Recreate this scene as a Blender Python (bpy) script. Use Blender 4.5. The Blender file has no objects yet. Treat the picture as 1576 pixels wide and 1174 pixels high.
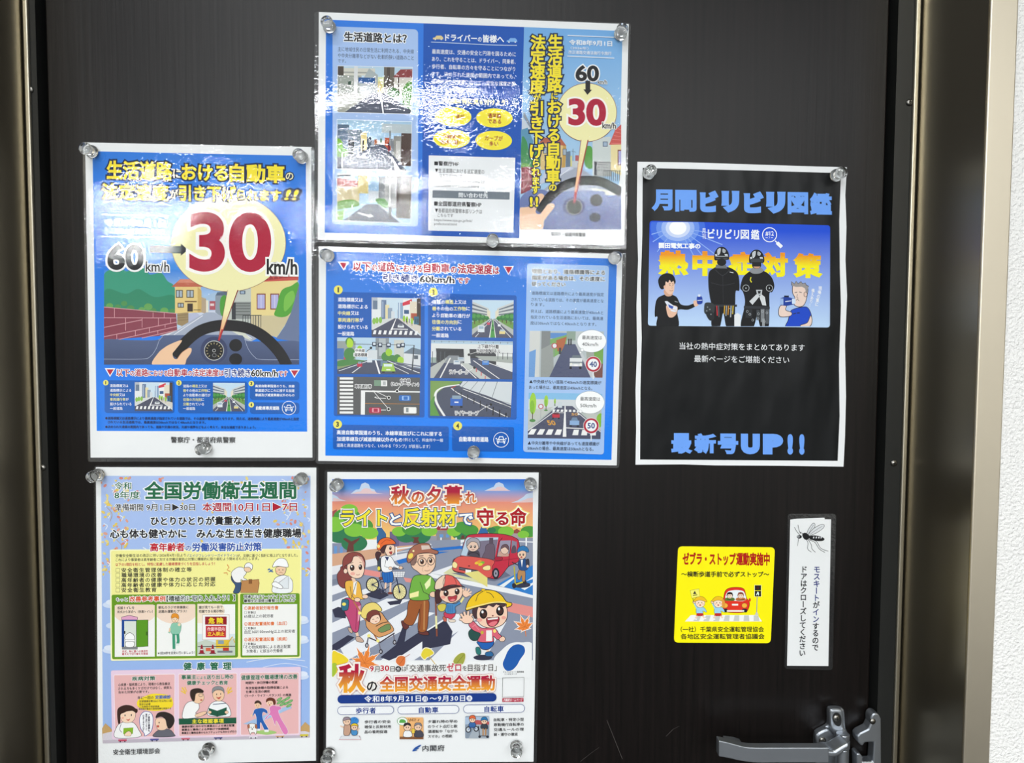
import bpy, bmesh, math, random
from mathutils import Vector, Matrix, Euler
random.seed(7)
C = bpy.context.scene.collection
R = math.radians

# ---------------------------------------------------------------- camera
W, H, FPX = 1576, 1174, 1204.0
cam_data = bpy.data.cameras.new('camera')
cam_data.sensor_fit = 'HORIZONTAL'; cam_data.sensor_width = 36.0
cam_data.lens = FPX / W * 36.0
cam_data.clip_start = 0.01
cam = bpy.data.objects.new('camera', cam_data); C.objects.link(cam)
CAM = Vector((0.0, -0.743, 1.40))
cam_rot = (Matrix.Rotation(R(-1.0), 3, 'Z') @ Matrix.Rotation(R(90 - 3.15), 3, 'X') @ Matrix.Rotation(R(0.22), 3, 'Z'))
cam.matrix_world = Matrix.Translation(CAM) @ cam_rot.to_4x4()
bpy.context.scene.camera = cam

# ---------------------------------------------------------------- light, exposure
sc = bpy.context.scene
sc.view_settings.view_transform = 'Standard'; sc.view_settings.look = 'None'
sc.view_settings.gamma = 1.0; sc.view_settings.exposure = -0.06
sc.view_settings.use_curve_mapping = False
world = bpy.data.worlds.new('room_air'); sc.world = world; world.use_nodes = True
world.node_tree.nodes['Background'].inputs[0].default_value = (0.9, 0.95, 1.0, 1)
world.node_tree.nodes['Background'].inputs[1].default_value = 0.05
CEIL = 2.55
def ceiling_lamp(x, y, sx, sy, power):
    d = bpy.data.lights.new('ceiling_lamp', 'AREA'); d.shape = 'RECTANGLE'; d.size = sx; d.size_y = sy
    d.energy = power; d.color = (0.95, 0.98, 1.0)
    o = bpy.data.objects.new('ceiling_lamp', d); C.objects.link(o); o.location = (x, y, CEIL - 0.012)
    return o
LAMPS = [(-0.35, -1.3, 1.2, 0.24, 17), (-0.62, -3.0, 1.2, 0.2, 60), (1.25, -3.0, 1.2, 0.2, 36), (-2.5, -6.0, 1.2, 0.3, 130), (-0.5, -4.8, 1.2, 0.25, 110), (1.3, -4.8, 1.2, 0.25, 60),
         (-3.8, -7.4, 1.3, 0.4, 150), (-1.4, -7.4, 1.3, 0.4, 150), (1.3, -7.4, 1.2, 0.3, 80), (-1.6, -10.4, 1.3, 0.5, 200), (0.7, -10.4, 1.3, 0.5, 200)]
for l in LAMPS: ceiling_lamp(*l)

# ---------------------------------------------------------------- pixel of the photo -> point on the door plane
def P(px, py, h=0.0):
    """Point where the sight line of a photo pixel meets the plane standing h in front of the door face (y = -h)."""
    d = cam_rot @ Vector(((px - W / 2) / FPX, -(py - H / 2) / FPX, -1.0))
    t = (-h - CAM.y) / d.y
    return CAM + d * t

# ---------------------------------------------------------------- materials
def lin(c):
    c = c / 255.0
    return c / 12.92 if c <= 0.04045 else ((c + 0.055) / 1.055) ** 2.4
def hexc(s):
    s = s.lstrip('#')
    if len(s) == 3: s = ''.join(ch * 2 for ch in s)
    return tuple(lin(int(s[i:i + 2], 16)) for i in (0, 2, 4)) + (1.0,)
def mat(name, col, rough=0.5, metal=0.0, spec=0.5, build=None):
    m = bpy.data.materials.new(name); m.use_nodes = True
    n = m.node_tree.nodes; b = n['Principled BSDF']
    b.inputs['Base Color'].default_value = hexc(col) if isinstance(col, str) else col
    b.inputs['Roughness'].default_value = rough; b.inputs['Metallic'].default_value = metal
    b.inputs['Specular IOR Level'].default_value = spec
    if build: build(m.node_tree, b)
    return m
INKS = {}
def ink(c):
    """Printing ink. c: a hex colour, or (hex, hex, y0, y1[, axis]) for a printed blend running down the sheet between two heights."""
    if c in INKS: return INKS[c]
    if isinstance(c, str):
        m = mat('printing_ink', c, 0.55, 0, 0.25)
    else:
        def build(nt, b, c=c):
            tc = nt.nodes.new('ShaderNodeTexCoord'); sp = nt.nodes.new('ShaderNodeSeparateXYZ')
            nt.links.new(tc.outputs['Object'], sp.inputs[0])
            mr = nt.nodes.new('ShaderNodeMapRange'); mr.inputs[1].default_value = c[2]; mr.inputs[2].default_value = c[3]
            nt.links.new(sp.outputs[c[4]], mr.inputs[0])
            cr = nt.nodes.new('ShaderNodeValToRGB')
            cr.color_ramp.elements[0].color = hexc(c[0]); cr.color_ramp.elements[1].color = hexc(c[1])
            nt.links.new(mr.outputs[0], cr.inputs[0]); nt.links.new(cr.outputs[0], b.inputs['Base Color'])
        m = mat('printed_blend', '#888', 0.55, 0, 0.25, build)
    INKS[c] = m
    return m

# ---------------------------------------------------------------- object helpers
def link_mesh(name, verts, faces, mats, parent=None, fmat=None, smooth=False, origin=None):
    o3 = origin or Vector((0, 0, 0))
    me = bpy.data.meshes.new(name)
    me.from_pydata([tuple(Vector(v) - o3) for v in verts], [], faces)
    for m in mats: me.materials.append(m)
    if fmat: me.polygons.foreach_set('material_index', fmat)
    me.polygons.foreach_set('use_smooth', [bool(smooth)] * len(me.polygons))
    me.update()
    o = bpy.data.objects.new(name, me); C.objects.link(o)
    if parent: o.parent = parent
    elif origin: o.location = o3
    return o
def from_bm(name, bm, m, parent=None, smooth=False):
    bmesh.ops.recalc_face_normals(bm, faces=bm.faces)
    me = bpy.data.meshes.new(name); bm.to_mesh(me); bm.free()
    for x in (m if isinstance(m, (list, tuple)) else [m]): me.materials.append(x)
    me.polygons.foreach_set('use_smooth', [bool(smooth)] * len(me.polygons))
    o = bpy.data.objects.new(name, me); C.objects.link(o)
    if parent: o.parent = parent
    return o
def struct(o, label=None):
    o['kind'] = 'structure'
    if label: o['label'] = label
    return o
def tag(o, label, cat, group=None):
    o['label'] = label; o['category'] = cat
    if group: o['group'] = group
    return o
def box_bm(x0, x1, y0, y1, z0, z1, bm=None):
    bm = bm or bmesh.new()
    vs = [bm.verts.new((x, y, z)) for x in (x0, x1) for y in (y0, y1) for z in (z0, z1)]
    for f in ((0, 1, 3, 2), (4, 6, 7, 5), (0, 4, 5, 1), (2, 3, 7, 6), (0, 2, 6, 4), (1, 5, 7, 3)):
        bm.faces.new([vs[i] for i in f])
    return bm
def bevel(o, w, seg=3):
    md = o.modifiers.new('bevel', 'BEVEL'); md.width = w; md.segments = seg; md.limit_method = 'ANGLE'; md.angle_limit = R(35)
    return o
def wall_quad(name, pts, m):
    return struct(link_mesh(name, pts, [(0, 1, 2, 3)], [m]))
# ================================================================ the setting
def noise_bump(scale, dist, strength=1.0, stretch=(1, 1, 1), detail=2.0, colvar=None):
    def build(nt, b):
        tc = nt.nodes.new('ShaderNodeTexCoord'); mp = nt.nodes.new('ShaderNodeMapping'); mp.inputs['Scale'].default_value = stretch
        nt.links.new(tc.outputs['Object'], mp.inputs[0])
        ns = nt.nodes.new('ShaderNodeTexNoise'); ns.inputs['Scale'].default_value = scale; ns.inputs['Detail'].default_value = detail
        nt.links.new(mp.outputs[0], ns.inputs['Vector'])
        bp = nt.nodes.new('ShaderNodeBump'); bp.inputs['Distance'].default_value = dist; bp.inputs['Strength'].default_value = strength
        nt.links.new(ns.outputs[0], bp.inputs['Height']); nt.links.new(bp.outputs[0], b.inputs['Normal'])
        if colvar:
            cr = nt.nodes.new('ShaderNodeValToRGB')
            cr.color_ramp.elements[0].position = 0.3; cr.color_ramp.elements[1].position = 0.7
            cr.color_ramp.elements[0].color = hexc(colvar[0]); cr.color_ramp.elements[1].color = hexc(colvar[1])
            nt.links.new(ns.outputs[0], cr.inputs[0]); nt.links.new(cr.outputs[0], b.inputs['Base Color'])
    return build
M_door = mat('dark_wood_laminate', '#110e0d', 0.36, 0, 0.25, noise_bump(260, 0.00012, 1, (1, 1, 0.03), 4, ('#0a0807', '#161110')))
M_strip = mat('dark_painted_steel', '#232423', 0.4, 0.0, 0.35)
M_gap = mat('gap_shade_black', '#050505', 0.8)
M_steel = mat('bronze_brushed_steel', '#b3aa95', 0.33, 1.0, 0.5, noise_bump(500, 0.00002, 1, (1, 1, 0.02), 3))
M_lip = mat('satin_steel_lip', '#c9c2b0', 0.4, 1.0)
M_face = mat('champagne_steel_face', '#dcd2be', 0.42, 1.0)
M_wall = mat('white_textured_vinyl_wallpaper', '#f6f5f2', 0.7, 0, 0.3, noise_bump(380, 0.0024, 1, (1, 1, 1), 3))
M_plain = mat('grey_wall_paint', '#b2b0ab', 0.8, 0, 0.2, noise_bump(40, 0.0005))
M_ceil = mat('white_ceiling_board', '#e6e5e1', 0.85, 0, 0.2, noise_bump(80, 0.0008))
M_floor = mat('grey_carpet', '#2c2b2a', 0.95, 0, 0.1, noise_bump(300, 0.002, 1, (1, 1, 1), 2, ('#252423', '#343332')))

XL = P(52, 587, 0.005).x; XR = P(1399, 587, 0.005).x          # inner faces of the two reveals
DEPTH = 0.111                                                   # depth of the reveal
DL = P(85, 587).x; DR = P(1352, 587).x                          # edges of the door leaf
SL, SR = DL - 0.006, DR + 0.006                                 # the rebate strips start after a dark gap
ZT = 2.08
# door leaf, strips, black sheet for the shade in the gaps
door = struct(from_bm('door_1', box_bm(DL, DR, 0.0, 0.04, 0.01, ZT - 0.01), M_door)); bevel(door, 0.0015)
gap_sheet = from_bm('gap_shade', box_bm(XL, XR, 0.03, 0.05, 0.0, ZT), M_gap, door)  # black sheet behind the leaf, colour standing in for shade in the gaps
def frame_side(name, s, x_strip, x_in):
    x_out = x_in + s * 0.0225
    t = bpy.data.objects.new(name, None); C.objects.link(t); t.location = (x_in, 0, 0); struct(t)
    def at(nm, bm, m):
        for v in bm.verts: v.co.x -= x_in
        return from_bm(nm, bm, m, t)
    a, b = sorted((x_strip, x_in + s * 0.004))
    at('rebate_strip', box_bm(a, b, -0.005, 0.03, 0, ZT), M_strip)
    # flat satin lip where the strip meets the reveal
    a, b = sorted((x_in - s * 0.0058, x_in - s * 0.0012))
    bevel(at('edge_lip', box_bm(a, b, -0.0085, -0.0048, 0, ZT), M_lip), 0.0012, 3)
    a, b = sorted((x_in, x_in + s * 0.0016))
    at('reveal_panel', box_bm(a, b, -DEPTH + 0.0025, -0.005, 0, ZT), M_steel)
    a, b = sorted((x_in, x_out))
    f = at('front_face', box_bm(a, b, -DEPTH, -DEPTH + 0.0025, 0, ZT), M_face)
    bevel(f, 0.0012, 3)
    return t, at
def frame_screw(at, x, z, m):
    bm = bmesh.new()
    mt = Matrix.Translation((x, -0.0055, z)) @ Matrix.Rotation(R(90), 4, 'X')
    bmesh.ops.create_uvsphere(bm, u_segments=16, v_segments=8, radius=0.0032, matrix=mt @ Matrix.Diagonal((1, 1, 0.55, 1)))
    for f in bm.faces: f.smooth = True
    o = at('screw', bm, m)
    # cross recess
    c = box_bm(x - 0.0016, x + 0.0016, -0.00735, -0.0068, z - 0.0004, z + 0.0004)
    box_bm(x - 0.0004, x + 0.0004, -0.00735, -0.0068, z - 0.0016, z + 0.0016, c)
    for v in c.verts: v.co.x -= o.parent.location.x
    from_bm('cross_recess', c, M_gap, o)
    return o
M_screw = mat('zinc_screw', '#8b8984', 0.3, 1.0)
left_trim, at_l = frame_side('trim_1', -1, SL, XL)
right_trim, at_r = frame_side('trim_2', 1, SR, XR)
for px, py in ((45, 137), (64, 720)): p = P(px, py, 0.007); frame_screw(at_l, p.x, p.z, M_screw)
for px, py in ((1401, 157), (1377, 713)): p = P(px, py, 0.007); frame_screw(at_r, p.x, p.z, M_screw)
head = struct(from_bm('trim_3', box_bm(XL - 0.0225, XR + 0.0225, -DEPTH, 0.05, ZT, ZT + 0.0225), M_face))
# walls, floor, ceiling of the room in front of the door
WY = -DEPTH + 0.006
RX0, RX1, RY1 = -5.0, 2.4, -12.0
XO, XI = XR + 0.0225, XL - 0.0225
wall_quad('wall_right_of_door', [(XO, WY, 0), (RX1, WY, 0), (RX1, WY, CEIL), (XO, WY, CEIL)], M_wall)
wall_quad('wall_left_of_door', [(RX0, WY, 0), (XI, WY, 0), (XI, WY, CEIL), (RX0, WY, CEIL)], M_wall)
wall_quad('wall_over_door', [(XI, WY, ZT + 0.0225), (XO, WY, ZT + 0.0225), (XO, WY, CEIL), (XI, WY, CEIL)], M_wall)
wall_quad('wall_left', [(RX0, WY, 0), (RX0, WY, CEIL), (RX0, RY1, CEIL), (RX0, RY1, 0)], M_plain)
wall_quad('wall_right', [(RX1, WY, 0), (RX1, RY1, 0), (RX1, RY1, CEIL), (RX1, WY, CEIL)], M_plain)
wall_quad('wall_back', [(RX0, RY1, 0), (RX0, RY1, CEIL), (RX1, RY1, CEIL), (RX1, RY1, 0)], M_plain)
wall_quad('floor', [(RX0, RY1, 0), (RX1, RY1, 0), (RX1, 0.06, 0), (RX0, 0.06, 0)], M_floor)
wall_quad('ceiling', [(RX0, RY1, CEIL), (RX0, 0.06, CEIL), (RX1, 0.06, CEIL), (RX1, RY1, CEIL)], M_ceil)
# ================================================================ printed artwork: flat ink shapes on a sheet
GLY = {}
def glyphs(s, weight, ls, res):
    """Outlines of a line of lettering, thickened by weight; the third value rises from the edge of the stroke to its middle (0..1)."""
    k = (s, weight, ls, res)
    if k not in GLY:
        cu = bpy.data.curves.new('type', 'FONT'); cu.body = s; cu.size = 1; cu.bevel_depth = weight; cu.bevel_resolution = 0 if weight < .05 else 1
        cu.resolution_u = res; cu.space_character = ls; cu.fill_mode = 'FRONT'
        ob = bpy.data.objects.new('type', cu); me = ob.to_mesh()
        GLY[k] = ([(v.co.x, v.co.y, v.co.z / weight if weight else 0.0) for v in me.vertices], [tuple(p.vertices) for p in me.polygons])
        ob.to_mesh_clear(); bpy.data.objects.remove(ob); bpy.data.curves.remove(cu)
    return GLY[k]
def is_cjk(s): return any(ord(ch) > 0x2fff for ch in s)
def clip_poly(pts, x0, y0, x1, y1):
    for ax, lim, sgn in ((0, x0, 1), (0, x1, -1), (1, y0, 1), (1, y1, -1)):
        out = []
        for i in range(len(pts)):
            a, b = pts[i - 1], pts[i]
            ia, ib = sgn * (a[ax] - lim) >= -1e-9, sgn * (b[ax] - lim) >= -1e-9
            if ia != ib:
                t = (lim - a[ax]) / (b[ax] - a[ax])
                out.append((a[0] + t * (b[0] - a[0]), a[1] + t * (b[1] - a[1])))
            if ib: out.append(b)
        pts = out
        if len(pts) < 3: return []
    return pts
def spline(pts, n=5, closed=True):
    out = []; N = len(pts)
    for i in range(N if closed else N - 1):
        if closed: p0, p1, p2, p3 = pts[i - 1], pts[i], pts[(i + 1) % N], pts[(i + 2) % N]
        else: p0, p1, p2, p3 = pts[max(i - 1, 0)], pts[i], pts[i + 1], pts[min(i + 2, N - 1)]
        for k in range(n):
            t = k / n
            out.append(tuple(0.5 * (2 * p1[a] + (p2[a] - p0[a]) * t + (2 * p0[a] - 5 * p1[a] + 4 * p2[a] - p3[a]) * t * t + (3 * p1[a] - p0[a] - 3 * p2[a] + p3[a]) * t ** 3) for a in (0, 1)))
    if not closed: out.append(pts[-1])
    return out
DZ = 1.8e-6
class Sheet:
    """A poster. Art on it is given in photo pixels; slope(y) is the fall of its lines per pixel."""
    def __init__(self, name, base_px, y0, s0, y1, s1, label, cat, group=None, lift=0.0):
        self.o = bpy.data.objects.new(name, None); C.objects.link(self.o)
        self.base = P(*base_px, 0.0); self.base.y = -lift; self.o.location = self.base
        tag(self.o, label, cat, group)
        self.z = lift + 0.00064; self.sl = (y0, s0, y1, s1); self.warp = None
    def slope(self, y):
        y0, s0, y1, s1 = self.sl
        return s0 + (s1 - s0) * (y - y0) / (y1 - y0)
    def zof(self, y, x=None): return (P(x if x is not None else 300, y).z - self.base.z)
    def part(self, name, parent=None, label=None): return Part(self, name, parent, label)
class Part:
    def __init__(self, sheet, name, parent=None, label=None):
        self.s = sheet; self.name = name; self.parent = parent; self.label = label
        self.v, self.f, self.m, self.mi = [], [], [], []; self.o = None; self.clip = None
    def slp(self, y): return self.s.slope(y)
    def map(self, x, y): return (x, y)
    k = 1.0
    # ---- low level
    def mid(self, c):
        if isinstance(c, tuple):
            if len(c) == 4: c = (c[0], c[1], round(self.s.zof(c[2]), 5), round(self.s.zof(c[3]), 5), 2)
            elif c[4] == 'x': c = (c[0], c[1], round(P(c[2], 500).x - self.s.base.x, 5), round(P(c[3], 500).x - self.s.base.x, 5), 0)
        m = ink(c)
        if m not in self.m: self.m.append(m)
        return self.m.index(m)
    def raw(self, pts, faces, c, rise=None):
        h = self.s.z; self.s.z += DZ * (1 if not rise else 2.5); k = len(self.v); i = self.mid(c)
        for n, (x, y) in enumerate(pts):
            p = P(x, y); self.v.append((p.x - self.s.base.x, -h - self.s.base.y - (rise[n] * DZ * 1.5 if rise else 0), p.z - self.s.base.z))
        for f in faces: self.f.append(tuple(a + k for a in f)); self.mi.append(i)
        return self
    def poly(self, pts, c):
        if self.clip: pts = clip_poly(list(pts), *self.clip)
        if len(pts) >= 3: self.raw(pts, [tuple(range(len(pts)))], c)
        return self
    # ---- shapes
    def rect(self, x0, y0, x1, y1, c, sl=None):
        d = (self.slp(y0) if sl is None else sl) * (x1 - x0); d1 = (self.slp(y1) if sl is None else sl) * (x1 - x0)
        return self.poly([(x0, y0), (x1, y0 + d), (x1, y1 + d1), (x0, y1)], c)
    def rrect(self, x0, y0, x1, y1, r, c, sl=None, ol=0, oc='#000000'):
        if ol: self.rrect(x0 - ol, y0 - ol, x1 + ol, y1 + ol, r + ol, oc, sl)
        pts = []
        for cx, cy, a0 in ((x1 - r, y0 + r, -90), (x1 - r, y1 - r, 0), (x0 + r, y1 - r, 90), (x0 + r, y0 + r, 180)):
            for k in range(6):
                a = R(a0 + 18 * k); pts.append((cx + r * math.cos(a), cy + r * math.sin(a)))
        s = [(x, y + (self.slp(y) if sl is None else sl) * (x - x0)) for x, y in pts]
        return self.poly(s, c)
    def ell(self, cx, cy, rx, ry=None, c='#000000', rot=0, ol=0, oc='#1a1414', n=28, a0=0, a1=360):
        ry = rx if ry is None else ry
        if ol: self.ell(cx, cy, rx + ol, ry + ol, oc, rot, n=n, a0=a0, a1=a1)
        ca, sa = math.cos(R(rot)), math.sin(R(rot)); pts = []
        full = abs(a1 - a0) >= 360
        for k in range(n if full else n + 1):
            a = R(a0 + (a1 - a0) * k / n); x, y = rx * math.cos(a), ry * math.sin(a)
            pts.append((cx + x * ca - y * sa, cy + x * sa + y * ca))
        return self.poly(pts, c)
    def ring(self, cx, cy, rx, ry, w, c, a0=0, a1=360, n=36):
        pts = [(cx + rx * math.cos(R(a0 + (a1 - a0) * k / n)), cy + ry * math.sin(R(a0 + (a1 - a0) * k / n))) for k in range(n + 1)]
        return self.line(pts, w, c)
    def line(self, pts, w, c, closed=False, w1=None):
        pts = [tuple(p) for p in pts]
        if closed: pts = pts + [pts[0]]
        N = len(pts); L, Rr = [], []
        for i, (x, y) in enumerate(pts):
            ax, ay = pts[max(i - 1, 0)]; bx, by = pts[min(i + 1, N - 1)]
            if closed and i in (0, N - 1): ax, ay = pts[-2]; bx, by = pts[1]
            dx, dy = bx - ax, by - ay; l = math.hypot(dx, dy) or 1
            ww = w if w1 is None else w + (w1 - w) * i / max(N - 1, 1)
            nx, ny = -dy / l * ww / 2, dx / l * ww / 2
            L.append((x + nx, y + ny)); Rr.append((x - nx, y - ny))
        if self.clip:
            for i in range(N - 1): 
                q = clip_poly([L[i], L[i + 1], Rr[i + 1], Rr[i]], *self.clip)
                if len(q) >= 3: self.raw(q, [tuple(range(len(q)))], c); self.s.z -= DZ
            self.s.z += DZ
            return self
        return self.raw(L + Rr, [(i, i + 1, N + i + 1, N + i) for i in range(N - 1)], c)
    def blob(self, pts, c, ol=0, oc='#1a1414', n=5):
        q = spline(pts, n)
        self.poly(q, c)
        if ol: self.line(q, ol, oc, closed=True)
        return self
    def curve(self, pts, w, c, n=5): return self.line(spline(pts, n, False), w, c)
    # ---- lettering
    def text(self, s, x0, y0, x1, y1, c, b=0.0, st=(), ls=1.0, sl=None, res=None, sk=0.0, fit=False):
        """Lettering fitted to a box: y0..y1 is the height of a full-size character, x0..x1 the width of the line."""
        big = (y1 - y0) / self.k > 22
        res = res or (4 if big else 2)
        V, F = glyphs(s, b, ls, res)
        if not V: return self
        xa, xb = min(v[0] for v in V), max(v[0] for v in V)
        if is_cjk(s) and not fit: ya, yb = -0.075 - b * .5, 0.84 + b * .5
        else: ya, yb = min(v[1] for v in V), max(v[1] for v in V)
        k = self.slp(y1) if sl is None else sl
        for w, col in list(st) + [(0, c)]:
            V, F = glyphs(s, b + w, ls, res); out = []
            for x, y, _ in V:
                dx = (x - xa) / (xb - xa) * (x1 - x0); py = y1 - (y - ya) / (yb - ya) * (y1 - y0)
                out.append((x0 + dx - sk * (py - y1), py + k * dx))
            self.raw(out, F, col, [v[2] for v in V])
        return self
    def column(self, chars, xc, y0, y1, w, c, b=0.0, st=(), sizes=None, lean=0.0, turn='ー〜'):
        """Lettering set downwards, one character under another."""
        sizes = sizes or [1.0] * len(chars); tot = sum(sizes); y = y0; jobs = []
        for ch, s in zip(chars, sizes):
            hh = (y1 - y0) * s / tot; jobs.append((ch, y, hh, s)); y += hh
        for layer in list(st) + [(None, c)]:
            for ch, y, hh, s in jobs:
                if ch == ' ': continue
                V, F = glyphs(ch, b + (layer[0] or 0.0), 1.0, 3)
                ww = w * min(s, 1.0); x0 = xc + lean * (y - y0) - ww / 2; out = []
                for gx, gy, _ in V:
                    u, v = (gx - 0.5 if is_cjk(ch) else gx - 0.3), 0.385 - gy
                    if ch in turn: u, v = -v, u
                    out.append((x0 + ww / 2 + u * ww * 1.04, y + hh / 2 + v * hh * 1.04 + self.slp(y) * (x0 - xc)))
                self.raw(out, F, layer[1], [q[2] for q in V]); self.s.z -= DZ * 2.5
            self.s.z += DZ * 2.5
        return self
    def block(self, lines, x0, y0, x1, h, pitch, c, b=0.0, w=None, st=()):
        """Lines of small text: each is str, or (str, share of the full width)."""
        for i, ln in enumerate(lines):
            s, fr = ln if isinstance(ln, tuple) else (ln, 1.0)
            if s: self.text(s, x0, y0 + i * pitch, x0 + (x1 - x0) * fr, y0 + i * pitch + h, c, b, st)
        return self
    # ---- a picture with its own 0..100 coordinates, cropped at its edges
    def frame(self, x0, y0, x1, y1, q=None): return Frame(self, [self.map(*p) for p in (q or self._q(x0, y0, x1, y1))])
    def view(self, ox, oy, k): return View(self, ox, oy, k)
    def _q(self, x0, y0, x1, y1):
        return [(x0, y0), (x1, y0 + self.slp(y0) * (x1 - x0)), (x1, y1 + self.slp(y1) * (x1 - x0)), (x0, y1)]
    def end(self):
        if not self.v: return None
        o = link_mesh(self.name, self.v, self.f, self.m, self.parent or self.s.o, self.mi)
        if self.label: o['label'] = self.label
        self.o = o
        return o
class Frame(Part):
    def slp(self, y): return 0.0
    def __init__(self, part, q):
        self.__dict__.update({k: getattr(part, k) for k in ('s', 'v', 'f', 'm', 'mi')}); self.q = q; self.clip = (0, 0, 100, 100); self.part_ = part
        self.asp = math.dist(q[0], q[1]) / math.dist(q[0], q[3])
    def map(self, x, y):
        u, v = x / 100, y / 100; a, b, c, d = self.q
        return tuple((1 - u) * (1 - v) * a[i] + u * (1 - v) * b[i] + u * v * c[i] + (1 - u) * v * d[i] for i in (0, 1))
    def raw(self, pts, faces, c, rise=None): return Part.raw(self, [self.map(*p) for p in pts], faces, c, rise)
    def mid(self, c):
        if isinstance(c, tuple) and len(c) == 4: c = (c[0], c[1], self.map(50, c[2])[1], self.map(50, c[3])[1])
        return Part.mid(self, c)
    def rect(self, x0, y0, x1, y1, c, sl=0): return self.poly([(x0, y0), (x1, y0), (x1, y1), (x0, y1)], c)
    def circ(self, cx, cy, r, c): return self.ell(cx, cy, r, r * self.asp, c)
    def text(self, s, x0, y0, x1, y1, c, b=0.0, st=(), ls=1.0, sl=0, res=None, sk=0.0): return Part.text(self, s, x0, y0, x1, y1, c, b, st, ls, 0, res, sk)

class View(Part):
    """Art given in the pixels of an enlarged detail: k times larger, its corner at ox, oy."""
    def __init__(self, part, ox, oy, k):
        self.__dict__.update({n: getattr(part, n) for n in ('s', 'v', 'f', 'm', 'mi')}); self.ox, self.oy, self.k = ox, oy, k; self.clip = None
    def map(self, x, y): return (self.ox + x / self.k, self.oy + y / self.k)
    def slp(self, y): return self.s.slope(self.oy + y / self.k)
    def raw(self, pts, faces, c, rise=None): return Part.raw(self, [self.map(*p) for p in pts], faces, c, rise)
    def mid(self, c):
        if isinstance(c, tuple) and len(c) == 4: c = (c[0], c[1], self.oy + c[2] / self.k, self.oy + c[3] / self.k)
        elif isinstance(c, tuple) and c[4] == 'x': c = (c[0], c[1], self.ox + c[2] / self.k, self.ox + c[3] / self.k, 'x')
        return Part.mid(self, c)

# ---------------------------------------------------------------- sheets of paper and laminating film
M_paper = mat('white_paper', '#f1f3f3', 0.6, 0, 0.3)
def film_material(fine=0.00007, fscale=360, slow=0.0045, sscale=8, seed=0.0, stretch=(1, 1, 1), painted_sheen=0.0):
    m = bpy.data.materials.new('glossy_laminating_film'); m.use_nodes = True; nt = m.node_tree; nt.nodes.clear()
    N = nt.nodes.new; L = nt.links.new
    out = N('ShaderNodeOutputMaterial'); mix = N('ShaderNodeMixShader'); tr = N('ShaderNodeBsdfTransparent'); gl = N('ShaderNodeBsdfGlossy')
    tr.inputs[0].default_value = (0.985, 0.985, 0.985, 1); gl.inputs['Roughness'].default_value = 0.03
    fr = N('ShaderNodeFresnel'); fr.inputs['IOR'].default_value = 1.5
    tc = N('ShaderNodeTexCoord'); mp = N('ShaderNodeMapping'); mp.inputs['Location'].default_value = (seed, seed * 2, seed * 3); mp.inputs['Scale'].default_value = stretch
    n1 = N('ShaderNodeTexNoise'); n1.inputs['Scale'].default_value = fscale; n1.inputs['Detail'].default_value = 2
    n2 = N('ShaderNodeTexNoise'); n2.inputs['Scale'].default_value = sscale; n2.inputs['Detail'].default_value = 1
    b1 = N('ShaderNodeBump'); b1.inputs['Distance'].default_value = fine
    b2 = N('ShaderNodeBump'); b2.inputs['Distance'].default_value = slow
    L(tc.outputs['Object'], n1.inputs['Vector']); L(tc.outputs['Object'], mp.inputs[0]); L(mp.outputs[0], n2.inputs['Vector'])
    L(n2.outputs[0], b2.inputs['Height']); L(b2.outputs[0], b1.inputs['Normal']); L(n1.outputs[0], b1.inputs['Height'])
    for x in (fr, gl): L(b1.outputs[0], x.inputs['Normal'])
    L(fr.outputs[0], mix.inputs[0]); L(tr.outputs[0], mix.inputs[1]); L(gl.outputs[0], mix.inputs[2])
    if painted_sheen:  # pale diffuse share painted in for grey reflections along the film border
        df = N('ShaderNodeBsdfDiffuse'); m2 = N('ShaderNodeMixShader'); m2.inputs[0].default_value = painted_sheen; df.inputs[0].default_value = (0.8, 0.82, 0.84, 1)
        L(mix.outputs[0], m2.inputs[1]); L(df.outputs[0], m2.inputs[2]); L(m2.outputs[0], out.inputs[0])
    else: L(mix.outputs[0], out.inputs[0])
    return m
def rounded(q, r, n=6):
    """Corner points of a quad rounded by r pixels."""
    out = []
    for i in range(4):
        p, a, b = Vector(q[i]), Vector(q[i - 1]), Vector(q[(i + 1) % 4])
        u, v = (a - p).normalized() * r, (b - p).normalized() * r
        if r <= 0: out.append(tuple(p)); continue
        for k in range(n + 1):
            t = k / n; out.append(tuple((p + u) * (1 - t) ** 2 + 2 * t * (1 - t) * p + (p + v) * t ** 2))
    return out
def slab(sheet, name, outline, h0, h1, m, label=None, back=True):
    """A thin sheet of real thickness, from h0 to h1 in front of the door."""
    n = len(outline); vs = []
    for h in (h0, h1):
        for x, y in outline:
            p = P(x, y); vs.append((p.x - sheet.base.x, -h - sheet.base.y, p.z - sheet.base.z))
    fs = [tuple(range(n - 1, -1, -1)), tuple(range(n, 2 * n))] + [(i, (i + 1) % n, n + (i + 1) % n, n + i) for i in range(n)]
    if not back: fs = fs[1:]
    o = link_mesh(name, vs, fs, m if isinstance(m, list) else [m], sheet.o)
    if label: o['label'] = label
    return o
def laminate(sheet, outline, seed, **kw):
    slab(sheet, 'laminating_film', outline, sheet.z + 0.0001, sheet.z + 0.0002, film_material(seed=seed, **kw), back=False)
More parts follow.
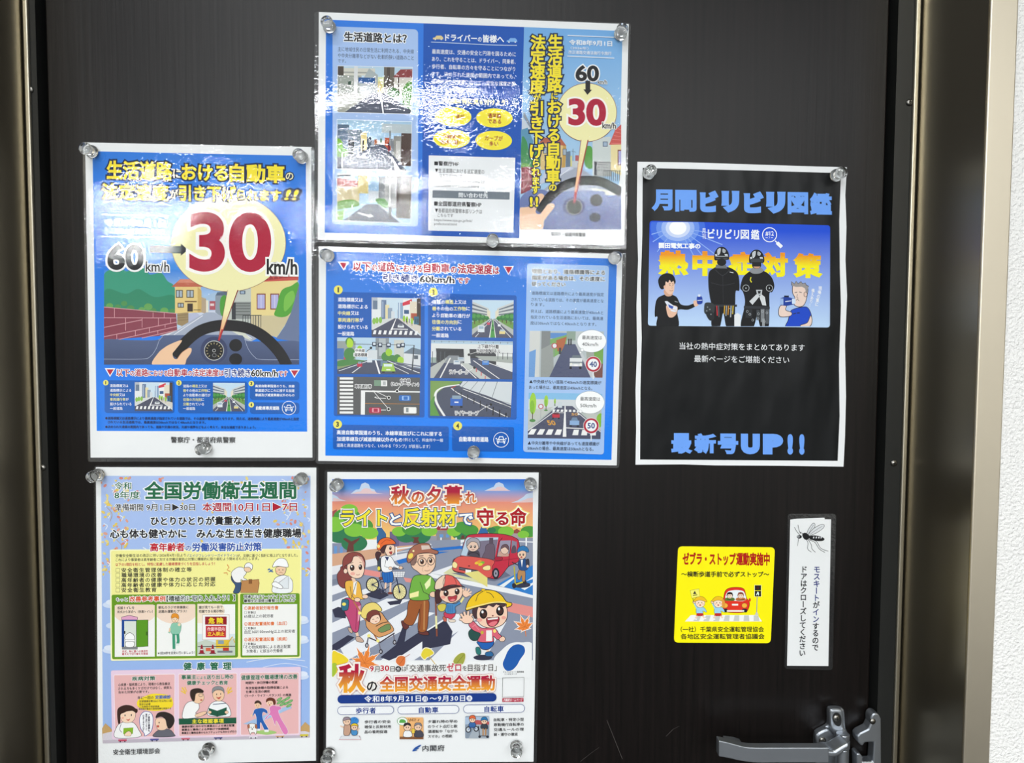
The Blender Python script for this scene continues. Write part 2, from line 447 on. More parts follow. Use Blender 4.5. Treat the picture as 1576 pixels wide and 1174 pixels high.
# ================================================================ pictures used on more than one poster
def city_crossing(g):
    """A shopping street seen over a zebra crossing."""
    g.rect(0, 0, 100, 100, '#cfe2ee')
    g.rect(0, 0, 14, 62, '#b7bfc9').rect(3, 8, 12, 30, '#6d7f95').rect(12, 0, 22, 60, '#dfe4e6').rect(20, 6, 30, 58, '#6f83a2').rect(22, 10, 24, 50, '#aebfd6')
    g.rect(28, 18, 36, 56, '#e8dcae').rect(33, 26, 42, 55, '#93a4b8').rect(40, 34, 47, 54, '#d7dde2')
    g.rect(52, 30, 60, 54, '#b9c7d4').rect(54, 12, 64, 55, '#8fa9c6').rect(56, 12, 58, 55, '#dce8f2')
    g.rect(64, 4, 82, 60, '#eef0f0').poly([(63, 12), (82, 2), (82, 14), (63, 20)], '#d8374a').rect(78, 8, 92, 58, '#e6dcc6').rect(80, 38, 100, 56, '#b3563d')
    g.rect(92, 0, 100, 72, '#4a3f3a').rect(66, 30, 76, 40, '#3c5c86').rect(0, 30, 18, 60, '#e9ecec')
    g.poly([(0, 58), (40, 52), (46, 52), (0, 82)], '#d9dcd8').poly([(54, 52), (60, 52), (100, 70), (100, 92)], '#d9d3c8')
    for x, y in ((5, 60), (11, 58), (18, 57)): g.ell(x, y, 3.4, 8, '#8fc252')
    for x, y in ((66, 52), (72, 54), (82, 58)): g.ell(x, y, 2.6, 8, '#9ccc3c').rect(x - .5, y + 5, x + .5, y + 12, '#6a4a30')
    g.rect(86, 46, 96, 66, '#3b6f8a')
    for x in (70, 76, 89, 93): g.rect(x, 52, x + 1.6, 62, '#3a3a40')
    g.poly([(46, 52), (54, 52), (100, 96), (100, 100), (0, 100), (0, 82)], '#4d5064')
    g.poly([(49.4, 52), (50.4, 52), (42, 82), (38, 82)], '#f2f2f2').line([(40, 79), (74, 79)], 2.2, '#f2f2f2')
    g.poly([(53.6, 52), (54.4, 52), (99, 92), (97, 92)], '#e8e8e8').poly([(45.6, 52), (46.2, 52), (3, 82), (0, 82)], '#e8e8e8')
    for i in range(9):
        x = 2 + i * 10.5; g.poly([(x + 3, 83), (x + 8, 83), (x + 6.4, 93), (x + 0.6, 93)], '#f4f4f4')
    g.rect(55, 66, 64, 74, '#b8bfc6').rect(53, 69, 66, 75, '#dfe3e6').rect(56, 67, 63, 70, '#41485a').rect(54, 75, 56, 77, '#222').rect(63, 75, 65, 77, '#222')
def divided_avenue(g):
    """A tree-lined avenue with a planted median."""
    g.rect(0, 0, 100, 100, '#c7dfee')
    for s in (0, 1):
        X = (lambda x: x) if not s else (lambda x: 100 - x)
        g.poly([(X(0), 4), (X(40), 22), (X(40), 50), (X(0), 55)], '#cfd3d2')
        for k in range(4): g.poly([(X(0), 10 + 11 * k), (X(40), 26 + 6 * k), (X(40), 28.6 + 6 * k), (X(0), 15 + 11 * k)], '#6b7680')
        g.poly([(X(36), 24), (X(44), 30), (X(44), 48), (X(36), 50)], '#e3ddc6')
        g.poly([(X(0), 58), (X(46), 48), (X(0), 80)], '#6d9c48')
        for cx, cy, r in ((6, 46, 11), (17, 46, 9), (27, 47, 7), (36, 48, 5)):
            g.ell(X(cx), cy, r, r * 1.0, '#2f7a3c').ell(X(cx - 2), cy - 3, r * .55, r * .5, '#4f9c4c').rect(X(cx) - .9, cy + r * .7, X(cx) + .9, cy + r * 1.7, '#5a3e2b')
        g.poly([(X(0), 78), (X(45), 50), (X(48), 50), (X(2), 100), (X(0), 100)], '#b9bdb8')
    g.poly([(46, 50), (54, 50), (100, 94), (100, 100), (0, 100), (0, 94)], '#51546a')
    g.poly([(48.6, 50), (51.4, 50), (58, 100), (41, 100)], '#e9ece6').poly([(49, 52), (51, 52), (56, 100), (44, 100)], '#4c9b48')
    for y in (58, 68, 80): g.ell(50, y, (y - 46) * .1, 3, '#2f7a3c')
    g.line([(46.8, 52), (8, 99)], 1.4, '#eee').line([(53.2, 52), (94, 99)], 1.4, '#eee')
    g.rect(14, 68, 30, 86, '#dfe6ea').rect(16, 70, 28, 77, '#9fb6c8').rect(16, 86, 19, 89, '#222').rect(26, 86, 29, 89, '#222')
    g.rect(36, 60, 43, 66, '#d24a62').rect(66, 82, 80, 90, '#e7d690').rect(68, 78, 78, 83, '#b7c4cc').rect(62, 64, 69, 70, '#eef0f2')
def car_badge(v, cx, cy, r, disc=None):
    """A white ring round the front view of a car."""
    if disc: v.ell(cx, cy, r, r, disc)
    v.ring(cx, cy, r, r, r * .085, '#f2f6fa')
    s = r / 42
    v.poly([(cx - 17 * s, cy - 2 * s), (cx - 11 * s, cy - 20 * s), (cx + 11 * s, cy - 20 * s), (cx + 17 * s, cy - 2 * s)], '#f2f6fa')
    v.poly([(cx - 12 * s, cy - 3 * s), (cx - 8 * s, cy - 15 * s), (cx + 8 * s, cy - 15 * s), (cx + 12 * s, cy - 3 * s)], '#1758ad')
    v.rrect(cx - 24 * s, cy - 4 * s, cx + 24 * s, cy + 14 * s, 4 * s, '#f2f6fa', 0)
    v.rect(cx - 10 * s, cy + 2 * s, cx + 10 * s, cy + 10 * s, '#1758ad', 0)
    v.ell(cx - 17 * s, cy + 4 * s, 4 * s, 3.5 * s, '#1758ad').ell(cx + 17 * s, cy + 4 * s, 4 * s, 3.5 * s, '#1758ad')
    for q in (-1, 1): v.rect(cx + q * 18 * s - 4 * s, cy + 12 * s, cx + q * 18 * s + 4 * s, cy + 22 * s, '#f2f6fa', 0)
    for q in (-1, 1): v.rect(cx + q * 27 * s - 4 * s, cy - 10 * s, cx + q * 27 * s + 4 * s, cy - 4 * s, '#f2f6fa', 0)

# ================================================================ speed limit poster (blue, portrait)
SA = Sheet('laminated_poster', (311, 706), 233, 0.022, 703, 0.002, 'laminated blue portrait poster with a huge red 30 in a pale yellow balloon', 'poster', 'laminated notices on the door')
filmA = [(128, 218.5), (484, 226), (485.5, 709), (136, 710.5)]
slab(SA, 'backing_film', rounded(filmA, 5), 0.0, 0.0003, film_material(seed=9.1, painted_sheen=0.07))
slab(SA, 'paper_sheet', [(131.5, 219.5), (479, 226.5), (481, 704), (140, 704)], 0.0003, 0.0006, M_paper)
p = SA.part('printed_background')
p.poly([(143, 233), (471, 240), (473, 664), (149.5, 663)], ('#2c7cdc', '#0d80f2', 235, 663))
p.blob([(165, 330), (240, 318), (300, 330), (300, 400), (250, 425), (170, 420)], '#3f8fe2')
p.end()
p = SA.part('street_illustration'); v = p.view(120, 430, 4.05)
v.clip = (165, -150, 1380, 530)
v.poly([(165, -60), (1380, -60), (1380, 350), (165, 350)], ('#3b86dd', '#b9d6ec', -60, 150))
v.blob([(165, 180), (160, -10), (200, -60), (260, -70), (310, -50), (340, -80), (420, -70), (450, -30), (520, -40), (560, 10), (600, 40), (612, 120), (610, 215)], '#3a9b7d')
v.blob([(165, 180), (180, 60), (300, 90), (380, 60), (480, 110), (600, 100), (612, 215), (400, 210)], '#2f8a68')
for x, y, r in ((200, 165, 22), (250, 172, 20), (330, 180, 24), (400, 190, 22), (470, 196, 22), (540, 196, 26), (590, 198, 20), (290, 150, 20), (440, 170, 26)): v.ell(x, y, r, r * .8, '#4f9150' if x % 20 else '#66a556')
v.poly([(700, 60), (760, 60), (790, 110), (830, 90), (860, 80), (900, 110), (900, 210), (690, 210)], '#a9c4de')
v.poly([(640, 215), (880, 190), (905, 260), (640, 300)], '#cfd6e6').poly([(690, 214), (740, 205), (800, 262), (690, 268)], '#b9bfd8')
v.poly([(770, 110), (800, 120), (800, 215), (770, 205)], '#b8a58a').poly([(800, 130), (815, 130), (815, 205), (800, 210)], '#e9e4d0').rect(822, 135, 858, 190, '#b55a64', 0).rect(826, 150, 850, 165, '#e9d5d5', 0)
v.poly([(858, 100), (870, 85), (912, 80), (935, 100), (920, 250), (858, 205)], '#8e9aa6').poly([(870, 80), (930, 75), (930, 100), (860, 100)], '#5b6b80')
v.blob([(890, 120), (925, 105), (925, 240), (890, 210)], '#54a03e')
v.poly([(930, 40), (1090, 40), (1090, 280), (930, 250)], '#c3c9c2').rect(1010, 70, 1045, 92, '#49586e', 0).rect(1016, 74, 1039, 88, '#9fb3c8', 0)
v.rect(975, 140, 1082, 246, '#8d9290', 0)
for y in (150, 165, 182, 200, 220): v.line([(985, y), (1075, y)], 5, '#5d625f')
v.rect(960, 145, 985, 250, '#3a3d42', 0)
v.poly([(1080, 15), (1370, -20), (1370, 225), (1080, 225)], '#ead794').poly([(1080, 225), (1330, 225), (1240, 362), (1145, 330), (1080, 300)], '#d0c39c')
v.poly([(1130, 15), (1180, -40), (1375, -62), (1375, 5)], '#c8524a')
for i in range(7): v.poly([(1160 + 30 * i, 8 - 4 * i), (1175 + 30 * i, -28 - 4 * i), (1190 + 30 * i, 4 - 4 * i)], '#9c3437')
for x in (1115, 1200): v.rect(x, 88, x + 56, 188, '#8f4c3c', 0).rect(x + 6, 95, x + 50, 181, '#b4b3de', 0).line([(x + 28, 95), (x + 28, 181)], 4, '#d8d6ee')
v.blob([(1270, 70), (1330, 40), (1375, 20), (1375, 120), (1310, 225), (1228, 225), (1240, 170)], '#56a53a'); v.blob([(1290, 110), (1340, 70), (1350, 130), (1290, 200)], '#7cbf4d')
for x in range(1030, 1146, 16): v.line([(x, 222), (x, 300 - (1146 - x) * .12)], 4, '#454a4c')
v.line([(1028, 224), (1146, 224)], 5, '#454a4c')
# yellow house
v.poly([(607, 46), (768, 46), (768, 206), (607, 212)], '#e7cc86').poly([(748, 46), (772, 70), (772, 206), (748, 206)], '#cfae68').poly([(585, 46), (640, -2), (730, -2), (778, 46)], '#c46a52').poly([(618, 20), (640, -2), (730, -2), (754, 22)], '#d98a70')
for x0, y0, x1, y1 in ((612, 66, 656, 114), (678, 66, 724, 114), (623, 146, 662, 176)): v.rect(x0, y0, x1, y1, '#54493f', 0).rect(x0 + 5, y0 + 5, x1 - 5, y1 - 5, '#aebcc8', 0).line([((x0 + x1) / 2, y0), ((x0 + x1) / 2, y1)], 5, '#54493f')
v.rect(684, 150, 718, 200, '#453830', 0).line([(668, 138), (742, 138)], 7, '#6b4a33').line([(722, 190), (766, 190)], 4, '#333').poly([(620, 212), (690, 205), (690, 270), (655, 292), (620, 280)], '#a08a63')
for y in (225, 240, 256): v.line([(620, y), (690, y - 6)], 2, '#6d5a3f')
# road
v.poly([(800, 205), (850, 205), (1150, 350), (1085, 385), (500, 375)], '#a9b2c4').poly([(640, 300), (720, 262), (560, 350), (505, 350)], '#d7dbe2').line([(780, 225), (600, 345)], 4, '#eef0f4').line([(900, 240), (1085, 370)], 5, '#f0f0ee').poly([(960, 322), (1040, 330), (1085, 383), (1010, 350)], '#d9dccc')
# brick wall
v.poly([(160, 168), (480, 205), (614, 211), (621, 318), (505, 352), (160, 378)], '#8b3f50')
for a, b in (((160, 172), (614, 212)), ((160, 238), (614, 240)), ((160, 358), (618, 266)), ((240, 378), (619, 292)), ((400, 365), (620, 316)), ((160, 300), (400, 300 - 48))):
    v.line([a, b], 4, '#d9a0a8')
for x, y0, y1 in ((300, 238, 318), (402, 240, 300), (360, 318, 350), (448, 298, 330), (504, 240, 286), (470, 206, 240), (540, 208, 240), (545, 280, 300), (580, 240, 272), (245, 340, 372), (500, 320, 345), (230, 178, 238)): v.line([(x, y0), (x, y1)], 3.5, '#d9a0a8')
# car pillar, dashboard, dial, wheel, hand
v.poly([(1380, 30), (1330, 205), (1290, 290), (1238, 368), (1380, 392)], '#6c7b9c')
v.blob([(160, 376), (330, 378), (490, 378), (530, 352), (600, 347), (980, 346), (1035, 358), (1060, 384), (1200, 386), (1385, 388), (1385, 460), (1385, 535), (800, 537), (160, 535), (160, 450)], ('#56658a', '#414d6e', 350, 530))
v.curve([(160, 496), (400, 496), (455, 478), (490, 430), (508, 382), (530, 356)], 2.6, '#aeb9cf').curve([(1040, 368), (1062, 430), (1100, 480), (1150, 499), (1380, 500)], 2.6, '#aeb9cf')
v.ell(850, 440, 84, 84, '#3b4468').ell(850, 443, 62, 62, '#c9cbc8').ell(850, 443, 58, 58, '#17181c')
for k in range(13):
    a = R(130 + 23.5 * k); v.line([(850 + 50 * math.cos(a), 443 + 50 * math.sin(a)), (850 + 40 * math.cos(a), 443 + 40 * math.sin(a))], 4, '#c9b98a')
v.ring(850, 443, 9, 9, 3, '#c8c8c8').ring(852, 472, 12, 10, 3, '#86878a')
v.ell(985, 410, 40, 39, '#17181c').ell(985, 497, 40, 37, '#17181c')
v.line(spline([(606, 482), (668, 396), (752, 326), (850, 292), (950, 287), (1060, 304), (1160, 356), (1250, 446), (1306, 540)], 6, False), 69, '#17171a')
v.blob([(470, 535), (500, 462), (545, 422), (585, 400), (640, 379), (648, 388), (608, 440), (592, 462), (600, 490), (622, 494), (650, 456), (690, 428), (710, 432), (706, 458), (680, 495), (648, 540)], '#f3c9a3'); v.curve([(622, 494), (650, 456), (690, 428)], 3, '#c98f6a')
p.end()
p = SA.part('speech_balloon')
p.ell(352, 374.5, 88.6, 74.6, '#8a4a3c', n=56); p.ell(352, 374.5, 88, 74, '#f4efb6', n=56)
v = p.view(120, 430, 4.05); v.poly([(934, 66), (1002, 66), (884, 384), (874, 380)], '#8a2d2d').poly([(937, 60), (998, 60), (884, 372), (879, 371)], ('#f4efb6', '#f0a070', 200, 340)).poly([(897, 310), (906, 312), (884, 384), (875, 380)], '#c02a35')
p.end()
YEL, NAVY = '#f7e430', '#14284f'
p = SA.part('heading_lettering')
for s, x0, y0, x1, y1, b in (('生活道路', 164.6, 247.5, 266.5, 275.5, .035), ('に', 267, 260.5, 279.5, 274.5, .02), ('おける', 280, 252, 351, 277.5, .035), ('自動車', 353.5, 252.5, 439, 279.5, .035), ('の', 440, 264, 452, 277.5, .02),
                         ('法定速度', 157, 282.5, 260.5, 307, .035), ('が', 262.5, 292, 274.8, 305.5, .02), ('引き下げ', 275.5, 285, 364, 308.5, .035), ('られます', 365, 291, 433, 308.5, .03)):
    p.text(s, x0, y0, x1, y1, YEL if b > .025 else '#f6f0c0', b, [(.085 if b > .025 else .11, NAVY)], sl=.024)
p.text('!!', 437, 292, 456, 308, YEL, .02, [(.12, NAVY)], sk=.35)
p.end()
p = SA.part('small_lettering')
p.text('※ここでいう「生活道路」とは、主に地域住民の日常生活に', 157.5, 313.5, 259.5, 319, '#0e2a66', .01).text('利用されるような、中央線などがない道路のことです。', 160, 320, 253, 325.5, '#0e2a66', .01)
p.rect(157, 329.6, 260, 331.2, '#f2f6fa').rect(157.5, 363.2, 262, 364.8, '#f2f6fa')
p.text('令和8年9月1日', 160.4, 336.5, 255.7, 348.5, '#f6f8fa', .03).text('改正道路交通法施行令施行', 161, 351, 255, 359.5, '#f6f8fa', .01)
p.end()
p = SA.part('speed_numerals')
p.text('60', 166, 375.5, 222, 415.5, '#28282c', .03, [(.055, '#f6f6f6')], sl=.01, res=5); p.text('km/h', 225, 402, 261, 418, '#28282c', .01, [(.08, '#f6f6f6')])
p.poly([(231, 378), (279, 379), (279, 375), (290, 384.5), (279, 393.5), (279, 390), (231, 389)], '#2a2b33')
p.text('30', 292, 326, 418, 418, '#b2163a', .03, [(.04, '#fbf8f2')], sl=.008, res=8); p.text('km/h', 411, 398, 458, 422.5, '#1c1a1c', .025, [(.09, '#f8f8f4')])
p.end()
p = SA.part('notice_lettering'); v = p.view(120, 430, 4.05)
RED, NV = '#b81c3c', '#173a8c'
v.poly([(170, 552), (238, 552), (203, 608)], '#f8f8f8').poly([(182, 560), (226, 560), (203, 597)], '#c01c3c').poly([(1318, 560), (1386, 560), (1351, 614)], '#f8f8f8').poly([(1330, 567), (1374, 567), (1351, 604)], '#c01c3c')
for s, x0, x1, t, c in (('以下', 243, 325, 0, RED), ('の', 328, 355, 10, RED), ('道路', 357, 440, 0, RED), ('における', 442, 563, 10, RED), ('自動車', 565, 685, 0, RED), ('の', 688, 715, 10, RED), ('法定速度', 717, 880, 0, RED), ('は', 883, 911, 8, RED), ('引き続き', 915, 1078, 0, NV), ('60km/h', 1081, 1248, 5, '#24242a'), ('です', 1252, 1308, 12, RED)):
    v.text(s, x0, 557 + t * .8, x1, 601 + (4 if x0 > 900 else 0), c, .022, [(.075, '#fbfbfb')])
p.end()
p = SA.part('road_type_panel'); v = p.view(120, 430, 4.05)
for x0, y0, x1, y1 in ((170, 628, 603, 830), (627, 632, 1058, 832), (1075, 633, 1380, 748), (1075, 765, 1380, 835)): v.rrect(x0, y0, x1, y1, 16, '#0a60b8')
for x, y, n in ((177, 643, '1'), (632, 644, '2'), (1083, 648, '3'), (1083, 780, '4')): v.ell(x, y, 17, 17, '#f2ea74').text(n, x - (2.5 if n == '1' else 5.5), y - 10, x + (2.5 if n == '1' else 5.5), y + 10, '#222', .04)
WH, YY = '#f4f7fa', '#f4ee8a'
def runs(v, x0, y0, x1, h, parts, b=.012, st=()):
    """One line of small text in several colours; parts: (text, colour)."""
    n = sum(len(t) for t, _ in parts); x = x0; w = (x1 - x0) / n
    for t, c in parts: v.text(t, x + w * .04, y0, x + w * len(t) - w * .04, y0 + h, c, b, st); x += w * len(t)
for i, (x1, ps) in enumerate(((318, [('道路標識又は', WH)]), (337, [('道路標示による', WH)]), (298, [('中央線', YY), ('又は', WH)]), (320, [('車両通行帯', YY), ('が', WH)]), (338, [('設けられている', WH)]), (283, [('一般道路', WH)]))): runs(v, 203, 652 + 28.3 * i, x1, 19, ps)
for i, (x1, ps) in enumerate(((808, [('道路の', WH), ('構造', YY), ('上又は', WH)]), (828, [('柵', YY), ('その他の', WH), ('工作物', YY), ('に', WH)]), (830, [('より自動車の通行が', WH)]), (790, [('往復の方向別', YY), ('に', WH)]), (790, [('分離', YY), ('されている', WH)]), (735, [('一般道路', WH)]))): runs(v, 658, 654 + 28 * i, x1, 19, ps)
v.block(['高速自動車国道のうち、本線', '車道並びにこれに接する加速', '車線及び減速車線以外のもの'], 1107, 654, 1352, 18, 28, WH, .02)
v.text('自動車専用道路', 1112, 789, 1258, 812, WH, .03); car_badge(v, 1317, 800, 42)
city_crossing(v.frame(358, 640, 593, 819)); divided_avenue(v.frame(845, 643, 1043, 820))
p.end()
p = SA.part('footnote_lettering'); v = p.view(120, 430, 4.05)
v.text('●道路標識又は道路標示により最高速度が指定されている道路では、その速度が最高速度となります。例えば、道路標識により最高速度が40km/hと指定', 175, 854, 1380, 872, '#0b2350', .015)
v.text('されている生活道路では、最高速度は30km/hではなく40km/hとなります。', 190, 879, 800, 896, '#0b2350', .015)
v.text('●決められた速度の範囲内であっても、道路や交通の状況、天候や視界などをよく考えて、安全な速度で走りましょう。', 175, 908, 1112, 925, '#0b2350', .015)
v.text('警察庁・都道府県警察', 582, 979, 985, 1016, '#333436', .012)
p.end()
laminate(SA, rounded(filmA, 5), 1.3)
# ================================================================ wide poster at the top
INKB, OFFW = '#1d2740', '#f4f7fa'
SB = Sheet('laminated_poster', (725, 378), 30, 0.036, 365, 0.028, 'laminated blue landscape poster with two upright yellow headings, highest on the door', 'poster', 'laminated notices on the door')
filmB = [(484, 18), (970.5, 36), (963.5, 384), (485.5, 373)]
slab(SB, 'backing_film', rounded(filmB, 5), 0.0, 0.0003, film_material(seed=5.1, painted_sheen=0.07))
slab(SB, 'paper_sheet', [(491, 19), (967.5, 37.5), (960.5, 377.5), (489, 369)], 0.0003, 0.0006, M_paper)
p = SB.part('printed_background')
p.poly([(502, 30.7), (652.5, 36.3), (649.5, 362.5), (500, 358)], ('#2a7ce2', '#2a76d8', 30, 360)).poly([(652, 36.3), (807, 42), (799, 366.5), (649, 362.5)], '#0654b4')
p.poly([(806.5, 42), (958, 48), (951, 353.5), (799, 350.5)], ('#74aee4', '#a8cdea', 42, 230))
p.end()
p = SB.part('definition_panel')
p.rrect(512, 41, 643.5, 345, 6, '#a9c5ef')
v = p.view(480, 10, 6.18)
v.text('生活道路とは？', 305, 243, 905, 332, '#202024', .03, [(.075, '#f4f6f8')])
v.text('主に地域住民の日常生活に利用される、中央線', 248, 385, 970, 427, INKB).text('や中央分離帯などがない比較的狭い道路のこと', 248, 446, 970, 488, INKB).text('です。', 248, 500, 325, 536, INKB)
# three street views
g = p.frame(0, 0, 0, 0, [(520, 101.8), (635, 104), (633.5, 176), (519, 173)])
g.rect(0, 0, 100, 100, '#b8d4e6').rect(0, 0, 8, 22, '#4a4038').rect(0, 20, 32, 60, '#9ba39a').rect(8, 4, 50, 20, '#d3d2c6').rect(8, 12, 50, 15, '#9fa29c').rect(22, 0, 27, 92, '#d9dcdc')
g.poly([(42, 4), (54, 18), (54, 60), (30, 60), (30, 40)], '#aab4b4').rect(54, 22, 62, 58, '#d8dfae').rect(62, 0, 76, 56, '#6a6258').rect(66, 0, 70, 50, '#4d463f').rect(28, 24, 50, 36, '#1f5b9c').rect(14, 32, 18, 40, '#3b5a4a')
g.rect(54, 32, 60, 60, '#d8c98a').rect(76, 22, 100, 66, '#c9c8bc').poly([(74, 22), (84, 5), (100, 4), (100, 22)], '#8d3a3c').rect(81, 22, 82.5, 60, '#4a3b34').blob([(88, 45), (100, 32), (100, 100), (88, 85)], '#5d9a44').blob([(66, 52), (76, 44), (84, 58), (72, 66)], '#4f7f4c')
g.poly([(46, 58), (62, 56), (100, 92), (100, 100), (8, 100)], '#5b6172').line([(58, 58), (62, 100)], 2, '#dfe3e6').line([(64, 58), (100, 88)], 1.6, '#cfd4da').poly([(0, 60), (46, 58), (10, 100), (0, 100)], '#a8aa9f')
g = p.frame(0, 0, 0, 0, [(519, 184), (634, 187.5), (633, 263.6), (519, 260)])
g.rect(0, 0, 100, 100, '#a9cbe2').rect(0, 10, 16, 90, '#5f748c').rect(14, 20, 34, 86, '#7a8794').rect(32, 26, 40, 70, '#e2d08c').rect(34, 40, 36, 70, '#3a3a3c').rect(40, 34, 46, 62, '#4a5a6c').rect(46, 40, 50, 56, '#7c8a98').rect(50, 38, 54, 52, '#b5653c').rect(54, 40, 64, 50, '#dce4dc').rect(58, 36, 60, 44, '#5f8f6c')
g.rect(64, 34, 72, 60, '#c4572f').rect(68, 44, 71, 60, '#5c1f2c').rect(72, 36, 78, 74, '#7c8288').rect(76, 30, 87, 82, '#8f8f8a').rect(79, 40, 85, 80, '#b3b4ae').rect(86, 20, 100, 90, '#4c3a34').rect(60, 6, 100, 24, '#b9c6ca').rect(70, 20, 72, 50, '#8a8f92')
g.poly([(0, 92), (52, 48), (63, 48), (94, 100), (0, 100)], '#4d566a').poly([(76, 88), (82, 96), (92, 100), (78, 100)], '#d9d9d4').poly([(71, 72), (74, 72), (86, 100), (82, 100)], '#e8e8e4').poly([(0, 70), (14, 62), (30, 72), (0, 96)], '#5b6072')
g.blob([(0, 40), (7, 44), (8, 56), (14, 62), (14, 72), (0, 74)], '#7cb83f').blob([(4, 60), (16, 64), (13, 74), (2, 74)], '#6aa336')
g.line([(7, 100), (7, 68), (28, 58), (28, 76)], 1.4, '#eef2ee').line([(30, 76), (44, 62), (44, 56)], 1.2, '#eef2ee')
for x in (17, 21): g.ell(x, 44, 2, 4, '#2a2a30').rect(x - 2, 46, x + 2, 70, '#33343c').rect(x - 1, 70, x, 84, '#2a2a30')
g.ell(69, 48, 1.4, 3, '#3a2020').rect(68, 50, 70.4, 62, '#8a2233').rect(68.4, 62, 70, 72, '#303642')
g = p.frame(0, 0, 0, 0, [(519, 268), (634, 271), (632, 344), (519, 339.5)])
g.rect(0, 0, 100, 100, '#9fc4e0').poly([(0, 8), (28, 14), (40, 26), (0, 40)], '#b05a52').rect(0, 26, 30, 60, '#d8cba0').rect(28, 2, 42, 40, '#d9c780').rect(56, 4, 66, 58, '#8a8f93').rect(64, 0, 80, 70, '#aeb2b0').rect(70, 0, 72, 88, '#e2e4e2').rect(80, 0, 100, 90, '#5c5450').rect(84, 20, 98, 60, '#7d756e').rect(42, 34, 56, 58, '#c3ccd2')
g.line([(0, 4), (18, 2)], 3, '#2b2b2e').blob([(0, 60), (22, 54), (30, 66), (10, 74), (0, 76)], '#77ab4a').blob([(52, 52), (64, 50), (70, 66), (60, 68)], '#5c9a4c')
g.poly([(8, 100), (40, 62), (56, 62), (86, 100)], '#4d566a').line([(56, 62), (90, 100)], 1.6, '#e2e4e6').poly([(0, 80), (10, 76), (8, 100), (0, 100)], '#7cb83f').poly([(28, 80), (44, 86), (44, 82), (50, 88), (42, 92), (42, 89), (28, 83)], '#e8ecec').rect(70, 66, 74, 92, '#3d4044').line([(0, 92), (16, 84), (16, 100)], 1.2, '#ded9c4')
for q in ([(520, 101.8), (635, 104), (633.5, 176), (519, 173)], [(519, 184), (634, 187.5), (633, 263.6), (519, 260)], [(519, 268), (634, 271), (632, 344), (519, 339.5)]): p.line(q, .9, '#f2f5f8', closed=True)
p.end()
p = SB.part('driver_panel'); v = p.view(480, 10, 6.18); z5 = p.view(720, 10, 6.06); z4 = p.view(480, 190, 5.87); z6 = p.view(720, 190, 5.87)
def small_car(v, x, y, w, c):
    h = w * .42
    v.poly([(x, y + h * .5), (x + w * .18, y + h * .42), (x + w * .34, y), (x + w * .8, y), (x + w * .98, y + h * .45), (x + w, y + h * .85), (x, y + h * .85)], c)
    for q in (.22, .8): v.ell(x + w * q, y + h * .88, h * .17, h * .17, '#f4f4f0').ell(x + w * q, y + h * .88, h * .08, h * .08, c)
small_car(v, 1153, 280, 98, '#e4cf92'); small_car(z5, 362, 298, 100, '#7fb4ea')
p.text('ドライバー', 685, 52.5, 734, 63.5, OFFW, .03).text('の', 735.5, 56.5, 741.5, 65, OFFW, .02).text('皆様へ', 743, 54, 776, 65.5, OFFW, .03)
p.line(spline([(663.6, 65.2), (700, 66.8), (750, 69.4), (795.6, 70.4)], 6, False), .9, '#d7e6f7')
for i, (s, x1) in enumerate((('最高速度は、交通の安全と円滑を図るために', 794), ('あり、これを守ることは、ドライバー、同乗者、', 793.5), ('歩行者、自転車の方々を守ることにつながり', 793), ('ます。決められた速度の範囲内であっても、', 792.7), ('道路状況や天候等に応じて、安全な速度で運', 793), ('転するよう心掛けてください。', 750))): p.text(s, 665 - i * .15, 76 + 11.45 * i, x1, 83.2 + 11.45 * i, OFFW, .008)
p.text('こんな道', 675, 150.5, 704, 159, '#f6f29c', .03).text('は', 704.5, 152.5, 710, 160, '#f6f29c', .02).text('特に', 711, 151.5, 727, 160.5, '#f6f29c', .03).text('気', 728, 152.5, 737, 161, '#f6f29c', .03).text('を', 737.5, 155, 744, 161, '#f6f29c', .02).text('付けよう！', 745, 153, 782, 161.8, '#f6f29c', .03)
v.line([(1130, 862), (1180, 852), (1150, 880), (1190, 885), (1140, 902), (1175, 915), (1120, 935)], 7, '#dfe9c8'); z5.line([(420, 865), (450, 862), (425, 885), (462, 902), (420, 905), (450, 922), (432, 940)], 7, '#dfe9c8')
for cx, cy, l1, l2, a in ((697.5, 180, '道が', '', 8), (761, 182, '通学路', 'である', 0), (695, 214, '天候等で', '視界が悪い', 0), (760, 216.5, 'カーブが', '多い', 0)):
    p.ell(cx, cy, 28, 14.8, '#f8ea3c', rot=1.5, n=40)
    w1, w2 = len(l1) * 3.5, len(l2) * 3.5
    if l2: p.text(l1, cx - w1, cy - 7.5, cx + w1, cy, '#a3242c', .025).text(l2, cx - w2, cy + 1.2, cx + w2, cy + 8.4, '#a3242c', .025)
    else: p.text(l1, cx + 4, cy - 4, cx + 17, cy + 3.5, '#a3242c', .02)
p.poly([(660, 239.4), (793, 243.2), (790, 358), (659, 355)], '#eef1f3')
p.text('■警察庁HP', 668.5, 248, 706.5, 255, '#26262a', .025).text('▼生活道路における法定速度の', 669.5, 259, 745.5, 266, '#333', .005).text('引き下げについて', 676.5, 267.5, 711.5, 274, '#333', .005).text('https://www.npa.go.jp/bureau/traffic/', 668.5, 276, 745.5, 281.5, '#333').text('koutsu/seikatsudoro.html', 668.5, 282.5, 737, 287.5, '#333')
p.poly([(666, 293), (784.5, 296), (784.2, 307.5), (665.5, 304.5)], '#76808a').text('問い合わせ先', 706, 296.5, 751, 303.8, OFFW, .02)
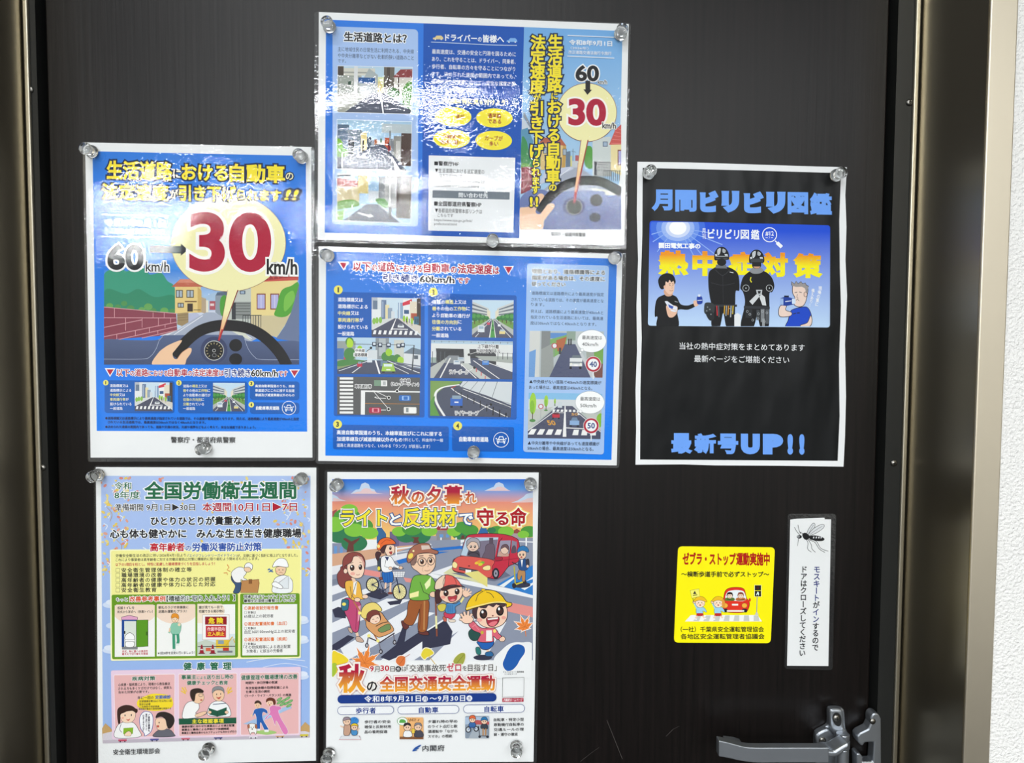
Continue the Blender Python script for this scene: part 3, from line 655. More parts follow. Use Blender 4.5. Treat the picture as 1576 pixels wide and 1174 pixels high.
p.text('■全国都道府県警察HP', 668.3, 309.5, 741, 317, '#26262a', .025).text('▼各都道府県警察本部リンクは', 669.5, 320.5, 742, 327.3, '#333', .005).text('こちらです', 673.5, 328.5, 697.5, 334, '#333', .005).text('https://www.npa.go.jp/link/', 668.3, 336.5, 727, 341.5, '#333').text('prefectural.html', 668.3, 342.5, 703, 347.5, '#333')
p.end()
p = SB.part('street_illustration'); v = p.view(720, 190, 5.87); v.clip = (468, -150, 1384, 958)
v.poly([(490, -60), (560, 40), (560, 110), (490, 100)], '#c9d3dc').poly([(505, -110), (545, -30), (600, 80), (590, 90), (500, -60)], '#8f99a6').poly([(480, 60), (540, 40), (590, 160), (560, 420), (480, 420)], '#5d96b4')
v.blob([(488, 130), (530, 160), (560, 250), (660, 210), (660, 380), (560, 400), (485, 390)], '#3f8f56').blob([(484, 370), (520, 360), (562, 380), (560, 412), (484, 410)], '#6ca84f')
v.poly([(655, 170), (860, 165), (888, 205), (880, 410), (655, 420)], '#dfc485').poly([(860, 185), (888, 210), (880, 405), (850, 400)], '#c9a055').poly([(640, 175), (690, 130), (840, 135), (890, 205)], '#b8654a')
for x, y in ((680, 215), (780, 215), (855, 230)): v.rect(x, y, x + 36, y + 60, '#5d5348', 0).rect(x + 5, y + 5, x + 31, y + 55, '#a8b6c4', 0)
v.poly([(885, 260), (925, 250), (930, 400), (885, 400)], '#6c7f93').poly([(925, 300), (940, 290), (940, 390), (925, 395)], '#d6d28a').line([(950, 230), (950, 390)], 4, '#6d7a84').line([(935, 250), (975, 262)], 3, '#6d7a84').rect(970, 290, 1000, 380, '#b9666a', 0).rect(940, 340, 1000, 400, '#c6ccd2', 0)
v.blob([(1050, 230), (1120, 220), (1125, 400), (1060, 380)], '#58a046')
v.poly([(1125, 140), (1290, 120), (1290, 480), (1125, 480)], '#cdd5d3').rect(1218, 165, 1262, 212, '#5a6c86', 0).rect(1225, 172, 1255, 205, '#a5b9cd', 0).rect(1140, 345, 1300, 480, '#a7aca9', 0)
for y in (352, 372, 395, 420): v.line([(1150, y), (1300, y + 8)], 6, '#6f7673')
v.rect(1140, 345, 1165, 470, '#454a4e', 0).poly([(1290, 190), (1384, 190), (1384, 470), (1290, 430)], '#eadca6').poly([(1275, 195), (1330, 60), (1384, 10), (1384, 192)], '#cf5b55')
for i in range(5):
    v.line([(1290 + 14 * i, 180 - 34 * i), (1384, 182 - 30 * i)], 4, '#e7928a')
v.rect(1352, 240, 1384, 380, '#8f4c3c', 0).rect(1360, 250, 1384, 370, '#b4b3de', 0)
for x in range(1225, 1384, 18): v.line([(x, 425), (x, 520)], 4.5, '#565b5a')
v.line([(1215, 427), (1384, 432)], 5, '#565b5a')
v.poly([(930, 400), (1010, 400), (1370, 640), (1240, 660), (640, 640), (820, 480)], '#a9b0c0').poly([(700, 420), (930, 392), (960, 410), (830, 470), (640, 560)], '#c9cfe0').line([(925, 405), (840, 470), (690, 640)], 5, '#eef0f4').poly([(1110, 585), (1240, 600), (1370, 655), (1150, 640)], '#e6e6d8')
v.poly([(484, 395), (560, 392), (655, 420), (655, 470), (560, 610), (478, 640)], '#8d3d4a')
for a, b in (((484, 448), (655, 440)), ((482, 520), (620, 490)), ((480, 590), (575, 560))): v.line([a, b], 4, '#d9949a')
for x, a, b in ((520, 396, 447), (548, 448, 505), (505, 520, 582), (590, 395, 442)): v.line([(x, a), (x, b)], 4, '#d9949a')
v.blob([(465, 720), (505, 640), (560, 605), (680, 600), (760, 640), (820, 650), (900, 612), (1200, 612), (1240, 640), (1275, 662), (1395, 665), (1395, 965), (800, 970), (465, 965)], ('#7483b4', '#56649a', 610, 950))
v.line(spline([(640, 800), (700, 710), (790, 620), (890, 555), (1000, 522), (1110, 518), (1220, 535), (1390, 625)], 6, False), 84, '#18181b')
v.ell(957, 752, 100, 82, '#3b4477').ell(960, 755, 72, 72, '#bdbdb8').ell(960, 755, 67, 67, '#1a1a1d').ell(1160, 695, 56, 55, '#1d1d22').ell(1148, 850, 52, 42, '#2a2d3c').ring(980, 955, 36, 30, 6, '#8c8fa6')
v.line(spline([(1200, 612), (1255, 680), (1290, 750), (1384, 772)], 5, False), 3, '#a9b6d6')
v.blob([(460, 960), (468, 780), (500, 760), (560, 745), (640, 640), (690, 655), (650, 720), (612, 790), (628, 818), (660, 812), (720, 735), (770, 725), (782, 755), (740, 810), (690, 880), (660, 960)], '#f2c9a6')
p.end()
p = SB.part('speech_balloon')
p.ell(903, 173.5, 46.2, 45.2, '#8a3a38', n=50).ell(903, 173.5, 45.5, 44.5, '#f4efb4', n=50)
v = p.view(720, 190, 5.87); v.poly([(1020, 150), (1090, 150), (968, 722), (950, 720)], '#a8333a').poly([(1026, 140), (1083, 140), (968, 660), (958, 660)], ('#f4efb4', '#f0a880', 200, 640)).poly([(962, 620), (978, 620), (968, 722), (950, 720)], '#b5263a')
p.end()
p = SB.part('heading_lettering')
p.column('生活道路における自動車の', 854.7, 54, 295, 22.5, YEL, .035, [(.085, NAVY)], [1, 1, 1, 1, .5, 1, .95, .95, .95, .98, .95, .55], lean=-.0175)
p.column('法定速度が引き下げられます', 828.2, 55, 299, 22.5, YEL, .035, [(.085, NAVY)], [1, 1, 1, 1, .5, 1, .95, .95, 1, .6, .62, .6, .6], lean=-.0175)
p.column('!', 821.3, 301, 320, 22, YEL, .04, [(.085, NAVY)]).column('!', 829.8, 301, 320, 22, YEL, .04, [(.085, NAVY)])
p.end()
p = SB.part('small_lettering'); v = p.view(720, 10, 6.06)
v.line([(930, 274), (1370, 292)], 7, '#f4f8fb').line([(925, 467), (1365, 486)], 7, '#f4f8fb')
v.text('令和8年9月1日', 942, 312, 1345, 362, OFFW, .025).text('（2026年）', 958, 377, 1125, 402, OFFW, .01).text('改正道路交通法施行令施行', 938, 412, 1338, 445, OFFW, .01)
p.end(); p = SB.part('police_lettering')
p.text('警察庁・都道府県警察', 848, 357, 901, 363, '#44464a', .01)
p.end()
p = SB.part('speed_numerals'); v = p.view(720, 10, 6.06)
v.text('60', 1003, 548, 1222, 700, '#1d1d20', .035, [(.05, '#fafafa')], sl=.02, res=5).text('km/h', 1212, 688, 1298, 724, '#1d1d20', .02, [(.08, '#eef2f4')])
v.poly([(1096, 695), (1140, 697), (1140, 780), (1156, 781), (1114, 828), (1077, 776), (1096, 777)], '#1d1d20')
v.text('30', 936, 858, 1288, 1112, '#b2163a', .04, [(.05, '#fbf8f2')], sl=.02, res=6).text('km/h', 1253, 1082, 1380, 1140, '#1d1d20', .02, [(.09, '#f6f4ea')])
p.end()
laminate(SB, rounded(filmB, 5), 3.7)

# ================================================================ wide poster below it
SC = Sheet('laminated_poster', (720, 715), 387, 0.0246, 701, 0.0148, 'laminated blue landscape poster of road diagrams, in the middle of the door', 'poster', 'laminated notices on the door')
filmC = [(485.5, 379), (964, 389.5), (953, 720), (486, 713.5)]
slab(SC, 'backing_film', rounded(filmC, 5), 0.0, 0.0003, film_material(seed=2.2, painted_sheen=0.07))
slab(SC, 'paper_sheet', [(491, 379.5), (958, 391), (949, 716), (490, 709)], 0.0003, 0.0006, M_paper)
p = SC.part('printed_background')
p.poly([(502, 387), (949.5, 398), (941, 707.5), (501, 701)], ('#377fde', '#0582f4', 390, 640)); p.end()
p = SC.part('heading_lettering'); v = p.view(480, 375, 6.3); w = p.view(720, 375, 6.304)
v.poly([(255, 175), (362, 175), (310, 262)], '#f6f6f6').poly([(272, 184), (345, 184), (309, 245)], '#c0304a'); w.poly([(342, 216), (448, 218), (394, 305)], '#f6f6f6').poly([(358, 225), (432, 227), (394, 290)], '#bb1c3c')
for s, x0, x1, t, c in (('以下', 400, 575, 0, RED), ('の', 582, 632, 18, RED), ('道路', 640, 808, 0, RED), ('における', 820, 1072, 18, RED), ('自動車', 1085, 1335, 0, RED), ('の', 1347, 1404, 18, RED), ('法定速度', 1415, 1752, 0, RED), ('は', 1758, 1815, 16, RED)):
    y = 172 + .0246 * (x0 - 400) + t; v.text(s, x0, y, x1, 262 + .0246 * (x0 - 400), c, .03, [(.085, '#fbfbfb')])
for s, x0, x1, t, c in (('引き続き', 690, 1030, 0, NV), ('60km/h', 1045, 1383, 8, '#24242a'), ('です', 1408, 1530, 16, RED)):
    y = 292 + .026 * (x0 - 690) + t; v.text(s, x0, y, x1, 368 + .026 * (x0 - 690), c, .03, [(.085, '#fbfbfb')])
p.end()
def badge(p, x, y, n): p.ell(x, y, 6.8, 6.8, '#f2ea66').text(n, x - (1.1 if n == '1' else 2.2), y - 4, x + (1.1 if n == '1' else 2.2), y + 4, '#222', .04)
DB = '#065cb8'
# --- panel one
p = SC.part('centre_line_panel'); p.rrect(514, 449, 653.5, 640, 3, DB); v = p.view(480, 375, 6.3); z2 = p.view(480, 550, 6.304)
for i, (x1, ps) in enumerate(((498, [('道路標識又は', WH)]), (545, [('道路標示による', WH)]), (460, [('中央線', YY), ('又は', WH)]), (503, [('車両通行帯', YY), ('が', WH)]), (546, [('設けられている', WH)]), (415, [('一般道路', WH)]))): runs(v, 252, 520 + 66 * i, x1, 40, ps, .02)
city_crossing(v.frame(580, 520, 1057, 903))
g = v.frame(0, 0, 0, 0, [(247, 908), (1057, 914), (1053, 1267), (248, 1261)])
g.rect(0, 0, 100, 100, '#bcd6e8').rect(0, 10, 22, 66, '#9aa39f').rect(0, 30, 8, 60, '#4a78b8').rect(8, 54, 11, 64, '#d0445a').rect(46, 0, 62, 60, '#8f979c').rect(50, 2, 58, 50, '#b7bfc2').rect(68, 6, 80, 56, '#cfd2ca').rect(80, 40, 100, 80, '#dfe3e6').poly([(79, 42), (90, 26), (100, 32), (100, 46)], '#6e7f8e').rect(92, 48, 97, 58, '#545f6a').rect(36, 34, 48, 60, '#d8dee2')
for x, y, r in ((15, 12, 5), (15, 46, 7), (27, 30, 3), (58, 52, 5), (62, 40, 4), (66, 60, 5), (72, 58, 5), (76, 62, 4)): g.ell(x, y, r, r * 2.6, '#4d8a48' if r > 4 else '#a6d43c')
g.blob([(12, 8), (15, 2), (19, 12), (18, 26), (12, 26)], '#b7df3e').poly([(0, 70), (36, 62), (30, 66), (0, 92)], '#8a9a6a').blob([(0, 66), (12, 60), (30, 62), (36, 66), (8, 78), (0, 78)], '#4f8a4a')
g.poly([(36, 62), (64, 62), (100, 86), (100, 100), (0, 100), (0, 88)], '#4b5269').line([(40, 62), (2, 92)], 1.4, '#e8ecee').line([(46, 62), (51, 99)], 2, '#f2f2f2').line([(60, 63), (99, 96)], 1.6, '#e8ecee').line([(56, 66), (86, 98)], 1.2, '#e0e4e6').line([(28, 80), (18, 97)], 1.4, '#e8ecee')
for y in (66, 72): g.poly([(70, y), (100, y + 10), (100, y + 14), (68, y + 2)], '#7d8393')
g.line([(20, 18), (92, 20), (90, 90)], 1.6, '#3c4248')
for x, y in ((44, 16), (51, 18), (61, 18), (73, 20), (78, 18)): g.rect(x - 2, y - 4, x + 3, y + 8, '#22364f').rect(x - 1, y - 2, x + 2, y + 4, '#dfe6ee')
g.rect(24, 70, 30, 80, '#c2284a').rect(25, 66, 29, 72, '#8fa4b4').rect(52, 64, 60, 78, '#6f8aa2').poly([(55, 70), (67, 70), (70, 92), (53, 92)], '#a7cf55').rect(56, 72, 66, 79, '#dfeef2').rect(54, 92, 57, 96, '#222').rect(66, 92, 69, 96, '#222').rect(59, 86, 64, 89, '#f6f6f6').rect(36, 56, 42, 68, '#dce4ea')
g.line([(35, 38), (40, 30)], 1, '#222').ell(40.5, 28, 1.6, 3.4, '#222').rrect(21, 30, 33.5, 41, 2, '#f4f4f4').rrect(19.5, 41, 37, 53, 2, '#f4f4f4').text('中央線', 22, 31, 33, 40, '#222', .02).text('道路標識', 20.5, 42.5, 36, 52, '#222', .02)
z2.poly([(248, 185), (1050, 194), (1045, 562), (248, 552)], '#5a5b5c')
for i in range(10): z2.rect(272, 192 + 36.6 * i, 403, 214 + 36.6 * i, '#f4f4f2', .004)
z2.poly([(478, 318), (1050, 328), (1050, 340), (518, 334), (516, 554), (476, 553)], '#f4f4f2').line([(518, 445), (1048, 452)], 5, '#c98838')
z2.rect(605, 220, 672, 276, '#7d9c84', .01).rect(672, 222, 732, 278, '#ececea', .01).rect(690, 232, 718, 268, '#b9bdbd', .01)
for x, y, c, d in ((845, 365, '#2f6fc0', '#9cc4ee'), (555, 483, '#b31f45', '#e6a0b0')): z2.rrect(x, y, x + 118, y + 56, 16, c, .01).rrect(x + 30, y + 8, x + 100, y + 48, 8, d, .01).rect(x + 46, y + 12, x + 86, y + 44, c, .01)
z2.rrect(892, 480, 1016, 542, 10, '#ecebe6', .01).rect(915, 488, 938, 530, '#8e9696', .01).rect(948, 486, 1010, 536, '#f8f8f4', .01)
z2.poly([(605, 384), (630, 378), (622, 388), (720, 394), (720, 400), (628, 396)], '#f2f2f0').poly([(672, 505), (720, 506), (720, 512), (672, 512)], '#f2f2f0')
z2.line([(600, 318), (745, 388)], 5, '#f2f2f0').line([(590, 318), (745, 498)], 5, '#f2f2f0').line([(828, 325), (852, 280)], 5, '#f2f2f0')
for x, y in ((828, 326), (748, 389), (746, 500)): z2.ell(x, y, 18, 18, '#f2f2f0').ell(x, y, 12, 12, '#1a1a1c')
z2.text('車両通行帯', 420, 260, 580, 296, '#1e1e20', .02, [(.1, '#f4f4f4')]).text('中央線', 858, 205, 955, 238, '#1e1e20', .02, [(.1, '#f4f4f4')]).text('（センターライン）', 770, 240, 1040, 274, '#1e1e20', .02, [(.1, '#f4f4f4')])
badge(p, 521, 446, '1'); p.end()
# --- panel two
p = SC.part('divided_road_panel'); p.rrect(659, 451.5, 795, 643, 3, DB); v = p.view(480, 375, 6.3)
for i, (x1, ps) in enumerate(((1500, [('道路の', WH), ('構造', YY), ('上又は', WH)]), (1536, [('柵', YY), ('その他の', WH), ('工作物', YY), ('に', WH)]), (1537, [('より自動車の通行が', WH)]), (1455, [('往復の方向別', YY), ('に', WH)]), (1452, [('分離', YY), ('されている', WH)]), (1330, [('一般道路', WH)]))): runs(v, 1167 - i, 544 + 64.5 * i, x1, 40, ps, .02)
divided_avenue(p.frame(0, 0, 0, 0, [(727, 461.5), (790.5, 462), (790, 520), (726.5, 519)]))
g = p.frame(0, 0, 0, 0, [(663.7, 523), (789.3, 525.5), (788.5, 583.5), (662.5, 581.5)])
g.rect(0, 0, 100, 100, '#e3e6e4').rect(0, 0, 100, 9, '#b5cfe0').line([(0, 3), (100, 3)], .8, '#6e7880').rect(0, 46, 10, 60, '#9fb0a8')
for x in range(4, 100, 9): g.line([(x, 2), (x, 6)], .7, '#6e7880')
g.poly([(6, 22), (44, 22), (45, 62), (8, 62)], '#393b40').poly([(46, 22), (78, 22), (80, 40), (80, 62), (50, 62)], '#393b40').poly([(10, 60), (22, 40), (34, 40), (40, 60)], '#8b9196').poly([(0, 60), (10, 60), (36, 60), (44, 100), (0, 100)], '#4a5068').poly([(0, 72), (18, 48), (20, 48), (4, 100), (0, 100)], '#b9bdb8')
g.poly([(44, 46), (60, 46), (100, 80), (100, 100), (30, 100)], '#4d546c').poly([(40, 22), (47, 22), (49, 60), (41, 60)], '#dfe2e0').poly([(54, 40), (100, 40), (100, 58), (62, 50)], '#aab0aa').poly([(36, 60), (46, 60), (74, 100), (60, 100)], '#c5c9c4')
g.line([(24, 46), (12, 99)], 1.6, '#f0f0ee').line([(37, 62), (56, 99)], 1.4, '#f0f0ee').line([(52, 52), (84, 99)], 1.4, '#f0f0ee').line([(58, 48), (100, 80)], 1.4, '#f0f0ee')
for x in range(82, 101, 6): g.line([(x, 30), (x, 48)], .8, '#555b60')
g.line([(80, 31), (100, 32)], .9, '#555b60')
for x in range(2, 20, 5): g.line([(x, 30), (x, 70 - x)], .8, '#5a6066')
for x, y, c in ((28, 52, '#d8dee2'), (63, 52, '#4f8fe0'), (33, 44, '#c4ccd2')): g.rect(x, y, x + 8, y + 11, c).rect(x + 1.5, y + 1.5, x + 6.5, y + 5, '#9db4c8')
for x, y in ((56, 72), (62, 82), (67, 92)): g.line([(x, y), (x, y + 10)], 1, '#d0353f')
g.text('上下線が分離', 57, 9, 83, 20, '#1e1e20', .02, [(.08, '#f4f4f4')]).text('されたトンネル', 56, 21, 85, 32, '#1e1e20', .02, [(.08, '#f4f4f4')]).text('ラバーポール', 23, 77, 46, 89, '#1e1e20', .01, [(.11, '#f4f4f4')])
g.line([(47, 36), (58, 28)], .9, '#eee').ell(46.5, 37, 1.6, 3.4, '#222').line([(46, 80), (53, 72)], .9, '#eee').ell(53.5, 71, 1.6, 3.4, '#222')
g = p.frame(0, 0, 0, 0, [(662.4, 585.7), (788.2, 587.5), (786, 641.7), (662, 639.6)])
g.rect(0, 0, 100, 100, '#4c5266').poly([(0, 0), (40, 0), (34, 10), (16, 20), (6, 40), (0, 60)], '#7da054').poly([(40, 0), (100, 0), (100, 66), (70, 40), (48, 24), (36, 14)], '#d5dbde')
for a, b in (((46, 0), (38, 18)), ((58, 0), (49, 26)), ((68, 0), (60, 34)), ((82, 0), (76, 46))): g.line([a, b], .9, '#8b9398')
g.line(spline([(36, 10), (16, 18), (7, 34), (8, 62), (18, 100)], 6, False), 3, '#f2f2f0').line(spline([(26, 20), (34, 34), (60, 62), (96, 100)], 6, False), 1.6, '#f2f2f0').line([(40, 22), (100, 72)], 1.4, '#f2f2f0').poly([(0, 60), (6, 42), (5, 66), (12, 100), (0, 100)], '#5f9a44')
for k in range(9): x = 30 + 8 * k; y = 22 + 8.2 * k; g.line([(x, y), (x, y + 10 + k * 2.4)], .8 + .1 * k, '#23262c')
for q in (0, 4, 8): g.line([(30, 22 + q), (100, 62 + q * 2.2)], .6, '#3a3f48')
g.rect(25, 48, 40, 70, '#2c66c2').rect(27, 41, 38, 51, '#8fa4b4').rect(25, 70, 28, 76, '#16181c').rect(37, 70, 40, 76, '#16181c').rect(30, 58, 35, 62, '#f4f4f4').text('ワイヤーロープ', 31, 84, 60, 97, '#1e1e20', .01, [(.11, '#f4f4f4')]).line([(60, 86), (66, 76), (75, 66)], .9, '#eee').ell(75, 65, 1.6, 3.4, '#222').line([(26, 20), (31, 14)], 1.6, '#c2443c')
badge(p, 667, 449.5, '2'); p.end()
# --- panels three and four
p = SC.part('motorway_panel'); p.rrect(513, 653, 690.5, 690.5, 3, DB); v = p.view(480, 550, 6.304)
v.text('高速自動車国道のうち、本線車道並びにこれに接する', 245, 703, 1262, 745, WH, .025).text('加速車線及び減速車線以外のもの', 245, 766, 880, 808, WH, .025).text('（例として、料金所や一般', 888, 779, 1275, 812, WH, .005).text('道路と高速道路をつなぐ、いわゆる「ランプ」が該当します）', 245, 831, 1148, 866, WH, .005)
badge(p, 520, 652.5, '3'); p.end()
p = SC.part('vehicle_road_panel'); p.rrect(696, 655.5, 791, 693, 3, DB); v = p.view(720, 550, 6.304)
p.text('自動車専用道路', 707, 671.5, 752, 679, WH, .03); car_badge(v, 323, 797, 72); badge(p, 704.5, 655, '4'); p.end()
# --- right hand panel
p = SC.part('signed_limit_panel'); p.poly(rounded([(811, 405.5), (937, 409), (929, 699), (805, 695)], 5), ('#a6c6ee', '#a9c8f2', 405, 700)); v = p.view(720, 375, 6.304); z4 = p.view(720, 550, 6.304)
DK = '#24262c'
v.text('従前どおり、道路標識等による', 620, 243, 1330, 288, DK, .02, [(.08, '#f4f8fb')]).text('指定がある場合は、その速度に', 620, 306, 1328, 350, DK, .02, [(.08, '#f4f8fb')]).text('従ってください', 618, 368, 946, 410, DK, .02, [(.08, '#f4f8fb')])
for s, x0, x1, y in (('道路標識又は道路標示により最高速度が指定', 618, 1318, 462), ('されている道路では、その速度が最高速度とな', 615, 1316, 524), ('ります。', 612, 740, 572), ('例えば、道路標識により最高速度が40km/hと', 610, 1312, 638), ('指定されている生活道路においては、最高速', 608, 1312, 694), ('度は30km/hではなく40km/hとなります。', 606, 1245, 752)): v.text(s, x0, y, x1, y + 34, '#2c3c5c', .004)
g = v.frame(0, 0, 0, 0, [(600, 845), (1318, 852), (1305, 1298), (590, 1291)])
g.rect(0, 0, 100, 100, '#b9c2c4').rect(0, 0, 14, 100, '#d4d6d2').poly([(0, 46), (9, 40), (8, 100), (0, 100)], '#6fa0d8').rect(16, 0, 28, 100, '#84898a').rect(28, 4, 56, 16, '#5c8fce').poly([(28, 18), (50, 8), (50, 40), (34, 56), (28, 60)], '#7cae62').poly([(36, 20), (50, 12), (46, 42), (38, 44)], '#b5653c').rect(50, 0, 62, 20, '#8fa394').poly([(16, 40), (32, 26), (34, 100), (16, 100)], '#9a9f9c').rect(62, 0, 78, 40, '#c3cbcc').poly([(76, 26), (100, 40), (100, 100), (80, 100)], '#a3a99f').blob([(88, 30), (100, 26), (100, 80), (90, 70)], '#74a84a')
g.poly([(48, 28), (62, 28), (84, 100), (28, 100)], '#4f5674').poly([(62, 28), (65, 28), (90, 100), (84, 100)], '#c9cdd0')
for x in (53, 56): g.ell(x, 18, 1, 1.8, '#2a2a30').rect(x - 1, 19, x + 1, 30, '#2f3038')
g.rect(40, 36, 43, 50, '#3a3c44').ring(34, 32, 3.4, 5.6, 1.4, '#c03a44').ell(34, 32, 2.7, 4.6, '#e6e8ec').rect(33.7, 38, 34.3, 58, '#8a9096')
g.rect(55, 58, 72, 76, '#e2e6e6').poly([(57, 58), (59, 52), (69, 52), (71, 58)], '#6e7a82').rect(55, 66, 72, 70, '#8d979c').rect(55, 76, 58, 82, '#1c1d20').rect(68, 76, 71, 82, '#1c1d20').ell(57, 71, 1.4, 2, '#f4f4e6').ell(70, 71, 1.4, 2, '#f4f4e6').rect(61, 72, 66, 76, '#f6f6f4')
g.poly([(82, 66), (100, 70), (100, 100), (90, 100)], '#7a4a42')
z4.text('▲中央線がない道路で40km/hの速度標識が', 595, 214, 1295, 250, INKB, .01).text('あった場合は、最高速度は40km/hとなる。', 592, 269, 1205, 305, INKB, .01)
g = z4.frame(0, 0, 0, 0, [(590, 340), (1302, 352), (1285, 790), (580, 780)])
g.rect(0, 0, 100, 100, '#b9c2bd').rect(0, 0, 100, 16, '#86bfe6').rect(0, 14, 100, 36, '#d2d8da').poly([(0, 40), (34, 30), (30, 36), (0, 80)], '#c2c6c0').poly([(70, 30), (100, 50), (100, 90)], '#c2c6c0')
for x, y, w, h in ((6, 24, 4.6, 24), (24, 18, 2.8, 13), (36, 18, 1.2, 6)): g.ell(x, y, w, h, '#a2d23c').ell(x - w * .2, y + h * .3, w * .7, h * .6, '#86bd34').rect(x - .5, y + h * .8, x + .5, y + h * 1.5, '#5a4030').ell(x, y + h * 1.55, w * .9, h * .14, '#4d8a44')
g.poly([(40, 28), (60, 28), (100, 82), (100, 100), (0, 100), (0, 84)], '#4d5168').poly([(49.4, 28), (50.6, 28), (53, 96), (48, 96)], '#f4f4f2')
for k in range(7): g.poly([(34 + 5.4 * k, 36), (37 + 5.4 * k, 36), (36 + 5.7 * k, 41), (32.5 + 5.7 * k, 41)], '#eef0ee')
for k in range(8): 
    if k != 4: g.poly([(5 + 11.6 * k, 80), (12 + 11.6 * k, 80), (8 + 12.2 * k, 92), (0 + 12.2 * k, 92)], '#f4f4f2')
g.line([(36, 40), (0, 84)], 1.2, '#eee').line([(66, 40), (100, 84)], 1.2, '#eee').line([(50, 76), (82, 78)], 2, '#f2f2f0').line([(34, 43), (50, 43)], 1, '#f2f2f0')
g.rect(33, 46, 43, 54, '#c2253c').rect(34.5, 43, 41.5, 47, '#5d1f2a').rect(33, 54, 35, 57, '#201f22').rect(41, 54, 43, 57, '#201f22').rect(57, 60, 70, 70, '#8fb2da').poly([(58.5, 60), (60.5, 53), (66.5, 53), (68.5, 60)], '#6f8aa8').rect(57, 70, 60, 73, '#222').rect(67, 70, 70, 73, '#222').rect(40, 20, 46, 32, '#cdd6da')
g.text('50', 28, 60, 39, 71, '#e2a63c', .03, sk=-.3).text('50', 59, 43, 68, 49, '#d8a34a', .02)
g.ring(17, 30, 3, 4.8, 1.3, '#c03a44').ell(17, 30, 2.4, 4, '#e6e8ec').rect(16.7, 35, 17.3, 56, '#9aa0a6').blob([(94, 50), (100, 44), (100, 72), (95, 70)], '#86bd34')
z4.text('▲中央分離帯や中央線があっても速度標識が', 580, 808, 1275, 844, INKB, .01).text('50km/hの場合、最高速度は50km/hとなる。', 578, 859, 1218, 895, INKB, .01)
for vv, cx, cy, l2, sx, sy, dots in ((v, 1200, 945, '40km/h', 1215 - 0, 65 + 1103 - 0, ((1108, 1030, 14), (1090, 1056, 9))), (z4, 1182, 435, '50km/h', 1195, 660, ((1092, 522, 14), (1074, 548, 9)))):
    vv.ell(cx, cy, 142, 110, '#5a6470', n=44).ell(cx, cy, 140, 108, '#fbfcfc', n=44)
    for x, y, r in dots: vv.ell(x, y, r + 1.5, r + 1.5, '#5a6470').ell(x, y, r, r, '#fbfcfc')
    vv.text('最高速度は', cx - 93, cy - 55, cx + 100, cy - 17, '#33363c', .008).text(l2, cx - 93, cy + 12, cx + 62, cy + 46, '#33363c', .008)
for cy, n in ((65, '40'), (660, '50')):
    cx = 1215 if n == '40' else 1195
    z4.rect(cx - 5, cy + 60, cx + 5, cy + 145, '#e9edf0', 0).ell(cx, cy, 77, 77, '#eef0f2', n=40).ell(cx, cy, 73, 73, '#b8203a', n=40).ell(cx, cy, 54, 54, '#f6f7f8', n=40).text(n, cx - 36, cy - 28, cx + 36, cy + 28, '#2c4a86', .03, sl=0)
p.end()
laminate(SC, rounded(filmC, 5), 6.4)
# ================================================================ black poster (plain crinkled paper)
def crinkle(nt, b):
    N = nt.nodes.new; L = nt.links.new
    tc = N('ShaderNodeTexCoord'); mp = N('ShaderNodeMapping'); mp.inputs['Rotation'].default_value = (0, R(18), 0); mp.inputs['Scale'].default_value = (1.6, 1, 0.55)
    n1 = N('ShaderNodeTexNoise'); n1.inputs['Scale'].default_value = 15; n1.inputs['Detail'].default_value = 2; n1.inputs['Roughness'].default_value = 0.45
    bp = N('ShaderNodeBump'); bp.inputs['Distance'].default_value = 0.005
    L(tc.outputs['Object'], mp.inputs[0]); L(mp.outputs[0], n1.inputs['Vector']); L(n1.outputs[0], bp.inputs['Height']); L(bp.outputs[0], b.inputs['Normal'])
BLK = '#16181b'; INKS[BLK] = mat('solid_black_ink', '#101214', 0.34, 0, 0.2, crinkle)
SD = Sheet('paper_poster', (1138, 717), 249, 0.025, 716, 0.009, 'black paper poster with thick light blue lettering and a photo of two workers', 'poster')
outD = [(981, 249), (1060, 250), (1140, 252.5), (1230, 255.5), (1303, 257.5), (1300.8, 300), (1302.6, 350), (1301, 400), (1303.5, 455), (1300.4, 530), (1301.8, 610), (1300.4, 670), (1298, 718), (1200, 716.5), (1100, 716), (1050, 714.5), (978, 715), (979, 660), (978, 600), (980.3, 540), (979.5, 470), (982, 400), (980, 330)]
slab(SD, 'paper_sheet', outD, 0.0, 0.0003, mat('matt_white_paper', '#eef0f1', 0.65, 0, 0.3, crinkle)); SD.z = 0.00035
p = SD.part('black_print')
p.poly([(989, 258.5), (1140, 262), (1294, 266.5), (1291.5, 340), (1292.5, 420), (1294, 470), (1291, 560), (1292, 640), (1289, 709), (1140, 708), (985, 707), (985.5, 600), (987.5, 520), (986, 440), (988.5, 360)], BLK); p.end()
LB = '#6ea4f6'
p = SD.part('heading_lettering'); v = p.view(970, 240, 4.515)
for ch, x0, x1 in zip('月間ビリビリ図鑑', (147, 312, 482, 632, 787, 942, 1092, 1247), (293, 460, 613, 758, 928, 1078, 1235, 1400)):
    v.text(ch, x0, 232 + .020 * (x0 - 147), x1, 383 + .022 * (x0 - 147), LB, {'ビ': .1, 'リ': .115, '月': .06}.get(ch, .05), sl=.012, fit=True)
p.end()
p = SD.part('photo_panel'); v = p.view(970, 240, 4.515)
v.poly(rounded([(134, 450), (1388, 482), (1386, 1192), (122, 1179)], 22), ('#1b4fd6', '#bcd7f6', 500, 1150))
v.clip = (124, 460, 1386, 1183)
for r, c in ((190, '#3f6fdf'), (150, '#6a93ea'), (115, '#9db9f3'), (85, '#cfdcf9'), (60, '#ffffff')): v.ell(330, 500, r, r * .8, c, n=40)
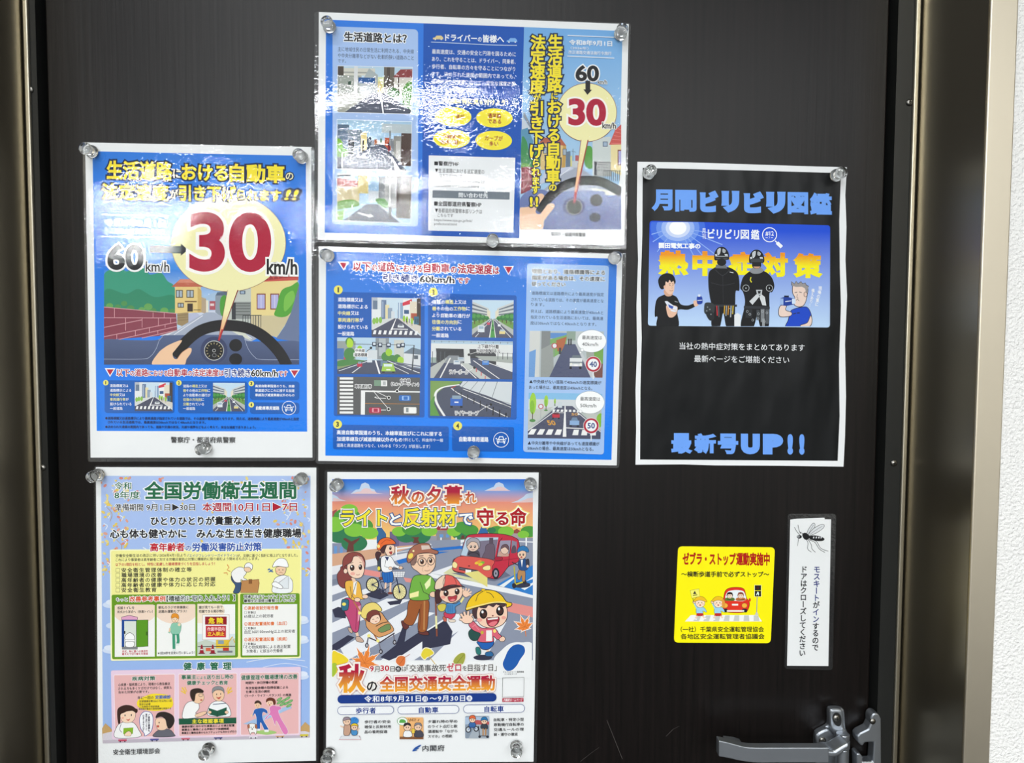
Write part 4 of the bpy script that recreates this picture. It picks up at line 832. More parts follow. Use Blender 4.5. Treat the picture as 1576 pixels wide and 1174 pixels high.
for a, l in ((20, 330), (35, 380), (48, 300), (60, 260), (130, 220), (150, 200), (165, 190), (8, 260)):
    x, y = math.cos(R(a)), math.sin(R(a)); v.poly([(330 + x * 95, 500 + y * 80), (330 + x * l, 500 + y * l), (332 + x * l - y * 8, 500 + y * l + x * 8), (330 + x * 95 - y * 5, 500 + y * 80 + x * 5)], '#8fb0f0')
v.column('月刊', 512, 500, 578, 28, '#f4f6fa', .01).text('ビリビリ', 538, 506, 757, 576, '#f4f6fa', .03).text('図', 766, 510, 824, 578, '#f4f6fa', .02).text('鑑', 838, 512, 896, 580, '#f4f6fa', .02)
v.ring(967, 548, 49, 49, 6, '#f4f6fa').line([(1006, 590), (1020, 604)], 8, '#f4f6fa').line([(1018, 602), (1052, 634)], 24, '#f4f6fa').text('#12', 938, 522, 996, 556, '#f4f6fa', .015).line([(940, 568), (955, 568)], 3, '#f4f6fa').line([(976, 568), (990, 568)], 3, '#f4f6fa').text('7', 961, 561, 970, 575, '#f4f6fa')
v.text('園田電気工事の', 197, 602, 487, 640, '#f6f8fb', .045)
OY = ('#f0961e', '#f9ee18', 665, 745)
for ch, x0, x1, y0 in (('熱', 192, 405, 655), ('中', 430, 606, 660), ('症', 680, 860, 664), ('対', 903, 1095, 668), ('策', 1130, 1336, 674)): v.text(ch, x0, y0, x1, y0 + 174, OY, .055, sl=.01, fit=True)
K, K2, G1, G2, SK = '#141518', '#26282c', '#6b7076', '#b7bcc0', '#e9bda2'
panel = p.end()
fig = SD.part('printed_drinks_holder', panel); v = fig.view(970, 240, 4.515); v.clip = (124, 460, 1386, 1183)
# man holding drinks
v.blob([(170, 1115), (172, 1040), (188, 990), (225, 968), (262, 958), (300, 968), (325, 985), (350, 1030), (400, 1038), (446, 1024), (452, 1044), (400, 1068), (345, 1066), (326, 1086), (330, 1190), (190, 1190), (188, 1118)], K)
v.blob([(236, 930), (290, 930), (292, 965), (262, 976), (238, 962)], '#d9a88b').blob([(226, 850), (270, 845), (304, 860), (306, 910), (298, 948), (272, 962), (246, 940), (230, 905)], '#edc6ad').blob([(200, 905), (194, 860), (218, 826), (260, 814), (298, 830), (314, 868), (308, 892), (298, 868), (286, 878), (272, 862), (262, 880), (246, 872), (242, 900), (232, 922), (216, 926)], K).ell(238, 910, 7, 11, '#e6b89c')
v.line([(268, 890), (280, 887)], 4, '#3a2a24').line([(290, 888), (301, 890)], 4, '#3a2a24').ell(275, 900, 3, 3, '#2a1e1a').ell(295, 900, 3, 3, '#2a1e1a').curve([(286, 902), (291, 918), (284, 920)], 2, '#c2917a').curve([(272, 934), (284, 938), (296, 932)], 3, '#a8584c')
v.blob([(438, 1010), (460, 1004), (474, 1020), (468, 1040), (446, 1044)], SK).blob([(462, 985), (470, 975), (492, 975), (500, 990), (499, 1024), (466, 1028)], '#1c3e9e').rect(470, 962, 486, 978, '#dfe8f4', 0).line([(466, 1004), (498, 1002)], 5, '#dfe8f4')
v.blob([(248, 1050), (262, 1036), (318, 1042), (328, 1064), (318, 1100), (290, 1122), (262, 1112)], SK).poly([(238, 1010), (256, 1008), (300, 1040), (326, 1050), (322, 1080), (290, 1086), (262, 1050)], '#e3e8f4').poly([(262, 1030), (300, 1046), (292, 1064), (268, 1052)], '#3c58b4').line([(276, 1062), (318, 1072)], 5, SK).line([(272, 1078), (312, 1088)], 5, SK).line([(308, 1010), (330, 1016)], 3, '#c8ccd4')
def helmet(cx, cy, s):
    v.blob([(cx - 50 * s, cy + 40), (cx - 48 * s, cy - 10), (cx - 20 * s, cy - 45), (cx + 18 * s, cy - 45), (cx + 46 * s, cy - 12), (cx + 52 * s, cy + 34), (cx + 30 * s, cy + 44), (cx, cy + 46), (cx - 30 * s, cy + 46)], '#1c1e22')
    v.blob([(cx - 30, cy - 26), (cx - 8, cy - 40), (cx - 10, cy - 6), (cx - 26, cy + 10)], '#c3c8cc').blob([(cx + 8, cy - 36), (cx + 28, cy - 24), (cx + 22, cy - 6), (cx + 6, cy - 12)], '#a9aeb2').poly([(cx - 46, cy + 4), (cx - 34, cy + 0), (cx - 30, cy + 14), (cx - 44, cy + 16)], '#d5d9dc').poly([(cx + 20, cy + 2), (cx + 40, cy + 2), (cx + 44, cy + 14), (cx + 24, cy + 14)], '#c9cdd0').line([(cx - 44, cy + 18), (cx + 46, cy + 18)], 7, '#8c9196').line([(cx - 40, cy + 34), (cx + 40, cy + 36)], 6, '#5a5e63').ell(cx, cy + 58, 32, 26, '#1a1b1e')
# the taller worker
fig.end(); fig = SD.part('printed_worker', panel); v = fig.view(970, 240, 4.515); v.clip = (124, 460, 1386, 1183)
v.blob([(545, 812), (575, 782), (605, 770), (675, 772), (715, 788), (745, 815), (757, 870), (756, 935), (732, 940), (728, 1035), (720, 1190), (668, 1190), (645, 1090), (620, 1190), (566, 1190), (562, 1040), (552, 980), (542, 900)], K)
v.poly([(596, 755), (664, 756), (672, 782), (590, 780)], G1); helmet(634, 680, 1.0); v.line([(690, 806), (716, 812)], 5, '#dfe3e6').curve([(590, 790), (640, 830), (690, 792)], 3, '#3a3d42').curve([(560, 880), (640, 898), (725, 884)], 3, '#33363b').line([(642, 832), (646, 1020)], 3, '#2b2d31')
v.line([(556, 1040), (740, 1040)], 16, '#2f3236').blob([(512, 1060), (520, 1022), (560, 1020), (584, 1040), (580, 1090), (548, 1110), (516, 1092)], '#33383a').blob([(524, 1090), (570, 1084), (582, 1130), (550, 1142)], '#23272a')
for x, c, l in ((655, '#d0a02c', 60), (668, '#9aa0a4', 72), (682, '#c98a2a', 64), (700, '#b7bcc0', 80), (714, '#e0c23c', 58), (600, '#c2303a', 70), (612, '#555a60', 80)): v.line([(x, 1040), (x + (4 if x < 650 else -4), 1040 + l)], 7, c)
for x, y in ((536, 1050), (552, 1066), (530, 1076), (560, 1100), (688, 1060), (708, 1084)): v.ell(x, y, 4, 4, '#9aa0a4')
v.poly([(722, 1104), (744, 1090), (768, 1106), (764, 1190), (722, 1190)], '#e9ecee')
# the shorter worker
fig.end(); fig = SD.part('printed_worker', panel); v = fig.view(970, 240, 4.515); v.clip = (124, 460, 1386, 1183)
v.blob([(770, 880), (785, 840), (822, 806), (860, 790), (905, 792), (950, 812), (985, 850), (1000, 905), (985, 945), (966, 955), (966, 1060), (958, 1190), (905, 1190), (880, 1110), (852, 1190), (768, 1190), (790, 1060), (796, 1000), (782, 945), (764, 920)], K)
v.blob([(830, 800), (856, 772), (900, 772), (925, 796), (900, 815), (856, 818)], '#8b8f93'); helmet(877, 700, 1.02); v.rect(835, 715, 922, 745, '#3c4045', 0).ell(878, 762, 26, 20, '#c99b80').rect(845, 738, 908, 768, '#1b1c1f', 0)
v.line([(838, 842), (832, 862), (842, 878)], 8, '#d8d22c').ring(803, 918, 22, 22, 3, '#c9ced2').ring(965, 918, 22, 22, 3, '#c9ced2').ell(803, 918, 4, 4, '#d9dde0').ell(965, 918, 4, 4, '#d9dde0')
v.poly([(872, 930), (916, 930), (912, 966), (880, 966)], '#b9bec2').poly([(876, 960), (900, 972), (848, 1034), (826, 1010)], '#cfd3d6').poly([(908, 960), (934, 980), (944, 1040), (916, 1036), (896, 980)], '#d6dadc').poly([(884, 938), (906, 938), (902, 956), (888, 956)], '#26282b')
v.line([(788, 1050), (968, 1056)], 18, '#303338')
for x, y, w, h, c in ((800, 1064, 46, 60, '#26292d'), (876, 1070, 22, 70, '#44484c'), (905, 1064, 26, 90, '#7d8286'), (938, 1066, 26, 100, '#55595e'), (915, 1130, 18, 55, '#989da1')): v.rect(x, y, x + w, y + h, c, 0)
for x, y in ((812, 1080), (830, 1100), (890, 1096), (918, 1080), (948, 1090), (930, 1150), (886, 1130), (850, 1140)): v.ring(x, y, 7, 7, 2.4, '#aeb3b7')
# drawn man drinking from a bottle
fig.end(); fig = SD.part('printed_drinking_man', panel); v = fig.view(970, 240, 4.515); v.clip = (124, 460, 1386, 1183)
OLC = '#2c2a33'
v.blob([(1112, 1080), (1140, 1062), (1180, 1052), (1225, 1050), (1250, 1085), (1258, 1130), (1240, 1150), (1240, 1195), (1085, 1195), (1096, 1140)], '#1a49c6', 4, OLC)
v.blob([(1128, 900), (1150, 890), (1205, 888), (1232, 915), (1228, 965), (1218, 1010), (1200, 1040), (1170, 1048), (1140, 1036), (1132, 1010), (1142, 985), (1126, 950)], '#ecd3c6', 4, OLC)
v.poly([(1120, 900), (1118, 872), (1140, 890), (1150, 870), (1165, 888), (1185, 872), (1195, 888), (1215, 882), (1220, 896), (1238, 906), (1230, 935), (1224, 965), (1212, 920), (1190, 908), (1150, 910)], '#9a9594').line([(1120, 900), (1118, 872), (1140, 890), (1150, 870), (1165, 888), (1185, 872), (1195, 888), (1215, 882), (1220, 896), (1238, 906)], 4, OLC)
v.ell(1216, 962, 10, 16, '#e8c8b8', ol=3, oc=OLC).line([(1140, 950), (1158, 946)], 4, OLC).line([(1172, 944), (1190, 950)], 4, OLC).curve([(1160, 960), (1156, 982), (1166, 988)], 3, OLC).curve([(1150, 1004), (1160, 996), (1172, 1008)], 3, OLC)
v.blob([(1036, 1048), (1070, 1030), (1085, 1040), (1078, 1070), (1120, 1088), (1110, 1112), (1050, 1118), (1030, 1100)], '#ecd3c6', 4, OLC).poly([(1042, 988), (1080, 976), (1140, 992), (1140, 1030), (1080, 1042), (1042, 1036)], '#1d3f9a').rect(1040, 990, 1062, 1034, '#9db9e6', 0).rect(1122, 992, 1146, 1028, '#cfe0f6', 0).rect(1068, 970, 1100, 982, '#18223c', 0).line([(1075, 1012), (1118, 1006)], 5, '#e8eef8')
v.blob([(1250, 1110), (1262, 1140), (1250, 1180), (1200, 1192), (1180, 1176), (1228, 1158)], '#ecd3c6', 4, OLC).line([(1130, 1098), (1150, 1092)], 6, OLC).line([(1156, 1092), (1176, 1090)], 6, OLC)
fig.end(); fig = SD.part('printed_speech', panel); v = fig.view(970, 240, 4.515)
v.column('現場の夏に', 1318, 905, 1045, 24, '#f4f6fa', .02, lean=-.22, turn='').column('備えあり！', 1268, 922, 1050, 22, '#f4f6fa', .02, lean=-.16, turn='')
fig.end()

p = SD.part('message_lettering'); v = p.view(970, 480, 4.635)
v.text('当社の熱中症対策をまとめてあります', 350, 217, 1242, 266, '#eef0f2', .004).text('最新ページをご堪能ください', 455, 308, 1132, 357, '#eef0f2', .004); p.end()
p = SD.part('issue_lettering'); v = p.view(970, 480, 4.635)
for ch, x0, x1 in zip('最新号UP!!', (294, 456, 626, 790, 947, 1122, 1206), (440, 610, 766, 920, 1086, 1156, 1238)):
    y0, y1 = 866 + .008 * (x0 - 294), 1004 + .008 * (x0 - 294)
    v.text(ch, x0 - 3, y0 - 3, x1 + 3, y1 + 6, LB, .10 if ch in 'UP!' else .055, sl=.005, fit=True)
p.end()

# ================================================================ yellow sticker
YS = '#fdf100'
SG = Sheet('vinyl_sticker', (1112, 988), 840, 0.010, 989, 0.004, 'square yellow sticker with red heading and a red car stopped at a crosswalk', 'sticker')
slab(SG, 'vinyl_sheet', rounded([(1043.5, 840.5), (1192.5, 842), (1186, 989.5), (1037, 988.5)], 7), 0.0, 0.0003, mat('yellow_vinyl', YS, 0.4, 0, 0.3)); SG.z = 0.00034
p = SG.part('heading_lettering'); v = p.view(1030, 780, 4.515)
v.text('ゼブラ・ストップ', 92, 318, 462, 402, '#b01408', .042, sl=.004).text('運動実施中', 464, 318, 698, 404, '#b01408', .042, sl=.004).text('〜横断歩道手前で必ずストップ〜', 82, 447, 695, 485, '#141414', .03, sl=.002); p.end()
p = SG.part('crossing_illustration'); v = p.view(1030, 780, 4.515)
v.poly([(150, 750), (612, 750), (645, 795), (108, 795)], '#f4f4ef')
for i in range(7): v.poly([(190 + 66 * i, 752), (222 + 66 * i, 752), (206 + 70 * i, 792), (166 + 70 * i, 792)], '#c9cbc4')
RC = '#e0301c'
v.blob([(376, 640), (388, 585), (420, 562), (480, 558), (520, 572), (536, 630), (556, 660), (552, 700), (530, 728), (460, 734), (390, 726), (372, 690)], RC, 3, '#5a100c').blob([(392, 640), (402, 592), (440, 578), (490, 578), (520, 592), (530, 648), (460, 652)], '#e9f0f2').rrect(552, 634, 566, 656, 4, RC, 0).rrect(366, 640, 380, 662, 4, RC, 0)
v.rrect(380, 706, 404, 732, 6, '#222', 0).rrect(506, 706, 540, 732, 6, '#222', 0).rect(400, 716, 520, 728, '#efe9dd', 0).ell(388, 684, 18, 16, '#f3b23c', ol=2, oc='#7a3a10').ell(522, 684, 18, 16, '#f3b23c', ol=2, oc='#7a3a10').rect(435, 672, 478, 684, '#f4f0e8', 0)
for x, hc, bc in ((420, '#2a1c16', '#5c7a30'), (496, '#8a4a3a', '#c07038')): v.blob([(x - 30, 650), (x - 26, 630), (x + 26, 630), (x + 30, 650)], bc).ell(x, 612, 22, 22, hc).ell(x, 618, 17, 16, '#f6d9c2').rect(x - 18, 594, x + 18, 606, hc, 0).ell(x - 6, 616, 2, 3, '#222').ell(x + 6, 616, 2, 3, '#222').curve([(x - 5, 626), (x, 629), (x + 5, 626)], 2, '#a8483c')
v.line([(400, 640), (448, 648)], 4, '#2a2a2a').line([(470, 648), (520, 642)], 4, '#2a2a2a')
def kid(x, y, flag):
    v.blob([(x - 28, y + 62), (x - 20, y + 42), (x + 22, y + 40), (x + 44, y + 66), (x + 40, y + 76), (x + 18, y + 66), (x + 20, y + 84), (x - 22, y + 86)], '#9ed2ec', 2, '#2a2a2a').poly([(x - 22, y + 82), (x + 20, y + 82), (x + 26, y + 102), (x - 30, y + 102)], '#c22a24')
    v.line([(x - 20, y + 100), (x - 34, y + 118)], 9, '#f6d2b4').line([(x + 16, y + 100), (x + 30, y + 116)], 9, '#f6d2b4').line([(x - 40, y + 122), (x - 22, y + 124)], 8, '#f4f4f4').line([(x + 22, y + 122), (x + 42, y + 118)], 8, '#f4f4f4')
    v.line([(x - 22, y + 50), (x - 40, y + 12)], 11, '#9ed2ec').ell(x - 42, y + 4, 9, 9, '#f6d2b4', ol=2)
    v.ell(x, y + 12, 32, 30, '#fbe0c4', ol=2).blob([(x - 44, y + 2), (x - 30, y - 24), (x, y - 36), (x + 30, y - 24), (x + 46, y + 4), (x, y - 8)], '#f2c01e', 2, '#5a4208')
    v.ell(x - 11, y + 10, 3, 4, '#222').ell(x + 11, y + 10, 3, 4, '#222').ell(x, y + 26, 6, 5, '#c0483c').ell(x - 20, y + 18, 5, 4, '#f2a890').ell(x + 20, y + 18, 5, 4, '#f2a890')
    if flag: v.line([(x - 44, y + 6), (x - 62, y - 62)], 4, '#6a5a2a').poly([(x - 70, y - 76), (x - 8, y - 88), (x - 2, y - 34), (x - 58, y - 22)], '#f6ef6a').line([(x - 70, y - 76), (x - 8, y - 88), (x - 2, y - 34), (x - 58, y - 22)], 2, '#5a4208', closed=True).poly([(x - 38, y - 74), (x - 26, y - 52), (x - 50, y - 50)], '#3a3a2a').line([(x - 50, y - 40), (x - 20, y - 46)], 5, '#3a3a2a')
kid(214, 655, True); kid(340, 655, False)
v.blob([(366, 640), (384, 650), (386, 690), (368, 696)], '#e39a3c')
v.rect(594, 544, 636, 578, '#1c1c1c', 0).rect(594, 582, 636, 620, '#1c1c1c', 0).line([(592, 542), (638, 542), (638, 622), (592, 622)], 3, '#e4e4da', closed=True).ell(614, 561, 8, 10, '#4a1512').poly([(612, 588), (620, 590), (624, 606), (618, 616), (612, 602), (606, 614), (602, 610), (608, 598)], '#d8f0e6').line([(610, 622), (606, 745)], 5, '#a7a9a4').poly([(594, 748), (602, 730), (610, 730), (620, 748)], '#c9cbc4')
p.end()
p = SG.part('association_lettering'); v = p.view(1030, 780, 4.515)
v.text('（一社）千葉県安全運転管理協会', 78, 831, 657, 868, '#1a1a14', .016, sl=-.002).text('各地区安全運転管理者協議会', 78, 880, 661, 917, '#1a1a14', .016, sl=-.002); p.end()

# ================================================================ narrow laminated strip
SH = Sheet('laminated_notice', (1244, 1029), 790, 0.0, 1030, 0.0, 'narrow white laminated strip with a mosquito drawing and two columns of handwriting', 'notice')
filmH = [(1212, 790.5), (1286.5, 790.5), (1281, 1031), (1207, 1029)]
outH = rounded(filmH[:2] + [(1281, 1031), (1207, 1029)], 6)
slab(SH, 'backing_film', outH, 0.0, 0.0003, film_material(seed=7.7, painted_sheen=0.02))
slab(SH, 'paper_sheet', [(1216, 799.5), (1226, 798), (1268.5, 796.5), (1269, 799), (1278.6, 799), (1274.5, 1024.5), (1211, 1024)], 0.0003, 0.0006, M_paper)
p = SH.part('mosquito_drawing'); v = p.view(1030, 780, 4.515); MK = '#16171a'
for q in ([(952, 188), (968, 150), (995, 114), (1010, 118), (1004, 150), (978, 184), (960, 196)], [(962, 194), (1000, 150), (1050, 122), (1074, 124), (1066, 148), (1020, 180), (980, 196)]): v.blob(q, '#dfe2e4', 3, MK)
v.curve([(966, 186), (985, 150), (1000, 124)], 2, MK).curve([(975, 190), (1020, 158), (1062, 132)], 2, MK)
v.blob([(966, 206), (1000, 196), (1050, 204), (1076, 220), (1066, 234), (1030, 236), (985, 226)], MK)
for x in (1000, 1018, 1036, 1052): v.poly([(x, 204), (x + 7, 206), (x + 4, 218), (x - 4, 216)], '#e8eaec')
v.blob([(922, 192), (940, 178), (962, 188), (974, 208), (960, 226), (936, 222)], MK).ell(902, 206, 17, 13, MK).ell(897, 204, 8, 7, '#c9cdd0').ell(898, 204, 4, 4, MK).line([(898, 214), (893, 240), (890, 270)], 4, MK, w1=2)
for q in ([(905, 192), (885, 170), (868, 140)], [(912, 188), (900, 160), (892, 124)], [(940, 186), (918, 180), (905, 172)], [(950, 224), (962, 250), (960, 290), (985, 312)], [(964, 226), (985, 262), (990, 290), (1014, 314)], [(966, 226), (1010, 245), (1040, 290), (1080, 315)], [(970, 222), (1020, 238), (1050, 285), (1102, 306)]): v.curve(q, 3.4, MK)
p.end()
p = SH.part('handwriting'); v = p.view(1030, 780, 4.515); BL = '#26367e'
y0, y1, n = 408, 998, 12.0; st = (y1 - y0) / n
def col(s, i, xc, c, y0=y0, st=st, top=408): 
    for k, ch in enumerate(s): v.column(ch, xc - .021 * (y0 + (i + k) * st - top), y0 + (i + k) * st, y0 + (i + k + 1) * st, 46, c, .022)
col('モスキート', 0, 1024, BL); col('が', 5, 1024, MK); col('イン', 6, 1024, BL); col('するので', 8, 1024, MK)
col('ドアはクローズしてください', 0, 934, MK, 408, (1036 - 408) / 13)
p.end()
laminate(SH, outH, 8.2)
# ================================================================ occupational health week poster
SE = Sheet('laminated_poster', (318, 1172), 732, 0.0, 1140, -0.0275, 'laminated pale blue poster with green title, falling leaves and pink panels', 'poster', 'laminated notices on the door')
filmE = [(145, 716.5), (490.5, 717.5), (490.5, 1172.5), (149, 1181)]
slab(SE, 'backing_film', rounded(filmE, 5), 0.0, 0.0003, film_material(seed=12.2, painted_sheen=0.025))
slab(SE, 'paper_sheet', [(148, 718.7), (487, 719.5), (486.5, 1170), (152, 1178)], 0.0003, 0.0006, M_paper)
p = SE.part('printed_background')
p.poly([(156, 732), (478, 732), (477, 1134), (159, 1143)], ('#b0c6f0', '#9dbbec', 732, 1000))
p.clip = (156, 732, 478, 1143)
rnd = random.Random(4)
for i in range(270):
    side = rnd.random(); y = 735 + 150 * rnd.random() ** 1.1
    x = rnd.uniform(157, 200) if side < .38 else (rnd.uniform(435, 477) if side < .76 else rnd.uniform(157, 477))
    c = rnd.choice(['#e9cb63', '#ecd98a', '#e3a48e', '#e08a7a', '#e9cb63']); a = rnd.uniform(0, 180); r = rnd.uniform(1.8, 3.6)
    if rnd.random() < .15: p.curve([(x - r, y - r), (x + r * .6, y), (x - r * .2, y + r * 1.6)], 1.2, '#eef2f6')
    else: p.ell(x, y, r, r * .62, c, rot=a, n=10)
for x0, y0 in ((165, 780), (430, 745), (460, 800), (180, 830)): p.curve([(x0, y0), (x0 + 8, y0 + 10), (x0 + 5, y0 + 22)], .7, '#c9a46a')
p.clip = None
for cx, cy in ((168, 930), (176, 962), (470, 955), (466, 985), (165, 1000), (470, 1040)): p.ell(min(max(cx, 171), 464), cy, 12, 5, '#d3e0f5').ell(min(max(cx + 4, 168), 466), cy - 4, 8, 4, '#e1eaf8')
p.curve([(380, 1018), (420, 1012), (470, 1016)], 1.2, '#dfe8f6').curve([(405, 1026), (440, 1020), (474, 1026)], 1.0, '#dfe8f6')
p.poly([(158, 1120), (163, 1112), (170, 1118), (178, 1128), (178, 1142.5), (159, 1143)], '#c9a36a').poly([(463, 1118), (470, 1110), (477, 1116), (477, 1134), (463, 1134.5)], '#c9a36a').poly([(159, 1128), (176, 1124), (182, 1134), (470, 1124), (477, 1126), (477, 1134), (159, 1143)], '#d9d3dc').poly([(159, 1138), (477, 1129), (477, 1134), (159, 1143)], '#c4bac6')
for x, c in ((183, '#c8506a'), (232, '#5a5aa0'), (280, '#d06a7a'), (330, '#5a5a8a'), (384, '#e8e4ea'), (425, '#d8a878'), (462, '#d8c84a')): p.rrect(x, 1136.5 - (x - 183) * .0275, x + 13, 1140 - (x - 183) * .0275, 1.2, c).ell(x + 3, 1140.2 - (x - 183) * .0275, 1.1, 1.1, '#3a3a44').ell(x + 10, 1140 - (x - 183) * .0275, 1.1, 1.1, '#3a3a44')
p.end()
p = SE.part('heading_lettering'); v = p.view(130, 710, 4.378); GR, W1 = '#1c6a45', '#f7f9fa'
v.text('令和', 206, 138, 320, 186, GR, .012, [(.07, W1)]).text('8年度', 206, 200, 378, 250, GR, .012, [(.07, W1)]).text('全国労働衛生週間', 405, 136, 1430, 252, GR, .03, [(.05, W1)])
v.text('準備期間', 210, 285, 400, 330, '#26262a', .012, [(.06, W1)]).text('9月1日▶30日', 420, 284, 748, 330, '#26262a', .012, [(.06, W1)]).text('本週間', 798, 276, 992, 334, '#b1122f', .02, [(.06, W1)]).text('10月1日▶7日', 1014, 276, 1435, 334, '#b1122f', .014, [(.06, W1)])
v.text('ひとりひとりが貴重な人材', 450, 370, 1190, 428, '#1d1d22', .032, [(.07, W1)]).text('心も体も健やかに', 176, 456, 690, 516, '#1d1d22', .032, [(.07, W1)]).text('みんな生き生き健康職場', 758, 454, 1464, 514, '#1d1d22', .032, [(.07, W1)])
p.end()
p = SE.part('guideline_panel'); v = p.view(140, 850, 4.503)
p.poly(rounded([(170, 845), (465, 843.5), (463.5, 1012), (171.5, 1016)], 3), '#fbf9c8').poly(rounded([(172, 847), (463, 845.5), (461.5, 1010), (173.5, 1014)], 3), '#f7f29c')
w = p.view(130, 710, 4.378); w.text('高年齢者', 446, 548, 678, 603, '#c01a2c', .03, [(.07, W1)]).text('の', 684, 560, 722, 602, '#2450a8', .02, [(.07, W1)]).text('労働災害防止対策', 728, 547, 1198, 603, '#2450a8', .03, [(.07, W1)])
runs(v, 175, 9, 1436, 22, [('労働安全衛生法の改正に伴い2026年4月1日より、', '#26262a'), ('「エイジフレンドリーガイドライン」', '#2a5aa0'), ('が、法律に基づく指針に格上げとなりました。', '#26262a')], .012)
v.text('これにより事業者は高年齢者に対する労働災害防止対策に積極的に取り組むよう努めるものとします。', 175, 38, 1166, 59, '#26262a', .012).text('以下の5項目を柱とし、特性に配慮した職場環境づくりを目指しましょう！', 175, 70, 862, 92, '#c2203a', .016)
for i, (s, x1) in enumerate((('安全衛生管理体制の確立等', 702), ('職場環境の改善', 496), ('高年齢者の健康や体力の状況の把握', 866), ('高年齢者の健康や体力に応じた対応', 866), ('安全衛生教育', 458))):
    y = 105 + 34.4 * i; v.text(s, 216, y, x1, y + 31, '#1e1e22', .02, ls=1.25); v.line([(178, y + 3), (205, y + 3), (205, y + 29), (178, y + 29)], 2.5, '#3a3a3a', closed=True)
p.end()
OL2 = '#3a3438'
p = SE.part('worker_illustration'); v = p.view(140, 850, 4.503)
v.blob([(976, 160), (990, 190), (1010, 205), (1040, 200), (1044, 230), (1030, 276), (990, 276), (1004, 230), (978, 190)], '#3a5578', 3, OL2).blob([(976, 150), (990, 120), (1030, 98), (1070, 110), (1080, 140), (1060, 170), (1084, 186), (1070, 202), (1044, 184), (1040, 204), (1000, 200)], '#f4f4f2', 3, OL2)
v.ell(1090, 112, 24, 20, '#f2cda8', ol=3, oc=OL2).blob([(1068, 100), (1076, 76), (1100, 68), (1122, 84), (1122, 104), (1116, 118), (1100, 100)], '#f6f6f6', 3, OL2).poly([(1048, 192), (1166, 182), (1172, 210), (1160, 276), (1040, 276)], '#c08a52').line([(1048, 192), (1168, 184), (1160, 276), (1040, 276)], 3, OL2, closed=True).rect(1096, 182, 1120, 214, '#8a5a30', 0).line([(948, 80), (960, 102), (946, 118), (970, 130)], 5, '#d87a30').line([(924, 140), (946, 138), (950, 152)], 5, '#d87a30')
v.blob([(1262, 230), (1276, 180), (1310, 160), (1350, 156), (1390, 180), (1402, 220), (1384, 276), (1268, 276)], '#f2f4f5', 3, OL2).blob([(1282, 110), (1300, 95), (1350, 98), (1352, 130), (1336, 152), (1304, 154), (1286, 138)], '#f2cda8', 3, OL2).blob([(1262, 98), (1278, 60), (1310, 38), (1350, 44), (1368, 78), (1364, 100), (1300, 92)], '#fafafa', 3, OL2)
v.poly([(1300, 210), (1368, 158), (1384, 168), (1372, 246), (1290, 244)], '#e4e9ec').line([(1300, 210), (1370, 158), (1372, 246), (1290, 244)], 3, OL2, closed=True).blob([(1258, 212), (1284, 200), (1330, 232), (1320, 248), (1268, 232)], '#fafafa', 3, OL2).ell(1306, 118, 3, 5, '#333').ell(1332, 118, 3, 5, '#333').curve([(1308, 138), (1318, 134), (1330, 140)], 2.5, '#a0503c').ell(1290, 128, 6, 4, '#eea08a')
v.curve([(1228, 120), (1240, 112), (1248, 124), (1262, 116)], 8, '#3a6aa8').curve([(1234, 134), (1246, 128), (1266, 132)], 7, '#3a6aa8')
p.end()
GN = '#6a9a1c'
p = SE.part('improvement_panel'); v = p.view(140, 850, 4.503)
v.poly(rounded([(148, 290), (1022, 282), (1022, 724), (152, 736)], 14), GN)
v.text('もっと', 180, 310, 258, 337, '#4a3a20', .02, [(.1, W1)]).text('改善参考事例', 271, 301, 520, 339, '#dd5420', .03, [(.08, W1)]).text('【積極的に取り入れよう！】', 528, 297, 1002, 337, '#26301a', .02, [(.08, W1)])
for x0, y0, x1, y1 in ((170, 364, 447, 720), (460, 361, 728, 715), (741, 358, 1003, 711)):
    v.rect(x0, y0, x1, y1, '#f6f6f2', -.008); v.clip = (x0, y0 - 6, x1, y1); v.ell(x0 + (x1 - x0) * (.5 if x0 < 700 else .15), y0 + 40, 150, 90, '#f4dcc8' if x0 != 741 else '#f6e6d0'); v.clip = None; v.rect(x0, y0 + 150, x1, y1, '#f6f6f2', -.008)
v.text('仮設トイレを', 188, 371, 306, 391, '#222', .02).text('和式から洋式へ（快適トイレ）', 188, 399, 432, 418, '#222', .018).text('朝礼のラジオ体操後に', 472, 368, 679, 388, '#222', .02).text('足踏み運動もプラス！', 472, 396, 668, 416, '#222', .02).text('誰が見ても一目で', 752, 367, 916, 387, '#222', .02).text('把握できる掲示物に', 752, 395, 930, 415, '#222', .02)
v.poly([(216, 462), (216, 445), (270, 432), (328, 445), (328, 462)], '#e6a8c8').line([(216, 462), (216, 445), (270, 432), (328, 445), (328, 462)], 3, '#333').rect(218, 462, 325, 652, '#1d4c98', 0).rect(236, 472, 318, 652, '#dfe6dc', 0).poly([(320, 465), (400, 463), (400, 646), (320, 652)], '#5c9a1e').line([(320, 465), (400, 463), (400, 646), (320, 652)], 4, '#26301a', closed=True).rect(386, 544, 400, 570, '#3f6a12', 0).rect(220, 650, 328, 666, '#8a8d90', 0).line([(220, 650), (328, 650), (328, 666), (220, 666)], 3, '#333', closed=True)
v.blob([(244, 600), (246, 570), (274, 552), (302, 570), (304, 600)], '#fafafa', 3, '#333').rrect(242, 600, 308, 614, 6, '#fafafa', 0, 2, '#333').blob([(248, 616), (302, 616), (298, 650), (250, 650)], '#fafafa', 3, '#333').rect(234, 540, 244, 560, '#333', 0)
v.text('洋式、特に膝への負担を', 220, 674, 400, 690, '#c2203a', .02).text('踏まえて切り替えを推進', 220, 692, 400, 708, '#c2203a', .02).text('※1回30秒を目安に行いましょう！', 468, 684, 722, 703, '#222', .02)
